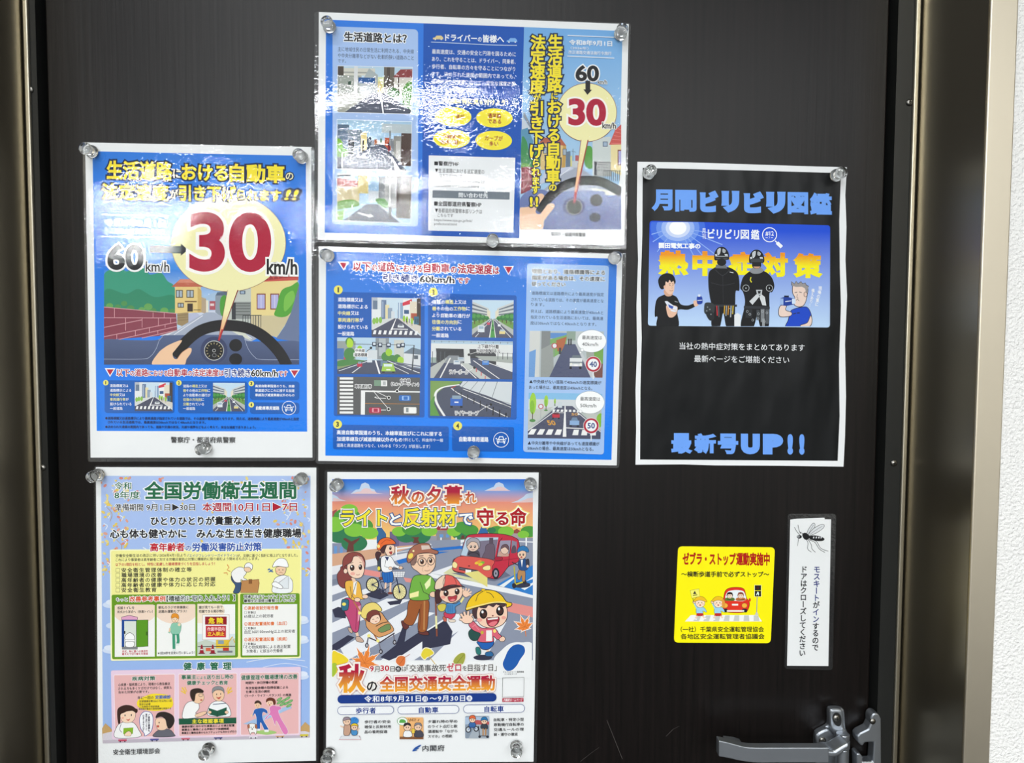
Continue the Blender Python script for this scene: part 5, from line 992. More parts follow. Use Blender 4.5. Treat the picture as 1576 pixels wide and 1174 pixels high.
v.blob([(560, 500), (580, 484), (612, 484), (630, 500), (616, 560), (564, 560)], '#8ec9ae', 2, '#4a7a68').line([(566, 500), (546, 555)], 14, '#8ec9ae').line([(548, 548), (552, 520)], 10, '#f2cda8').line([(622, 500), (628, 530), (608, 498)], 12, '#8ec9ae').line([(578, 560), (580, 664)], 20, '#3f9a78').line([(606, 560), (610, 610), (602, 640)], 20, '#3f9a78').rrect(570, 664, 594, 682, 5, '#e6ece8', 0).rrect(592, 626, 616, 642, 5, '#e6ece8', 0).ell(588, 458, 22, 24, '#f6d8b8', ol=2, oc='#8a5a3a').blob([(562, 452), (566, 426), (588, 418), (610, 430), (612, 456), (588, 446)], '#e8962a', 2, '#7a4a10').ell(580, 460, 2, 3, '#333').ell(597, 460, 2, 3, '#333').ell(588, 472, 5, 3, '#c0483c').ell(616, 496, 10, 10, '#f6d8b8')
v.rect(741, 560, 1003, 705, '#dbe6ea', 0).poly([(741, 620), (800, 600), (880, 625), (1003, 590), (1003, 708), (741, 708)], '#c9d3c4').rect(870, 600, 960, 660, '#e2c23c', 0).line([(940, 640), (985, 580), (1000, 620)], 8, '#d8b02c').rect(885, 605, 925, 630, '#8aa0b0', 0).line([(745, 648), (1003, 645)], 5, '#3a3a3a').rect(918, 655, 960, 676, '#c43a2c', 0).rect(800, 656, 835, 680, '#d86a4a', 0).rect(880, 676, 985, 690, '#7a7f86', 0)
for x in (772, 848): v.poly([(x - 16, 694), (x - 4, 634), (x + 4, 634), (x + 16, 694)], '#9c1a2e').rect(x - 22, 692, x + 22, 698, '#7a1424', 0).line([(x - 9, 668), (x + 9, 668)], 8, '#e8d8d8')
v.rect(776, 426, 964, 602, '#c9b0ac', 0).rect(779, 429, 961, 599, '#f8f6f2', 0).rect(795, 440, 945, 496, '#941626', 0).text('危', 818, 448, 862, 489, '#f6dc2c', .04).text('険', 876, 448, 922, 489, '#f6dc2c', .04).rect(800, 504, 940, 584, '#b81c2c', 0).rect(804, 508, 936, 580, '#d8404a', 0).rect(808, 512, 932, 576, '#b81c2c', 0).text('作業半径内', 810, 514, 930, 542, '#f8c8c4', .03).text('立入禁止', 812, 546, 928, 574, '#f6c83c', .04)
p.end()
p = SE.part('document_panel'); v = p.view(140, 850, 4.503); ORG = '#e0702c'
v.poly(rounded([(1038, 282), (1448, 279), (1448, 718), (1041, 723)], 12), GN)
v.text('現場ではグリーンサイトにて下記', 1064, 292, 1420, 314, '#26301a', .025, [(.1, W1)]).text('書類を必須提出書類としています', 1064, 321, 1420, 343, '#26301a', .025, [(.1, W1)])
v.rect(1053, 356, 1432, 709, '#f4f4f0', -.006)
for y, a, b in ((369, '①高齢者就労報告書', 1302), (478, '②適正配置通知書（血圧）', 1362), (586, '③適正配置通知書（疾病）', 1362)): v.text(a, 1066, y, b, y + 26, ORG, .025).text('対象は', 1090, y + 34, 1147, y + 52, '#222', .02); v.line([(1067, y + 36), (1082, y + 36), (1082, y + 51), (1067, y + 51)], 2, '#555', closed=True)
v.text('65歳以上の就労者', 1066, 426, 1268, 450, '#222', .008).text('血圧160/100mmHg以上の就労者', 1066, 534, 1418, 558, '#222', .008).text('「その他疾病等による適正配置', 1060, 640, 1386, 664, '#222', .008).text('対象者」に該当の労働者', 1082, 668, 1332, 691, '#222', .008)
p.end()
p = SE.part('health_care_panel'); v = p.view(140, 1010, 4.503); GT = '#216a48'
v.poly(rounded([(144, 92), (1458, 66), (1456, 540), (152, 570)], 14), '#ecd2e4')
for ch, x0, x1 in (('健', 645, 703), ('康', 738, 796), ('管', 829, 886), ('理', 919, 978)): v.text(ch, x0, 38 - (x0 - 645) * .01, x1, 90 - (x0 - 645) * .01, GT, .035, [(.07, W1)])
for q in ([(163, 120), (588, 114), (586, 548), (172, 558)], [(610, 113), (1018, 108), (1018, 540), (613, 549)], [(1037, 106), (1446, 102), (1446, 532), (1040, 541)]): v.poly(rounded(q, 10), '#f6e6ec').poly(rounded([(q[0][0] + 4, q[0][1] + 5), (q[1][0] - 4, q[1][1] + 5), (q[2][0] - 4, q[2][1] - 4), (q[3][0] + 4, q[3][1] - 4)], 8), '#ebb9b8')
v.text('疾病対策', 290, 134, 452, 163, GT, .03, [(.07, '#f4e4e4')], ls=1.1).text('心疾患・脳疾患により、現場から救急搬送', 195, 181, 554, 201, '#222', .02).text('される方も多くケガだけではなく、病気も', 195, 208, 566, 228, '#222', .02).text('含めた対策が必要です。', 195, 234, 408, 252, '#222', .02)
v.blob([(330, 300), (400, 262), (450, 252), (540, 262), (572, 300), (560, 350), (450, 372), (340, 350)], '#f6dc2c').text('年に一回の', 328, 270, 440, 292, '#333', .02).text('定期検診', 450, 264, 560, 290, '#2458b4', .035).text('定期健康診断は6ヶ月以内に1回', 340, 298, 564, 314, '#333', .018).text('受診が必要', 340, 319, 418, 334, '#333', .018).text('・二次検診の受診推進', 330, 337, 480, 350, '#333', .018).text('・長時間労働者の面接指導を実施する', 326, 352, 560, 366, '#333', .018)
# nurse, listener
v.blob([(176, 556), (186, 480), (220, 452), (262, 448), (305, 456), (335, 500), (345, 550)], '#f6f6f4', 3, OL2).blob([(196, 460), (188, 400), (196, 352), (250, 330), (305, 345), (325, 385), (310, 372), (250, 380), (212, 400), (210, 450)], '#3c241c').blob([(210, 400), (240, 378), (306, 372), (314, 410), (292, 446), (250, 454), (220, 440)], '#f8d8bc', 2, OL2).blob([(204, 392), (240, 352), (322, 356), (322, 386), (280, 366), (236, 384)], '#3c241c').ell(242, 402, 4, 7, '#333').ell(286, 400, 4, 7, '#333').blob([(248, 428), (264, 432), (278, 424), (266, 440)], '#d0483c').ell(226, 420, 8, 5, '#f2a890').curve([(216, 460), (206, 500), (222, 520)], 4, '#8a8f98')
v.poly([(232, 490), (300, 486), (296, 530), (230, 532)], '#8ab82c').blob([(236, 540), (262, 512), (284, 520), (280, 545)], '#f8d8bc', 2, OL2)
v.blob([(344, 420), (372, 378), (420, 384), (436, 430), (424, 510), (380, 545), (376, 528), (350, 490)], '#f8f8fa', 4, '#4a64a8').column('ご家族の健康も', 408, 392, 515, 15, '#2a2a40', .03).column('普段と変わったこと', 390, 390, 505, 14, '#2a2a40', .03).column('はありませんか？', 370, 396, 520, 14, '#2a2a40', .03)
v.blob([(442, 550), (452, 520), (490, 500), (550, 500), (580, 530), (578, 548)], '#6a6a74', 3, OL2).blob([(452, 440), (470, 420), (530, 430), (540, 480), (510, 504), (470, 500), (456, 470)], '#f6d2b4', 2, OL2).blob([(454, 420), (470, 385), (520, 378), (570, 400), (585, 440), (568, 480), (545, 496), (530, 470), (520, 430), (490, 412)], '#2e2624').ell(478, 452, 4, 6, '#333').ell(470, 478, 8, 8, '#c0483c')
# check scene
v.text('事業主', 632, 123, 735, 154, GT, .03, [(.05, '#f4e4e4')]).text('による', 740, 130, 802, 153, GT, .02, [(.05, '#f4e4e4')]).text('送り出し時の', 806, 122, 992, 153, GT, .03, [(.05, '#f4e4e4')]).text('健康チェック', 670, 163, 864, 193, GT, .03, [(.05, '#f4e4e4')]).text('と教育', 868, 163, 954, 192, GT, .025, [(.05, '#f4e4e4')])
v.blob([(640, 420), (650, 350), (680, 310), (740, 306), (756, 350), (730, 390), (790, 375), (806, 390), (750, 414), (700, 422)], '#f6f6f4', 3, OL2).blob([(700, 270), (730, 238), (780, 250), (788, 290), (760, 318), (722, 312)], '#f2cba8', 2, OL2).blob([(692, 262), (700, 225), (750, 214), (784, 230), (780, 246), (735, 252), (724, 300), (708, 300)], '#33261f').ring(766, 262, 14, 10, 3, '#555').ell(770, 296, 8, 5, '#c0483c').blob([(730, 396), (790, 374), (806, 384), (770, 408), (734, 412)], '#f2cba8', 2, OL2)
v.blob([(816, 400), (830, 330), (870, 304), (920, 306), (960, 340), (974, 400), (930, 412)], '#f4f6f6', 3, OL2).blob([(852, 240), (890, 226), (924, 240), (926, 280), (900, 304), (866, 296), (850, 270)], '#f2cba8', 2, OL2).blob([(846, 250), (850, 214), (886, 200), (922, 214), (928, 250), (910, 226), (868, 226)], '#8d9093', 2, OL2).ell(876, 256, 3, 6, '#333').ell(904, 254, 3, 6, '#333').blob([(872, 274), (890, 278), (908, 270), (892, 290)], '#c0483c').line([(850, 326), (940, 318)], 5, '#3a4a6a').poly([(820, 350), (880, 370), (946, 345), (944, 398), (880, 410), (826, 396)], '#1d5a44').line([(880, 370), (880, 408)], 3, '#0e3a2a').ell(828, 380, 12, 10, '#f2cba8', ol=2).ell(944, 380, 12, 10, '#f2cba8', ol=2)
for q in ([(632, 212), (640, 206), (664, 240), (658, 246)], [(628, 236), (630, 228), (664, 248), (662, 256)], [(652, 206), (660, 206), (672, 238), (668, 240)]): v.poly(q, '#f0c83c'); v.poly([(1614 - x, y) for x, y in q], '#f0c83c')
v.poly([(614, 424), (1012, 417), (1012, 458), (615, 466)], '#1b5a40').text('主な確認事項', 706, 428, 926, 458, '#f2e23c', .03, sl=-.015, ls=1.15)
v.text('健康状態に合わせた事業主による適正配置', 634, 472, 1000, 488, '#222', .025).text('事業主と職長による声掛けで体調確認', 634, 494, 962, 510, '#222', .025).text('事業主と職長自身のセルフチェックも欠かさず行う', 634, 516, 1014, 532, '#222', .025)
# walking couple
v.text('健康管理や職場環境の改善', 1045, 124, 1434, 158, GT, .025, [(.05, '#f4e4e4')]).text('時間外・休日労働の削減', 1076, 168, 1296, 187, '#222', .02).text('年次有給休暇の取得促進による', 1076, 204, 1370, 223, '#222', .02).text('仕事と生活の調和', 1078, 230, 1243, 248, '#222', .02).text('（ワーク・ライフ・バランス）の推進', 1070, 258, 1392, 276, '#222', .02)
v.poly([(1060, 460), (1380, 330), (1396, 350), (1130, 470)], '#a8c4e4')
for x, y in ((1310, 290), (1340, 300), (1365, 285), (1330, 325), (1360, 318), (1384, 305), (1376, 334), (1310, 312)): v.ell(x, y, 22, 9, '#5aa05a', rot=-30).ell(x, y, 15, 5, '#8ac07a', rot=-30)
v.blob([(1140, 520), (1180, 505), (1260, 508), (1290, 522), (1220, 536)], '#a8cc7a')
v.blob([(1128, 390), (1140, 360), (1190, 350), (1224, 366), (1226, 390), (1196, 380), (1198, 430), (1236, 500), (1210, 508), (1180, 450), (1176, 500), (1152, 496), (1150, 420), (1140, 390), (1126, 410), (1114, 402)], '#2a62b0', 2, '#f2f2f2').ell(1160, 330, 22, 24, '#f2cba8').blob([(1138, 322), (1144, 304), (1164, 298), (1184, 312), (1184, 330), (1164, 316)], '#4a342a').ell(1118, 402, 8, 8, '#f2cba8').ell(1152, 332, 2.5, 3, '#333').ell(1168, 332, 2.5, 3, '#333').curve([(1153, 342), (1160, 346), (1168, 341)], 2, '#b0483c').rrect(1206, 500, 1236, 516, 5, '#f0f0f0', 0).rrect(1150, 494, 1178, 508, 5, '#f0f0f0', 0)
v.blob([(1240, 350), (1262, 332), (1290, 336), (1318, 340), (1322, 360), (1304, 370), (1320, 420), (1370, 510), (1340, 530), (1290, 440), (1280, 472), (1250, 400), (1216, 430), (1212, 418), (1244, 384)], '#e080b8', 2, '#f2f2f2').ell(1245, 310, 26, 26, '#f6d2b4').blob([(1218, 312), (1222, 288), (1248, 278), (1278, 290), (1284, 320), (1270, 330), (1262, 304), (1236, 302)], '#6a3424').ell(1236, 316, 2.5, 3, '#333').ell(1252, 318, 2.5, 3, '#333').blob([(1236, 326), (1248, 328), (1242, 334)], '#c0483c')
v.blob([(1096, 500), (1090, 470), (1110, 458), (1140, 460), (1156, 474), (1152, 520), (1144, 534), (1136, 520), (1116, 522), (1108, 534)], '#f6f4f0', 3, '#6a4030').blob([(1090, 490), (1092, 468), (1104, 466), (1104, 490)], '#a8684a').blob([(1140, 486), (1142, 464), (1156, 472), (1154, 494)], '#a8684a').ell(1114, 484, 3, 4, '#333').ell(1130, 484, 3, 4, '#333').ell(1122, 496, 5, 4, '#333')
p.end()
p = SE.part('association_lettering'); v = p.view(140, 1010, 4.503); v.text('安全衛生環境部会', 160, 637, 484, 676, '#2a2c30', .008, sl=-.03); p.end()
laminate(SE, rounded(filmE, 5), 4.4)
# ================================================================ autumn road safety poster
SF = Sheet('laminated_poster', (662, 1172), 737, 0.003, 1080, -0.013, 'laminated portrait poster with a drawn sunset street where people cross before a red car', 'poster', 'laminated notices on the door')
filmF = [(499.5, 723), (833, 725.5), (826, 1174.5), (498, 1177)]
slab(SF, 'backing_film', rounded(filmF, 5), 0.0, 0.0003, film_material(seed=15.5, painted_sheen=0.025))
slab(SF, 'paper_sheet', [(504, 726), (829, 727), (821, 1171.5), (502, 1173.5)], 0.0003, 0.0006, M_paper)
p = SF.part('street_illustration')
p.clip = (511.5, 737, 820, 1015.8)
p.poly([(511, 737), (821, 737), (821, 752), (511, 752)], ('#1565d0', '#5f9ce0', 737, 752)).poly([(511, 752), (821, 752), (821, 772), (511, 772)], ('#5f9ce0', '#e29c90', 752, 772)).poly([(511, 772), (821, 772), (821, 830), (511, 830)], ('#e8907a', '#f8cc70', 772, 826))
f1 = p.view(490, 720, 4.503); f1.clip = (97, 76, 1486, 1330)
for q in ([(225, 178), (260, 150), (285, 148), (300, 110), (325, 100), (350, 112), (362, 140), (390, 150), (400, 172), (452, 178)], [(1150, 158), (1190, 140), (1215, 130), (1230, 105), (1252, 98), (1280, 110), (1290, 132), (1325, 158)], [(1335, 240), (1380, 225), (1420, 200), (1440, 180), (1486, 168), (1490, 235)], [(96, 180), (130, 196), (150, 215), (190, 225), (96, 230)]): f1.poly(q, '#c6d6ea').poly([(x + 8, y * .5 + max(a[1] for a in q) * .5) for x, y in q], '#e6c8c8')
f1.poly([(96, 300), (130, 285), (135, 420), (96, 420)], '#a34a4c').rect(96, 520, 240, 600, '#8a90a8', 0).rect(110, 540, 130, 600, '#6a9ad0', 0).rect(150, 545, 170, 600, '#6a9ad0', 0)
f1.poly([(405, 415), (430, 400), (470, 455), (470, 520), (405, 520)], '#38689a').rect(495, 440, 620, 560, '#6f6488', 0).rect(560, 480, 700, 560, '#8a7a98', 0).poly([(810, 430), (830, 400), (900, 400), (925, 432)], '#a33a44').rect(815, 432, 920, 510, '#8c8a90', 0).rect(840, 458, 866, 480, '#6a9ad0', 0).rect(884, 458, 906, 480, '#6a9ad0', 0).poly([(1105, 455), (1130, 405), (1160, 405), (1180, 455)], '#2f6aa8').poly([(1320, 450), (1375, 420), (1430, 455)], '#9a4a44').rect(1335, 452, 1420, 500, '#a89aa0', 0).rect(700, 470, 820, 540, '#9a98a4', 0)
GA, GB, GC = '#4c9a3c', '#82c540', '#2f7a50'
for cx, cy, r, c in ((150, 460, 90, GC), (250, 520, 90, GC), (200, 340, 95, GA), (110, 390, 80, GB), (300, 400, 80, GA), (355, 450, 62, GB), (215, 290, 60, GB), (250, 430, 70, GB), (610, 470, 70, GC), (700, 470, 80, GC), (560, 440, 50, GB), (650, 420, 70, GA), (770, 435, 55, GB), (990, 450, 70, GC), (940, 440, 50, GB), (1050, 430, 60, GA), (1000, 410, 60, GA), (1240, 440, 60, GA), (1300, 440, 55, GB), (1200, 430, 30, GC), (1460, 440, 60, GA), (1420, 460, 40, GB)): f1.ell(cx, cy, r, r * .66, c)
f1.poly([(195, 590), (210, 520), (170, 490), (190, 484), (230, 508), (290, 480), (280, 500), (245, 530), (248, 590)], '#6a3c34').poly([(655, 520), (665, 490), (640, 478), (700, 478), (690, 495), (705, 520)], '#6a3c34').poly([(985, 490), (995, 465), (1010, 465), (1015, 490)], '#6a3c34')
# pavement, road
f1.poly([(96, 612), (600, 540), (1486, 480), (1486, 1340), (96, 1340)], '#8f97aa').poly([(96, 595), (560, 540), (700, 530), (520, 590), (330, 640), (96, 690)], '#d8a888').poly([(96, 680), (420, 620), (1000, 522), (1000, 545), (500, 650), (96, 740)], '#e6e6ea').poly([(540, 640), (820, 565), (1000, 538), (1000, 560), (850, 590), (560, 665)], '#2170c8')
f1.line([(540, 560), (1000, 500)], 10, '#eceef2').line([(540, 585), (1000, 515)], 5, '#dfe3ea')
for x in (540, 850, 955, 1440): f1.rect(x - 5, 480 if x > 600 else 545, x + 5, 540 if x > 600 else 610, '#f2f4f6', 0)
f1.line([(1390, 508), (1486, 512)], 8, '#eceef2')
fl = p.view(490, 820, 5.872); fl.clip = (126, 20, 1938, 1150); fr = p.view(650, 810, 5.589); fr.clip = (-770, 20, 950, 1150)
fl.poly([(126, 420), (420, 340), (420, 380), (126, 470)], '#7c8496')
for q in ([(126, 480), (300, 430), (300, 500), (126, 560)], [(126, 620), (430, 500), (520, 560), (126, 700)], [(126, 810), (620, 590), (840, 600), (126, 900)], [(200, 1040), (800, 690), (1057, 720), (260, 1150)], [(560, 1150), (1200, 730), (1500, 730), (860, 1150)], [(1000, 1150), (1350, 800), (1700, 800), (1500, 1150)]): fl.poly(q, '#eef0f4')
fl.poly([(380, 320), (560, 350), (560, 400), (380, 370)], '#e8938c').poly([(770, 400), (1057, 440), (1057, 480), (790, 440)], '#e8938c'); fr.poly([(700, 640), (950, 690), (950, 780), (700, 720)], '#e8938c')
fr.poly([(60, 400), (260, 330), (560, 440), (520, 470)], '#eceef2').poly([(60, 400), (950, 570), (950, 615), (40, 430)], '#f0f2f4').poly([(180, 400), (270, 340), (560, 440), (540, 500)], '#d9d8a8').poly([(640, 500), (780, 420), (950, 330), (950, 590)], '#2f80cc').poly([(660, 510), (790, 430), (800, 440), (700, 520)], '#e9f0f0').poly([(850, 530), (950, 480), (950, 500), (880, 545)], '#f0f4f6').poly([(890, 470), (950, 430), (950, 450)], '#f0f4f6')
fr.poly([(60, 120), (330, 110), (330, 215), (110, 215)], '#8f97aa').poly([(60, 190), (330, 165), (330, 190), (60, 215)], '#2170c8')
SHD = '#34364c'
for q in ([(126, 690), (180, 665), (250, 680), (250, 770), (150, 760)], [(126, 1010), (270, 920), (330, 940), (200, 1040), (126, 1080)], [(400, 560), (560, 500), (640, 560), (560, 600)], [(620, 620), (760, 600), (740, 640), (650, 650)], [(560, 1120), (700, 1010), (760, 850), (800, 860), (780, 980), (900, 900), (1010, 930), (760, 1100), (640, 1150)]): fl.poly(q, SHD)
fr.poly([(40, 900), (200, 800), (260, 900), (240, 1010), (0, 1060), (0, 980)], SHD).ell(520, 1125, 80, 24, SHD).poly([(250, 400), (420, 440), (620, 470), (760, 420), (700, 380)], '#6a7086')
p.end()
BO = '#2a2026'
def eye(v, x, y, rx, ry): v.ell(x, y, rx, ry, '#1c1418').ell(x + rx * .15, y + ry * .1, rx * .55, ry * .55, '#4a2c24').ell(x - rx * .25, y - ry * .4, rx * .3, ry * .3, '#f8f8f8')
illus = p.o
# car
c = SF.part('printed_car', illus); v = c.view(650, 810, 5.589)
v.blob([(262, 320), (272, 280), (330, 250), (355, 150), (385, 82), (440, 66), (560, 58), (700, 66), (800, 96), (832, 140), (834, 280), (790, 320), (740, 345), (660, 440), (580, 444), (420, 410), (275, 385)], '#c62c44', 5, BO)
v.poly([(332, 246), (372, 112), (390, 92), (655, 92), (620, 286)], '#b9cfe0').poly([(380, 250), (420, 130), (650, 110), (620, 286)], '#7c7488').blob([(520, 270), (540, 210), (550, 160), (590, 145), (620, 165), (616, 280)], '#6a5a6a', 3, BO).rect(575, 96, 610, 150, '#5a4c5a', 0)
v.blob([(390, 240), (410, 205), (480, 205), (495, 262), (440, 262)], '#4a4450').ell(436, 160, 52, 52, '#e8c9b4', ol=4, oc=BO).blob([(384, 165), (386, 120), (430, 95), (480, 108), (498, 150), (490, 190), (470, 140), (420, 130)], '#a8a4ac', 4, BO); eye(v, 418, 172, 9, 12); eye(v, 452, 172, 9, 12); v.curve([(424, 195), (436, 200), (448, 194)], 4, '#8a3a34').ring(440, 248, 46, 26, 8, '#2c2830', 180, 360)
v.poly([(640, 270), (672, 120), (760, 118), (752, 230)], '#9a94aa').poly([(770, 118), (812, 130), (812, 220), (764, 228)], '#8a8498').blob([(650, 250), (670, 210), (720, 200), (742, 240), (730, 256)], '#c9a090').ell(708, 200, 32, 34, '#e8c9b4', ol=3, oc=BO).blob([(676, 190), (690, 158), (726, 152), (744, 178), (740, 200), (712, 176)], '#6a5058', 3, BO).blob([(765, 225), (775, 170), (800, 165), (808, 220)], '#5a4c5a')
v.blob([(264, 330), (275, 285), (330, 254), (470, 262), (614, 290), (600, 350), (585, 436), (430, 412), (272, 378)], '#dc5a52', 4, BO).line([(640, 270), (660, 130), (690, 95)], 5, BO).line([(740, 345), (748, 240), (764, 120)], 4, BO).line([(620, 300), (830, 270)], 4, '#8a1c30')
v.blob([(258, 320), (276, 300), (302, 322), (292, 356), (264, 350)], '#f8e6a0', 3, BO).blob([(520, 350), (560, 332), (586, 340), (580, 372), (530, 372)], '#f8e6a0', 3, BO).poly([(315, 344), (480, 375), (490, 400), (316, 372)], '#3a3440').line([(318, 358), (486, 388)], 4, '#8a8490').rect(372, 368, 420, 398, '#f6f6f2', .1).ell(402, 338, 9, 5, '#4a1a24').blob([(620, 280), (640, 258), (684, 262), (686, 285), (640, 292)], '#a82038', 3, BO)
for q, k in (((470, 312), '#e8c83c'), ((492, 300), '#e89a3c'), ((516, 310), '#7ab83c'), ((500, 324), '#d8d83c')): v.ell(q[0], q[1], 20, 12, k, rot=-15)
v.ell(632, 402, 30, 48, '#26222c').ell(632, 402, 17, 30, '#9a98a6').ell(632, 402, 6, 11, '#3a3640'); v.poly([(360, 398), (480, 380), (560, 440), (560, 520)], '#e6dc84'); c.end()
# child on a kick scooter
c = SF.part('printed_scooter_rider', illus); v = c.view(650, 810, 5.589)
v.ell(850, 500, 80, 26, SHD); v.line([(790, 340), (800, 510)], 12, '#b8b03c').line([(770, 305), (820, 330)], 8, '#2a2a34').line([(790, 500), (880, 470)], 12, '#d8c83c').ell(790, 508, 18, 22, '#2c2a34').ell(880, 476, 16, 20, '#2c2a34')
v.blob([(826, 380), (860, 370), (885, 390), (880, 470), (858, 462), (854, 420), (836, 458), (818, 440)], '#b98a58', 3, BO).blob([(822, 320), (850, 278), (890, 280), (915, 330), (896, 372), (840, 372)], '#24508a', 3, BO).poly([(846, 284), (866, 284), (856, 350)], '#eef0f2').ell(856, 238, 36, 40, '#f2cdb0', ol=3, oc=BO).blob([(818, 222), (828, 180), (870, 164), (908, 186), (912, 220), (860, 205)], '#2878b4', 3, BO); eye(v, 840, 240, 7, 10); eye(v, 868, 240, 7, 10); v.ell(852, 262, 9, 7, '#b8403c').blob([(890, 290), (915, 280), (918, 340), (898, 345)], '#3a3a4a', 3, BO).ell(905, 340, 10, 12, '#f2cdb0'); c.end()
# cyclist
c = SF.part('printed_cyclist', illus); v = c.view(490, 820, 5.872)
for cx, cy, rx, ry in ((490, 465, 60, 68), (735, 530, 66, 76)):
    v.ell(cx, cy, rx, ry, '#33303a').ell(cx, cy, rx - 11, ry - 11, '#ece2a4')
    for k in range(8): a = R(22.5 * k); v.line([(cx - (rx - 12) * math.cos(a), cy - (ry - 12) * math.sin(a)), (cx + (rx - 12) * math.cos(a), cy + (ry - 12) * math.sin(a))], 2.5, '#8a8468')
    v.ell(cx, cy, 9, 10, '#33303a')
v.line([(490, 465), (590, 520), (720, 420), (560, 440), (590, 520)], 10, '#2c3a58').line([(735, 530), (705, 400)], 10, '#2c3a58').line([(490, 465), (570, 420)], 8, '#2c3a58').ring(590, 524, 22, 22, 6, '#5a5468').line([(540, 550), (640, 540)], 7, '#3a3440').blob([(550, 400), (600, 396), (610, 412), (560, 420)], '#8a4a3c', 3, BO)
v.poly([(672, 345), (786, 345), (772, 398), (684, 398)], '#e6e8ea').line([(672, 345), (786, 345), (772, 398), (684, 398)], 4, '#4a4450', closed=True)
for x in (695, 718, 742, 764): v.line([(x, 346), (x - 2, 397)], 2.5, '#8a8894')
v.line([(684, 362), (780, 362)], 2.5, '#8a8894').line([(686, 380), (776, 380)], 2.5, '#8a8894').line([(640, 325), (770, 318)], 8, '#2c2a34').blob([(578, 350), (664, 344), (678, 400), (672, 440), (640, 446), (596, 448)], '#2068b8', 4, BO)
for x in (600, 622, 644): v.line([(x, 356), (x + 6, 444)], 3, '#174a8c')
v.line([(610, 446), (606, 500)], 16, '#f2cdb0').line([(655, 446), (650, 530)], 16, '#f2cdb0').rrect(630, 530, 670, 552, 8, '#7a3a30', 0).blob([(536, 240), (556, 225), (580, 240), (580, 330), (545, 340), (538, 300)], '#3a4450', 4, BO).ell(548, 318, 13, 18, '#e8d84c')
v.blob([(566, 240), (590, 205), (640, 205), (668, 225), (700, 280), (740, 300), (735, 325), (680, 305), (660, 345), (580, 345)], '#f4f4f4', 4, BO).line([(615, 230), (600, 300), (650, 315)], 4, BO).poly([(600, 212), (640, 214), (626, 250)], '#2c3a68').ell(652, 316, 15, 13, '#f2cdb0', ol=3, oc=BO).ell(746, 312, 17, 13, '#f2cdb0', ol=3, oc=BO)
v.blob([(516, 190), (535, 165), (570, 180), (556, 210), (540, 250), (525, 230)], '#4a2c30', 4, BO).blob([(588, 125), (640, 105), (685, 112), (692, 150), (676, 190), (640, 204), (604, 186)], '#f6d4ba', 4, BO).blob([(560, 150), (590, 110), (620, 104), (610, 140), (596, 180), (575, 180)], '#4a2c30').blob([(532, 120), (556, 62), (615, 38), (662, 52), (698, 84), (690, 98), (600, 108), (558, 150), (538, 148)], '#ea6a2c', 5, BO).curve([(570, 96), (610, 62), (655, 66)], 4, '#a84018').line([(590, 140), (620, 200)], 5, '#3a2c30'); eye(v, 652, 135, 11, 17); v.blob([(640, 172), (668, 165), (660, 192)], '#b8403c', 2, BO).ell(545, 118, 14, 16, '#fbe48a'); c.end()
# woman with pushchair
c = SF.part('printed_woman', illus); v = c.view(490, 820, 5.872)
v.blob([(212, 300), (200, 330), (172, 375), (178, 440), (200, 480), (245, 496), (300, 455), (330, 400), (300, 300)], '#8a4440', 5, BO).line([(345, 880), (360, 945)], 24, '#f2cdb0').blob([(340, 940), (372, 932), (408, 965), (404, 984), (350, 976)], '#cdae9a', 4, BO).blob([(272, 850), (300, 860), (312, 896), (296, 900), (276, 880)], '#cdae9a', 4, BO)
v.blob([(240, 590), (335, 596), (385, 640), (380, 720), (362, 880), (312, 882), (272, 780), (236, 700)], '#c24a76', 5, BO).line([(350, 640), (340, 870)], 5, '#8a2c50').poly([(362, 660), (388, 650), (372, 780), (358, 800)], '#e8a0b8')
v.blob([(246, 440), (300, 425), (350, 430), (380, 460), (398, 550), (425, 570), (420, 592), (376, 600), (340, 612), (290, 590), (250, 520)], '#efb84a', 5, BO).poly([(318, 430), (352, 432), (340, 560), (316, 540)], '#f4f2ee').line([(346, 440), (300, 590)], 5, '#3a4450').line([(290, 480), (300, 560), (340, 600)], 4, BO).ell(354, 600, 26, 17, '#f6d4ba', ol=4, oc=BO).ell(424, 572, 26, 17, '#f6d4ba', ol=4, oc=BO)
v.blob([(214, 606), (245, 596), (276, 606), (272, 680), (250, 698), (212, 690)], '#2f6c86', 5, BO).ell(234, 640, 18, 15, '#f4e86a').line([(312, 400), (330, 440)], 28, '#f2cdb0')
v.blob([(262, 300), (280, 240), (330, 205), (385, 220), (414, 280), (414, 350), (390, 396), (340, 408), (290, 385), (268, 350)], '#f8d8c0', 5, BO).blob([(222, 300), (228, 230), (270, 185), (330, 170), (390, 190), (424, 250), (420, 320), (404, 260), (360, 210), (320, 212), (300, 260), (240, 300), (262, 330), (240, 340)], '#8e4640', 5, BO).poly([(350, 200), (395, 215), (420, 270), (414, 320), (396, 250)], '#d8a898').ell(247, 342, 16, 20, '#f8d8c0', ol=4, oc=BO); eye(v, 308, 312, 21, 27); eye(v, 382, 306, 16, 25); v.line([(292, 272), (318, 262)], 4, '#6a342c').line([(372, 262), (392, 266)], 4, '#6a342c').curve([(344, 372), (360, 378), (376, 370)], 4, '#a8443c').ell(312, 365, 22, 15, '#f2b0a0'); c.end()
c = SF.part('printed_pushchair', illus); v = c.view(490, 820, 5.872)
v.line([(320, 615), (420, 770), (548, 985)], 13, '#b8764c').line([(450, 570), (500, 640)], 12, '#8a8a94').line([(455, 940), (560, 985), (690, 900)], 12, '#4a4450').line([(455, 930), (440, 1000)], 12, '#7a7884').line([(548, 985), (566, 1060)], 12, '#7a7884').line([(680, 910), (690, 980)], 12, '#7a7884')
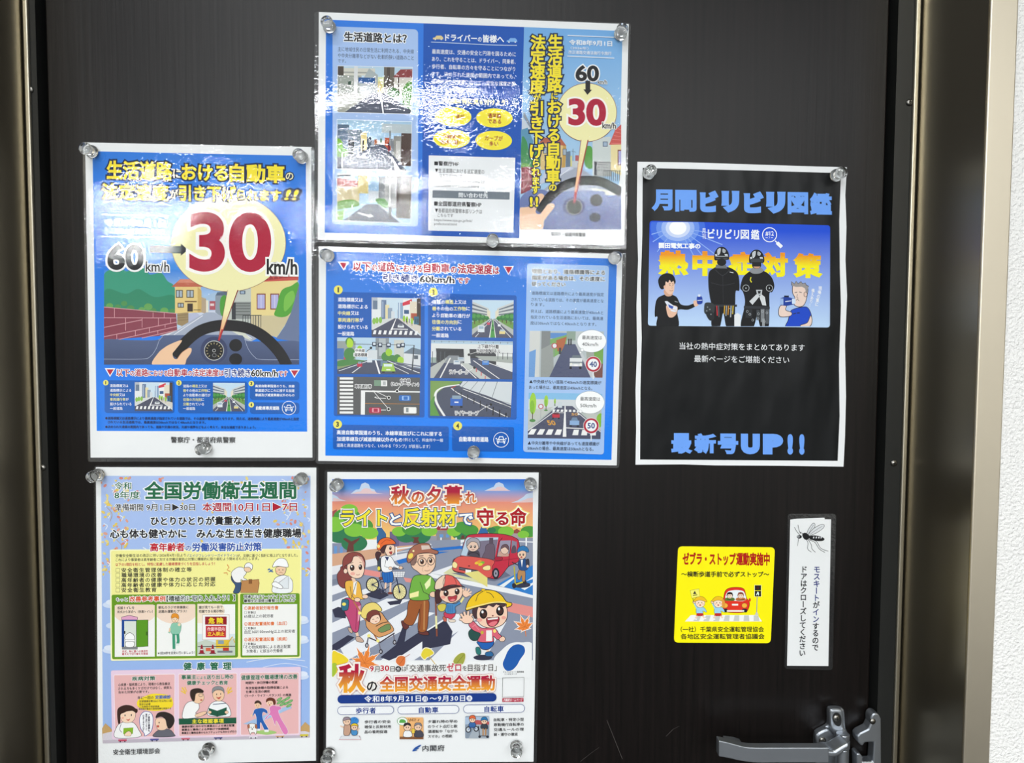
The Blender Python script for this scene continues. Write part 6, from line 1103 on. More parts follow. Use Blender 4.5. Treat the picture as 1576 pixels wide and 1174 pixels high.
for x, y in ((440, 1012), (566, 1068), (690, 984)): v.ell(x, y, 17, 22, '#3a3640').ell(x, y, 9, 12, '#b8b8c0')
v.blob([(388, 745), (400, 675), (450, 632), (520, 628), (572, 680), (566, 706), (520, 700), (470, 715), (430, 770)], '#eed878', 5, BO).blob([(435, 780), (470, 720), (560, 710), (610, 770), (676, 850), (670, 890), (570, 935), (520, 925), (440, 850)], '#dca068', 5, BO)
v.blob([(440, 780), (445, 725), (490, 694), (540, 700), (562, 745), (555, 790), (470, 800)], '#7a3c34', 4, BO).blob([(468, 790), (490, 750), (540, 735), (560, 770), (552, 800), (520, 818), (484, 812)], '#f8d8c0', 3, BO).curve([(490, 782), (498, 774), (506, 780)], 4, BO).curve([(528, 768), (536, 762), (545, 768)], 4, BO).curve([(512, 792), (522, 798), (534, 790)], 4, '#b8403c').blob([(540, 870), (590, 835), (640, 818), (656, 860), (620, 880), (570, 895)], '#73925a', 4, BO).curve([(520, 840), (580, 810), (630, 800)], 8, '#5a4034')
for x, y in ((458, 925), (540, 970), (375, 720)): v.ell(x, y, 15, 15, '#f8ee8a')
c.end()
# old man
c = SF.part('printed_old_man', illus); v = c.view(490, 820, 5.872)
v.blob([(750, 800), (770, 790), (820, 830), (800, 866), (770, 858)], '#6a3430', 5, BO).blob([(905, 880), (960, 868), (998, 900), (990, 920), (920, 912)], '#6a3430', 5, BO).blob([(832, 595), (990, 600), (994, 740), (975, 878), (902, 872), (915, 690), (905, 720), (850, 830), (770, 800), (800, 740)], '#a05a2c', 5, BO).line([(930, 640), (915, 860)], 5, '#6a3414').line([(960, 610), (955, 870)], 14, '#c08850')
v.blob([(832, 480), (860, 395), (920, 375), (1010, 385), (1060, 450), (1085, 530), (1070, 560), (1000, 560), (996, 600), (832, 596)], '#74b244', 5, BO).poly([(826, 545), (910, 520), (905, 570), (826, 585)], '#f6f0a8').poly([(960, 460), (1020, 390), (1012, 470), (975, 510)], '#eef4b8').line([(920, 440), (950, 530), (1010, 560)], 5, BO).ell(1040, 552, 32, 24, '#f2cdb0', ol=4, oc=BO)
v.blob([(838, 260), (870, 200), (960, 180), (1050, 190), (1060, 260), (1046, 320), (1000, 366), (940, 375), (890, 340), (850, 310)], '#f4ceb0', 5, BO).blob([(832, 270), (850, 215), (890, 200), (884, 260), (860, 290)], '#8a6a60', 3, BO).ring(938, 258, 38, 38, 6, '#4a4044').ring(1018, 250, 32, 36, 6, '#4a4044').line([(974, 252), (988, 250)], 6, '#4a4044').line([(900, 258), (870, 262)], 5, '#4a4044'); eye(v, 938, 256, 18, 23); eye(v, 1016, 246, 15, 22); v.line([(910, 206), (950, 202)], 9, '#8a6a60').line([(1000, 200), (1034, 200)], 9, '#8a6a60').curve([(960, 335), (985, 340), (1010, 330)], 4, '#8a443c').curve([(948, 305), (940, 330), (950, 345)], 3, '#b88a70').curve([(986, 280), (996, 298), (984, 302)], 4, '#b88a70')
v.blob([(800, 225), (825, 150), (880, 105), (950, 88), (1005, 100), (1025, 140), (1080, 160), (1070, 188), (980, 176), (900, 190), (850, 240), (815, 268)], '#a86a54', 5, BO).poly([(930, 110), (1000, 108), (1015, 140), (935, 150)], '#dcc8bc').ell(835, 205, 20, 28, '#f4d85a', rot=35).ell(860, 160, 9, 9, '#fbf2b0')
v.line([(1058, 545), (1072, 930)], 14, '#8a4c38').line([(1064, 745), (1068, 860)], 17, '#f6f0b0').line([(1050, 540), (1095, 536)], 15, '#7a3c30'); c.end()
# girl with red cap
c = SF.part('printed_girl', illus); v = c.view(650, 810, 5.589)
v.blob([(180, 770), (205, 775), (210, 808), (190, 815), (178, 790)], '#c86a54', 3, BO).blob([(228, 790), (250, 795), (284, 800), (280, 818), (232, 816)], '#e8d8c8', 3, BO).blob([(190, 735), (275, 735), (280, 765), (245, 795), (225, 785), (196, 778)], '#d0405a', 4, BO).blob([(200, 670), (230, 655), (285, 660), (320, 640), (330, 660), (285, 690), (284, 740), (206, 740)], '#4a8ac0', 4, BO)
for x in (222, 240, 258): v.line([(x, 672), (x, 738)], 4, '#2a5a90')
v.blob([(130, 680), (170, 660), (206, 672), (190, 720), (150, 725)], '#d8c850', 4, BO).blob([(110, 560), (130, 540), (170, 560), (165, 640), (125, 660), (110, 610)], '#4a2a2c', 4, BO).blob([(150, 570), (180, 520), (270, 505), (335, 510), (348, 570), (320, 625), (260, 656), (200, 645), (160, 615)], '#f6cfb4', 5, BO).blob([(160, 545), (185, 515), (320, 500), (330, 518), (250, 530), (200, 550)], '#4a2a2c')
v.blob([(104, 530), (118, 470), (160, 428), (210, 412), (270, 428), (315, 470), (335, 500), (368, 520), (330, 508), (260, 498), (190, 515), (130, 540)], '#e2645c', 5, BO).blob([(108, 528), (118, 472), (160, 430), (196, 420), (182, 514), (130, 538)], '#f0d4bc', 4, BO).curve([(268, 430), (290, 470), (292, 500)], 4, BO).curve([(200, 420), (180, 470), (184, 514)], 4, BO)
eye(v, 205, 570, 22, 27); eye(v, 300, 556, 21, 27); v.blob([(222, 600), (260, 598), (298, 588), (290, 630), (252, 644), (228, 630)], '#b83a44', 4, BO).blob([(238, 632), (262, 620), (284, 626), (262, 640)], '#e88a8c').ell(180, 605, 20, 14, '#f0a090')
v.blob([(345, 560), (370, 545), (400, 560), (405, 590), (375, 606), (352, 590)], '#f6cfb4', 4, BO)
for a, b in (((358, 556), (352, 532)), ((374, 550), (378, 526)), ((392, 556), (405, 532)), ((402, 570), (424, 556)), ((404, 584), (422, 582))): v.line([a, b], 13, '#f6cfb4')
v.line([(330, 650), (356, 606)], 16, '#f4e690'); c.end()
# boy with yellow hat
c = SF.part('printed_boy', illus); v = c.view(650, 810, 5.589)
v.blob([(460, 1040), (490, 1035), (505, 1075), (495, 1098), (468, 1090)], '#2a7a74', 4, BO).line([(560, 1045), (565, 1080)], 22, '#f6cfb4').blob([(545, 1080), (590, 1072), (612, 1095), (600, 1112), (548, 1110)], '#2a6aa0', 4, BO).blob([(475, 985), (600, 980), (612, 1010), (570, 1052), (515, 1050), (490, 1020)], '#1d62b4', 5, BO)
v.blob([(400, 900), (440, 870), (490, 890), (500, 960), (440, 978), (405, 950)], '#24504a', 4, BO).blob([(400, 842), (430, 805), (480, 850), (520, 870), (620, 870), (660, 920), (680, 940), (650, 970), (610, 940), (606, 988), (480, 985), (500, 920), (440, 890)], '#dc6478', 5, BO).poly([(550, 890), (598, 888), (600, 980), (548, 982)], '#f6f2f0').line([(450, 838), (490, 890)], 4, '#f0a0a8').line([(430, 860), (470, 830)], 4, '#f0a0a8').ell(515, 908, 13, 15, '#c8b83c').ell(622, 895, 13, 16, '#f8e07a')
v.blob([(660, 965), (690, 940), (712, 955), (705, 980), (675, 985)], '#f6cfb4', 4, BO).blob([(430, 720), (455, 690), (500, 690), (490, 760), (460, 790), (440, 770)], '#4a3438', 3, BO)
v.blob([(468, 740), (490, 680), (560, 655), (660, 650), (720, 680), (730, 770), (700, 830), (640, 862), (560, 866), (500, 840), (475, 800)], '#f8d2b8', 5, BO).blob([(490, 690), (560, 660), (680, 645), (718, 670), (690, 690), (640, 668), (610, 690), (570, 675), (545, 700)], '#4a3438')
v.blob([(374, 706), (390, 650), (430, 595), (490, 556), (550, 542), (620, 550), (680, 586), (722, 640), (768, 655), (762, 680), (722, 690), (716, 660), (620, 656), (520, 678), (440, 700), (385, 718)], '#f2c81c', 6, BO).curve([(376, 704), (500, 672), (620, 648), (716, 650)], 10, '#f8e48a').curve([(460, 640), (480, 585), (520, 555)], 5, BO).curve([(550, 560), (590, 575), (615, 610)], 5, BO).ell(524, 542, 16, 9, '#f2c81c', ol=3, oc=BO)
eye(v, 526, 748, 33, 42); eye(v, 668, 722, 33, 42); v.curve([(500, 695), (515, 682), (530, 690)], 5, BO).curve([(645, 672), (660, 660), (672, 672)], 5, BO).ell(606, 764, 8, 6, '#7a3c34').blob([(553, 785), (610, 782), (658, 775), (655, 820), (610, 858), (565, 842)], '#a82c40', 5, BO).blob([(570, 838), (600, 815), (645, 815), (612, 854)], '#e87a84').poly([(560, 788), (652, 778), (648, 792), (566, 800)], '#f8f4f0').ell(492, 800, 24, 16, '#f0a898').ell(700, 780, 20, 14, '#f0a898')
for a, b in (((352, 780), (330, 745)), ((370, 770), (360, 728)), ((392, 765), (396, 722)), ((412, 775), (428, 745)), ((350, 800), (320, 790))): v.line([a, b], 26, BO)
v.blob([(340, 790), (370, 755), (415, 765), (440, 790), (420, 825), (370, 830), (345, 815)], '#f8d2b8', 5, BO)
for a, b in (((358, 785), (331, 747)), ((373, 775), (360, 730)), ((392, 772), (396, 724)), ((408, 780), (427, 747)), ((356, 802), (322, 791))): v.line([a, b], 17, '#f8d2b8')
c.end()
# leaves
c = SF.part('printed_leaf', illus); v = c.view(490, 820, 5.872)
def maple(v, cx, cy, r, rot, col, cut=None):
    pts = []
    for k, l in enumerate((.5, .8, .95, 1.0, .95, .8, .5)):
        a = R(rot - 126 + 42 * k)
        for da, m in ((-11, .62), (-5, .66), (0, 1.0), (5, .66), (11, .62)): pts.append((cx + r * l * m * math.cos(a + R(da)), cy + r * l * m * math.sin(a + R(da))))
        if k < 6: a += R(21); pts.append((cx + r * .36 * math.cos(a), cy + r * .36 * math.sin(a)))
    v.line([(cx, cy), (cx - r * .75 * math.cos(R(rot + 12)), cy - r * .75 * math.sin(R(rot + 12)))], 6, col)
    v.line(pts, 14, '#fbf6f0', closed=True); v.poly(pts, col)
    for k in range(2, len(pts), 6): v.line([(cx, cy), ((cx * .4 + pts[k][0] * .6), (cy * .4 + pts[k][1] * .6))], 3, '#c8682c')
v.clip = (126, 800, 1938, 1400)
v.blob([(126, 1070), (190, 1075), (250, 1110), (280, 1150), (230, 1190), (180, 1250), (126, 1290)], '#f0d42c', 8, '#fbf8ee').blob([(126, 1180), (170, 1180), (160, 1260), (126, 1290)], '#a8c43c')
c.end(); c = SF.part('printed_leaf', illus); v = c.view(490, 820, 5.872); v.clip = (126, 800, 1938, 1400)
maple(v, 420, 1170, 170, -75, '#ee8a3c')
c.end(); c = SF.part('printed_leaf', illus); v = c.view(490, 820, 5.872); v.clip = (126, 800, 1938, 1400)
v.blob([(700, 1160), (720, 1110), (770, 1104), (790, 1130), (780, 1190), (740, 1200)], '#e0783c', 6, '#fbf2e8').line([(735, 1180), (780, 1120), (830, 1090)], 4, '#b85a28'); c.end(); c = SF.part('printed_leaf', illus); v = c.view(490, 820, 5.872); v.clip = (126, 800, 1938, 1400)
v.blob([(930, 1080), (960, 1035), (1010, 1040), (1046, 1080), (1010, 1110), (985, 1120), (960, 1140), (930, 1110)], '#e8d43c', 7, '#fbf6e6').line([(1000, 1110), (1057, 1180)], 6, '#d8b43c')
c.end(); c = SF.part('printed_leaf', illus); v = c.view(650, 810, 5.589); v.clip = (-770, 20, 950, 1400)
v.blob([(265, 1150), (290, 1110), (330, 1082), (368, 1085), (372, 1130), (350, 1180), (300, 1200), (270, 1190)], '#a3a845', 6, '#fbf6e6').line([(290, 1180), (360, 1095)], 4, '#7a7a2c')
c.end(); c = SF.part('printed_leaf', illus); v = c.view(650, 810, 5.589); v.clip = (-770, 20, 950, 1400)
maple(v, 880, 860, 110, -110, '#f08a3c'); c.end()

# ---- lower half of the sheet
p = SF.part('mascot_backdrop'); v = p.view(650, 810, 5.589)
v.clip = (580, 960, 942, 1300); v.blob([(610, 1160), (680, 1060), (760, 1000), (850, 992), (960, 1030), (960, 1400), (640, 1400)], '#f1f3f3'); v.clip = None
v.blob([(692, 1180), (712, 1120), (740, 1060), (780, 1020), (830, 1008), (874, 1030), (880, 1080), (840, 1140), (812, 1190), (770, 1230), (720, 1232)], '#1c5cae'); p.end()
p = SF.part('heading_lettering'); v = p.view(490, 720, 4.503); RG = ('#b0143a', '#ee9a2c', 165, 245); DR_ = '#8a1430'
for ch, x0, x1, y0 in (('秋', 503, 636, 124), ('の', 645, 738, 150), ('夕', 750, 852, 126), ('暮', 868, 1004, 122), ('れ', 1016, 1096, 158)):
    y1 = 246 if ch != 'れ' else 243; v.text(ch, x0, y0, x1, y1, RG, .035, [(.10, DR_), (.085, '#fbf2e6')])
for s, x0, x1, y0, y1, c_, st in (('ライト', 158, 478, 282, 402, '#f6e62c', [(.10, '#fbf8ee'), (.045, '#1c4a6a')]), ('と', 496, 574, 308, 398, '#fbfbf6', [(.06, '#1c5a9a')]), ('反射材', 588, 958, 276, 400, '#f6e62c', [(.10, '#fbf8ee'), (.045, '#1c4a6a')]), ('で', 976, 1074, 302, 396, '#fbfbf6', [(.06, '#1c5a9a')]), ('守', 1098, 1214, 278, 398, '#b01420', [(.11, '#f8e88a'), (.06, '#fbf6e8')]), ('る', 1226, 1318, 296, 396, '#b01420', [(.11, '#f8e88a'), (.06, '#fbf6e8')]), ('命', 1326, 1444, 276, 398, '#b01420', [(.11, '#f8e88a'), (.06, '#fbf6e8')])): v.text(s, x0, y0, x1, y1, c_, .03, st)
p.end()
p = SF.part('campaign_lettering'); v = p.view(490, 1000, 4.503); CR = '#c01838'; BK = '#26262a'; NB = '#123a8c'
for s, x0, x1, y0, y1, c_ in (('9', 360, 386, 106, 146, CR), ('月', 390, 426, 106, 148, BK), ('30', 431, 493, 102, 142, CR), ('日', 500, 531, 106, 146, BK), ('は', 580, 611, 108, 144, BK), ('「交通事故死', 612, 886, 98, 146, BK), ('ゼロ', 890, 990, 86, 146, CR), ('を', 1000, 1030, 104, 140, BK), ('目指す日」', 1036, 1236, 94, 142, BK)): v.text(s, x0, y0, x1, y1, c_, .025 if c_ == CR else .012, [(.06, '#f8f6f2')])
v.ell(555, 127, 20, 20, BK).text('水', 541, 113, 569, 141, '#f6f6f6', .01)
R2 = ('#b4143c', '#f2a42c', 200, 272); v.text('秋', 140, 96, 330, 288, ('#b4143c', '#f2a82c', 150, 260), .04, [(.075, '#b8324a'), (.065, '#fbf4ea')]).text('全国交通安全運動', 424, 180, 1224, 284, R2, .035, [(.095, '#b8324a'), (.08, '#fbf4ea')], sl=-.012).text('の', 337, 204, 410, 284, BK, .025, [(.05, '#fbf4ea')])
v.rrect(135, 307, 1235, 366, 29, NB).text('令和8年9月21日', 320, 312, 712, 356, '#f4f6fa', .02, ls=1.15).text('〜9月30日', 772, 309, 1018, 352, '#f4f6fa', .02, ls=1.15)
for x, y, ch in ((740, 334, '月'), (1047, 329, '水')): v.ell(x, y, 20, 20, '#f4f6fa').text(ch, x - 13, y - 13, x + 13, y + 13, NB, .01)
p.end()
p = SF.part('advice_lettering'); v = p.view(490, 1000, 4.503)
for x0, x1, y0, s, a, b in ((137, 522, 389, '歩行者', 261, 400), (553, 973, 385, '自動車', 697, 832), (1008, 1427, 378, '自転車', 1151, 1284)): v.rrect(x0, y0, x1, y0 + 52, 26, '#f2f4f6', ol=3, oc=NB).text(s, a, y0 + 6, b, y0 + 46, NB, .03, ls=1.1)
v.block([('歩行者の安全', 1), ('確保と反射材用', 1), ('品の着用促進', .87)], 322, 482, 504, 22, 34.5, '#2a2a2e', .012); v.block(['夕暮れ時の早め', 'のライト点灯と飲', '酒運転や「ながら', ('スマホ」の根絶', .82)], 760, 480, 964, 22, 34, '#2a2a2e', .012); v.block(['自転車・特定小型', '原動機付自転車の', '交通ルールの理', ('解・遵守の徹底', .8)], 1215, 467, 1423, 22, 34, '#2a2a2e', .012)
p.end()
p = SF.part('advice_illustration'); v = p.view(490, 1000, 4.503)
v.poly([(160, 588), (285, 588), (298, 614), (146, 614)], '#c9ccd4')
for i in range(4): v.line([(165 - 4 * i, 592 + 6 * i), (285 + 3 * i, 592 + 6 * i)], 3, '#f6f6f6')
v.line([(146, 614), (298, 614), (285, 588)], 3, '#c04a5a').ell(250, 485, 32, 26, '#3a8ad0').blob([(180, 530), (190, 510), (220, 508), (226, 545), (216, 582), (180, 582)], '#c8a088', 3, BO).ell(200, 488, 25, 25, '#f2cdb0', ol=3, oc=BO).blob([(174, 484), (182, 462), (212, 460), (228, 480), (210, 476)], '#9a8a94', 3, BO).ell(193, 492, 3, 4, '#222').ell(210, 491, 3, 4, '#222').line([(178, 530), (154, 520)], 8, '#f2cdb0').blob([(230, 550), (250, 540), (272, 550), (268, 582), (236, 582)], '#4a90c8', 3, BO).ell(252, 528, 22, 22, '#f2cdb0', ol=3, oc=BO).blob([(228, 522), (240, 504), (266, 504), (278, 522), (252, 516)], '#f0cc2c', 3, BO).ell(246, 532, 3, 4, '#222').ell(260, 531, 3, 4, '#222').line([(270, 552), (286, 536)], 8, '#f2cdb0').line([(246, 476), (256, 462)], 4, '#2a6ab4').line([(258, 482), (270, 470)], 4, '#2a6ab4')
p.end(); p = SF.part('advice_illustration'); v = p.view(490, 1000, 4.503)
v.rrect(564, 462, 729, 612, 8, '#f2b878', 0).rect(564, 594, 729, 612, '#8a5a3a', 0).ell(584, 488, 34, 26, '#f4f6f2', ol=3, oc='#4a9a4a').blob([(562, 492), (566, 480), (578, 474), (594, 476), (606, 484), (604, 498), (566, 498)], '#5aaa4c').line([(626, 470), (634, 490)], 4, '#5a3a2a').line([(690, 488), (700, 472)], 4, '#5a3a2a').text('NO!', 638, 468, 678, 488, '#5a3a2a', .02)
v.blob([(592, 594), (596, 560), (616, 550), (644, 560), (648, 594)], '#f4f4f4', 3, BO).ell(618, 528, 24, 24, '#f2cdb0', ol=3, oc=BO).blob([(594, 524), (600, 502), (632, 500), (642, 520), (618, 512)], '#3a3034', 3, BO).blob([(668, 594), (672, 558), (694, 548), (722, 560), (726, 594)], '#4a4a58', 3, BO).ell(692, 526, 25, 25, '#f2cdb0', ol=3, oc=BO).blob([(668, 520), (676, 500), (708, 500), (718, 522), (694, 510)], '#8a8a94', 3, BO).rrect(650, 540, 668, 570, 3, '#f0d04a', 0, 2, BO)
for x in (611, 626, 685, 701): v.ell(x, 530, 3, 4, '#222')
p.end(); p = SF.part('advice_illustration'); v = p.view(490, 1000, 4.503)
v.rrect(1018, 452, 1184, 606, 8, '#8a98a8', 0).poly([(1018, 460), (1184, 455), (1184, 500), (1018, 510)], '#b0c4dc').poly([(1060, 490), (1100, 478), (1184, 490), (1184, 510), (1060, 515)], '#c05a5a').poly([(1090, 510), (1130, 510), (1184, 606), (1040, 606)], '#a8b2bc')
for cx, cy, hc, bc in ((1068, 474, '#e2683c', '#3a6aa8'), (1150, 485, '#2a7ab4', '#3a4450')): v.blob([(cx - 22, cy + 52), (cx - 18, cy + 24), (cx + 18, cy + 24), (cx + 22, cy + 55)], bc, 3, BO).ell(cx, cy, 21, 21, '#f2cdb0', ol=3, oc=BO).blob([(cx - 23, cy - 2), (cx - 14, cy - 24), (cx + 12, cy - 26), (cx + 24, cy - 2), (cx, cy - 8)], hc, 3, BO).ell(cx - 6, cy + 4, 3, 4, '#222').ell(cx + 8, cy + 4, 3, 4, '#222')
v.ell(1040, 545, 20, 22, '#2a2a34').ell(1040, 545, 13, 15, '#c8d0d8').ell(1094, 540, 18, 20, '#2a2a34').ell(1094, 540, 11, 13, '#c8d0d8').line([(1040, 545), (1070, 520), (1094, 540)], 5, '#2a5a9a').line([(1142, 538), (1142, 585)], 10, '#b98a58').line([(1160, 538), (1160, 585)], 10, '#b98a58').line([(1110, 520), (1118, 588), (1170, 590)], 6, '#2a2a34').ell(1118, 594, 9, 9, '#2a2a34').ell(1172, 594, 9, 9, '#2a2a34')
p.end()
p = SF.part('office_emblem'); v = p.view(490, 1000, 4.503)
v.blob([(652, 694), (668, 672), (694, 656), (714, 650), (704, 664), (690, 672), (700, 672), (684, 682), (672, 684), (688, 686), (670, 694)], '#2456a4'); v.text('内閣府', 722, 654, 874, 696, '#3a3c42', .012, ls=1.08); p.end()
p = SF.part('homepage_label'); v = p.view(490, 1000, 4.503)
v.text('チャイルドシート着用推進', 1280, 141, 1424, 153, '#333', .01).text('シンボルマーク', 1290, 156, 1375, 167, '#333', .01).line([(1277, 187), (1425, 184), (1422, 318), (1275, 322)], 2.5, '#33343a', closed=True).rect(1275, 329, 1421, 354, '#b8143c').text('内閣府ホームページ', 1284, 332, 1414, 350, '#f6e8ea', .03); p.end()
laminate(SF, rounded(filmF, 5), 2.9)
# ================================================================ door handle on the leaf, keeper on the frame
M_zinc = mat('grey_cast_metal', '#b4bac2', 0.36, 0.9, 0.5, noise_bump(900, 0.00003))
M_black = mat('dark_recess', '#0c0c0d', 0.6)
def prism(name, pts, h0, h1, m, parent, k=4.925, ox=1080, oy=1060, bev=0.0012, smooth=False, at_h=None):
    """A plate cut to an outline (enlarged photo pixels), reaching from h0 to h1 in front of the door."""
    org = Vector(parent.matrix_world.translation) if parent else Vector()
    q = parent
    org = Vector((0, 0, 0))
    while q: org += q.location; q = q.parent
    bm = bmesh.new(); vs = []
    for h in (h0, h1):
        row = []
        for x, y in pts:
            p = P(ox + x / k, oy + y / k, at_h if at_h is not None else h1); row.append(bm.verts.new((p.x - org.x, -h - org.y, p.z - org.z)))
        vs.append(row)
    n = len(pts)
    bm.faces.new(vs[0]); bm.faces.new(vs[1][::-1])
    for i in range(n): bm.faces.new((vs[0][i], vs[0][(i + 1) % n], vs[1][(i + 1) % n], vs[1][i]))
    o = from_bm(name, bm, m, parent)
    if bev: bevel(o, bev, 3)
    return o
def dome_screw(px, py, h, r, parent):
    org = Vector((0, 0, 0)); q = parent
    while q: org += q.location; q = q.parent
    p = P(px, py, h) - org; bm = bmesh.new()
    bmesh.ops.create_uvsphere(bm, u_segments=20, v_segments=10, radius=r, matrix=Matrix.Translation(p) @ Matrix.Rotation(R(90), 4, 'X') @ Matrix.Diagonal((1, 1, 0.5, 1)))
    o = from_bm('screw', bm, M_screw, parent, True)
    c = box_bm(p.x - r * .55, p.x + r * .55, p.y - r * .53, p.y - r * .3, p.z - r * .12, p.z + r * .12); box_bm(p.x - r * .12, p.x + r * .12, p.y - r * .53, p.y - r * .3, p.z - r * .55, p.z + r * .55, c)
    return o, c
lever = prism('door_handle', spline([(130, 392), (180, 402), (250, 420), (330, 440), (420, 446), (560, 446)], 4, False) + [(966, 446), (966, 562)] + spline([(560, 562), (420, 562), (300, 548), (200, 526), (130, 514)], 4, False), 0.036, 0.045, M_zinc, door, bev=0.0012)
lever['label'] = 'grey metal lever handle with a cast bracket'
def sub(name, *a, **k): return prism(name, *a, M_zinc, lever, **k)
sub('hook_end', [(212, 446), (300, 458), (345, 474), (345, 525), (212, 520)], 0.022, 0.038, at_h=0.045, bev=0.001)
sub('mounting_plate', spline([(972, 152), (1020, 142), (1072, 152), (1086, 190), (1092, 290), (1112, 345), (1116, 420), (1110, 560), (1060, 640), (920, 640), (866, 560), (858, 440), (862, 350), (880, 322), (950, 282), (962, 240), (962, 180)], 4), 0.0, 0.006, bev=0.0016)
sub('screw_boss', spline([(978, 160), (1020, 152), (1064, 160), (1078, 200), (1080, 280), (1106, 335), (1104, 372), (1060, 384), (1020, 360), (990, 318), (976, 280), (972, 200)], 4), 0.005, 0.014, bev=0.003)
sub('bracket_arm', spline([(870, 350), (950, 305), (985, 330), (1010, 372), (1000, 430), (900, 440), (872, 420)], 4), 0.005, 0.011, bev=0.002)
prism('screw_recess', spline([(992, 225), (1006, 186), (1036, 184), (1056, 210), (1058, 262), (1040, 284), (1010, 270)], 4), 0.0138, 0.0145, M_black, lever, bev=0)
for px, py, h, r in ((1080 + 1020 / 4.925, 1060 + 222 / 4.925, 0.0145, 0.0036), (1080 + 915 / 4.925, 1060 + 392 / 4.925, 0.011, 0.0036)):
    s_, c_ = dome_screw(px, py, h, r, lever); from_bm('cross_recess', c_, M_black, lever)
bm = bmesh.new(); p = P(1080 + 1066 / 4.925, 1060 + 480 / 4.925, 0.02)
for z0, z1, r in ((-0.030, -0.0125, .0062), (-0.0125, 0.004, .0058), (0.0045, 0.0125, .0064), (0.0128, 0.0185, .006)):
    bmesh.ops.create_cone(bm, cap_ends=True, segments=28, radius1=r, radius2=r, depth=z1 - z0, matrix=Matrix.Translation((p.x, p.y, p.z + (z0 + z1) / 2)))
bevel(from_bm('pivot_barrel', bm, M_zinc, lever, False), 0.0006, 2)
sub('pivot_link', [(940, 470), (1010, 472), (1060, 440), (1116, 408), (1120, 445), (1060, 500), (1010, 520), (940, 522)], 0.022, 0.040, bev=0.002)
keeper = prism('latch_keeper', spline([(1282, 262), (1284, 212), (1308, 186), (1340, 192), (1362, 228)], 4, False) + [(1364, 640), (1180, 640)] + [(1174, 492), (1200, 488), (1222, 520), (1222, 552), (1298, 552), (1306, 405), (1238, 408), (1220, 436), (1186, 408), (1178, 358), (1200, 336), (1264, 304)], 0.004, 0.016, M_zinc, right_trim, bev=0.0014)
keeper['label'] = 'grey metal latch keeper'
s_, c_ = dome_screw(1080 + 1296 / 4.925, 1060 + 246 / 4.925, 0.016, 0.0030, keeper); c_.free()

# ================================================================ clear push-pin magnets
M_acr = bpy.data.materials.new('clear_acrylic'); M_acr.use_nodes = True
b = M_acr.node_tree.nodes['Principled BSDF']; b.inputs['Transmission Weight'].default_value = 1.0; b.inputs['Roughness'].default_value = 0.02; b.inputs['IOR'].default_value = 1.49; b.inputs['Base Color'].default_value = (0.97, 0.98, 0.98, 1)
M_mag = mat('nickel_magnet', '#c4c6c8', 0.3, 1.0)
def lathe(name, prof, m, parent, seg=28):
    bm = bmesh.new(); rings = []
    for r, h in prof: rings.append([bm.verts.new((r * math.cos(2 * math.pi * k / seg), -h, r * math.sin(2 * math.pi * k / seg))) for k in range(seg)])
    for a, b_ in zip(rings, rings[1:]):
        for k in range(seg): bm.faces.new((a[k], a[(k + 1) % seg], b_[(k + 1) % seg], b_[k]))
    bm.faces.new(rings[0]); bm.faces.new(rings[-1])
    return from_bm(name, bm, m, parent, True)
def make_magnet():
    t = bpy.data.objects.new('push_pin_magnet', None); C.objects.link(t)
    o = lathe('acrylic_body', [(0.0050, 0.0016), (0.0058, 0.0018), (0.0060, 0.0026), (0.0057, 0.0034), (0.0046, 0.0044), (0.0039, 0.0062), (0.0037, 0.0090), (0.0042, 0.0112), (0.0052, 0.0124), (0.0056, 0.0134), (0.0055, 0.0144), (0.0048, 0.0151), (0.0030, 0.0154), (0.0012, 0.0154)], M_acr, t)
    lathe('magnet_disc', [(0.0043, 0.0), (0.0045, 0.0002), (0.0045, 0.0014), (0.0043, 0.0015)], M_mag, t, 24)
    return t
proto = make_magnet()
def place_magnet(px, py, sheet, label, first=[True]):
    h = sheet.z + 0.0002 if sheet is not SD else sheet.z
    q = P(px, py, h + 0.008)
    if first[0]: t = proto; first[0] = False
    else:
        t = proto.copy(); C.objects.link(t)
        for ch in proto.children: d = ch.copy(); C.objects.link(d); d.parent = t
    t.location = (q.x, -h, q.z)
    tag(t, label, 'magnet', 'clear magnets holding the posters')
    return t
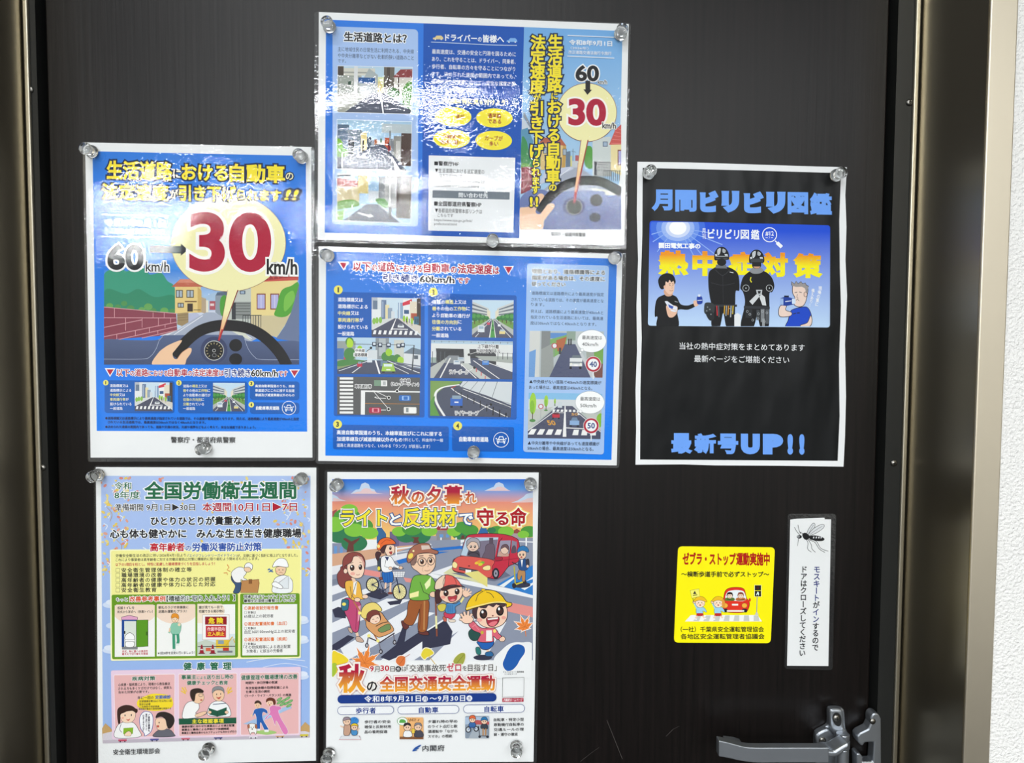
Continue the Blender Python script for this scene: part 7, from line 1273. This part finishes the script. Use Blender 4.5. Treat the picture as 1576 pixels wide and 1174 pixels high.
for px, py, s, l in (
    (136.4, 231, SA, 'clear acrylic pin magnet on the upper left corner of the huge red 30 poster'), (462, 240, SA, 'clear acrylic pin magnet on the upper right corner of the huge red 30 poster'), (312.6, 690.5, SA, 'clear acrylic pin magnet on the bottom white margin of the huge red 30 poster'),
    (505, 37.5, SB, 'clear acrylic pin magnet on the upper left corner of the highest landscape poster'), (956.3, 48.8, SB, 'clear acrylic pin magnet on the upper right corner of the highest landscape poster'), (758.3, 369.7, SB, 'clear acrylic pin magnet on the bottom edge of the highest landscape poster'),
    (503, 392.5, SC, 'clear acrylic pin magnet on the upper left corner of the road diagram poster'), (946.8, 396.4, SC, 'clear acrylic pin magnet on the upper right corner of the road diagram poster'), (728.8, 696.5, SC, 'clear acrylic pin magnet over the blue bottom edge of the road diagram poster'),
    (1000, 264.4, SD, 'clear acrylic pin magnet on the upper left corner of the black poster'), (1291, 267.7, SD, 'clear acrylic pin magnet on the upper right corner of the black poster'),
    (146.4, 732, SE, 'clear acrylic pin magnet on the upper left corner of the falling leaves poster'), (462.3, 738, SE, 'clear acrylic pin magnet on the upper right corner of the falling leaves poster'), (317.7, 1156.6, SE, 'clear acrylic pin magnet on the bottom margin of the falling leaves poster'),
    (517.8, 746.6, SF, 'clear acrylic pin magnet on the upper left corner of the sunset street poster'), (816.5, 745.5, SF, 'clear acrylic pin magnet on the upper right corner of the sunset street poster'), (794.7, 1153, SF, 'clear acrylic pin magnet on the lower right margin of the sunset street poster'), (504.4, 1164, SF, 'clear acrylic pin magnet on the lower left corner of the sunset street poster')):
    place_magnet(px, py, s, l)

# ================================================================ fine scratches in the door face
M_scr = mat('bare_scratch', '#5a5552', 0.6)
def scratch(pts, w):
    vs = []
    for x, y in pts:
        for s in (-1, 1): q = P(x + s * w / 2, y); vs.append((q.x, -0.00004, q.z))
    link_mesh('scratch', vs, [(2 * i, 2 * i + 1, 2 * i + 3, 2 * i + 2) for i in range(len(pts) - 1)], [M_scr], door)
scratch([(934, 1108), (942, 1128), (950, 1148), (958, 1168)], 0.5)
scratch([(1025, 1133), (1036, 1122), (1046, 1117)], 0.5)
scratch([(893, 1172), (908, 1160), (922, 1150)], 0.4)
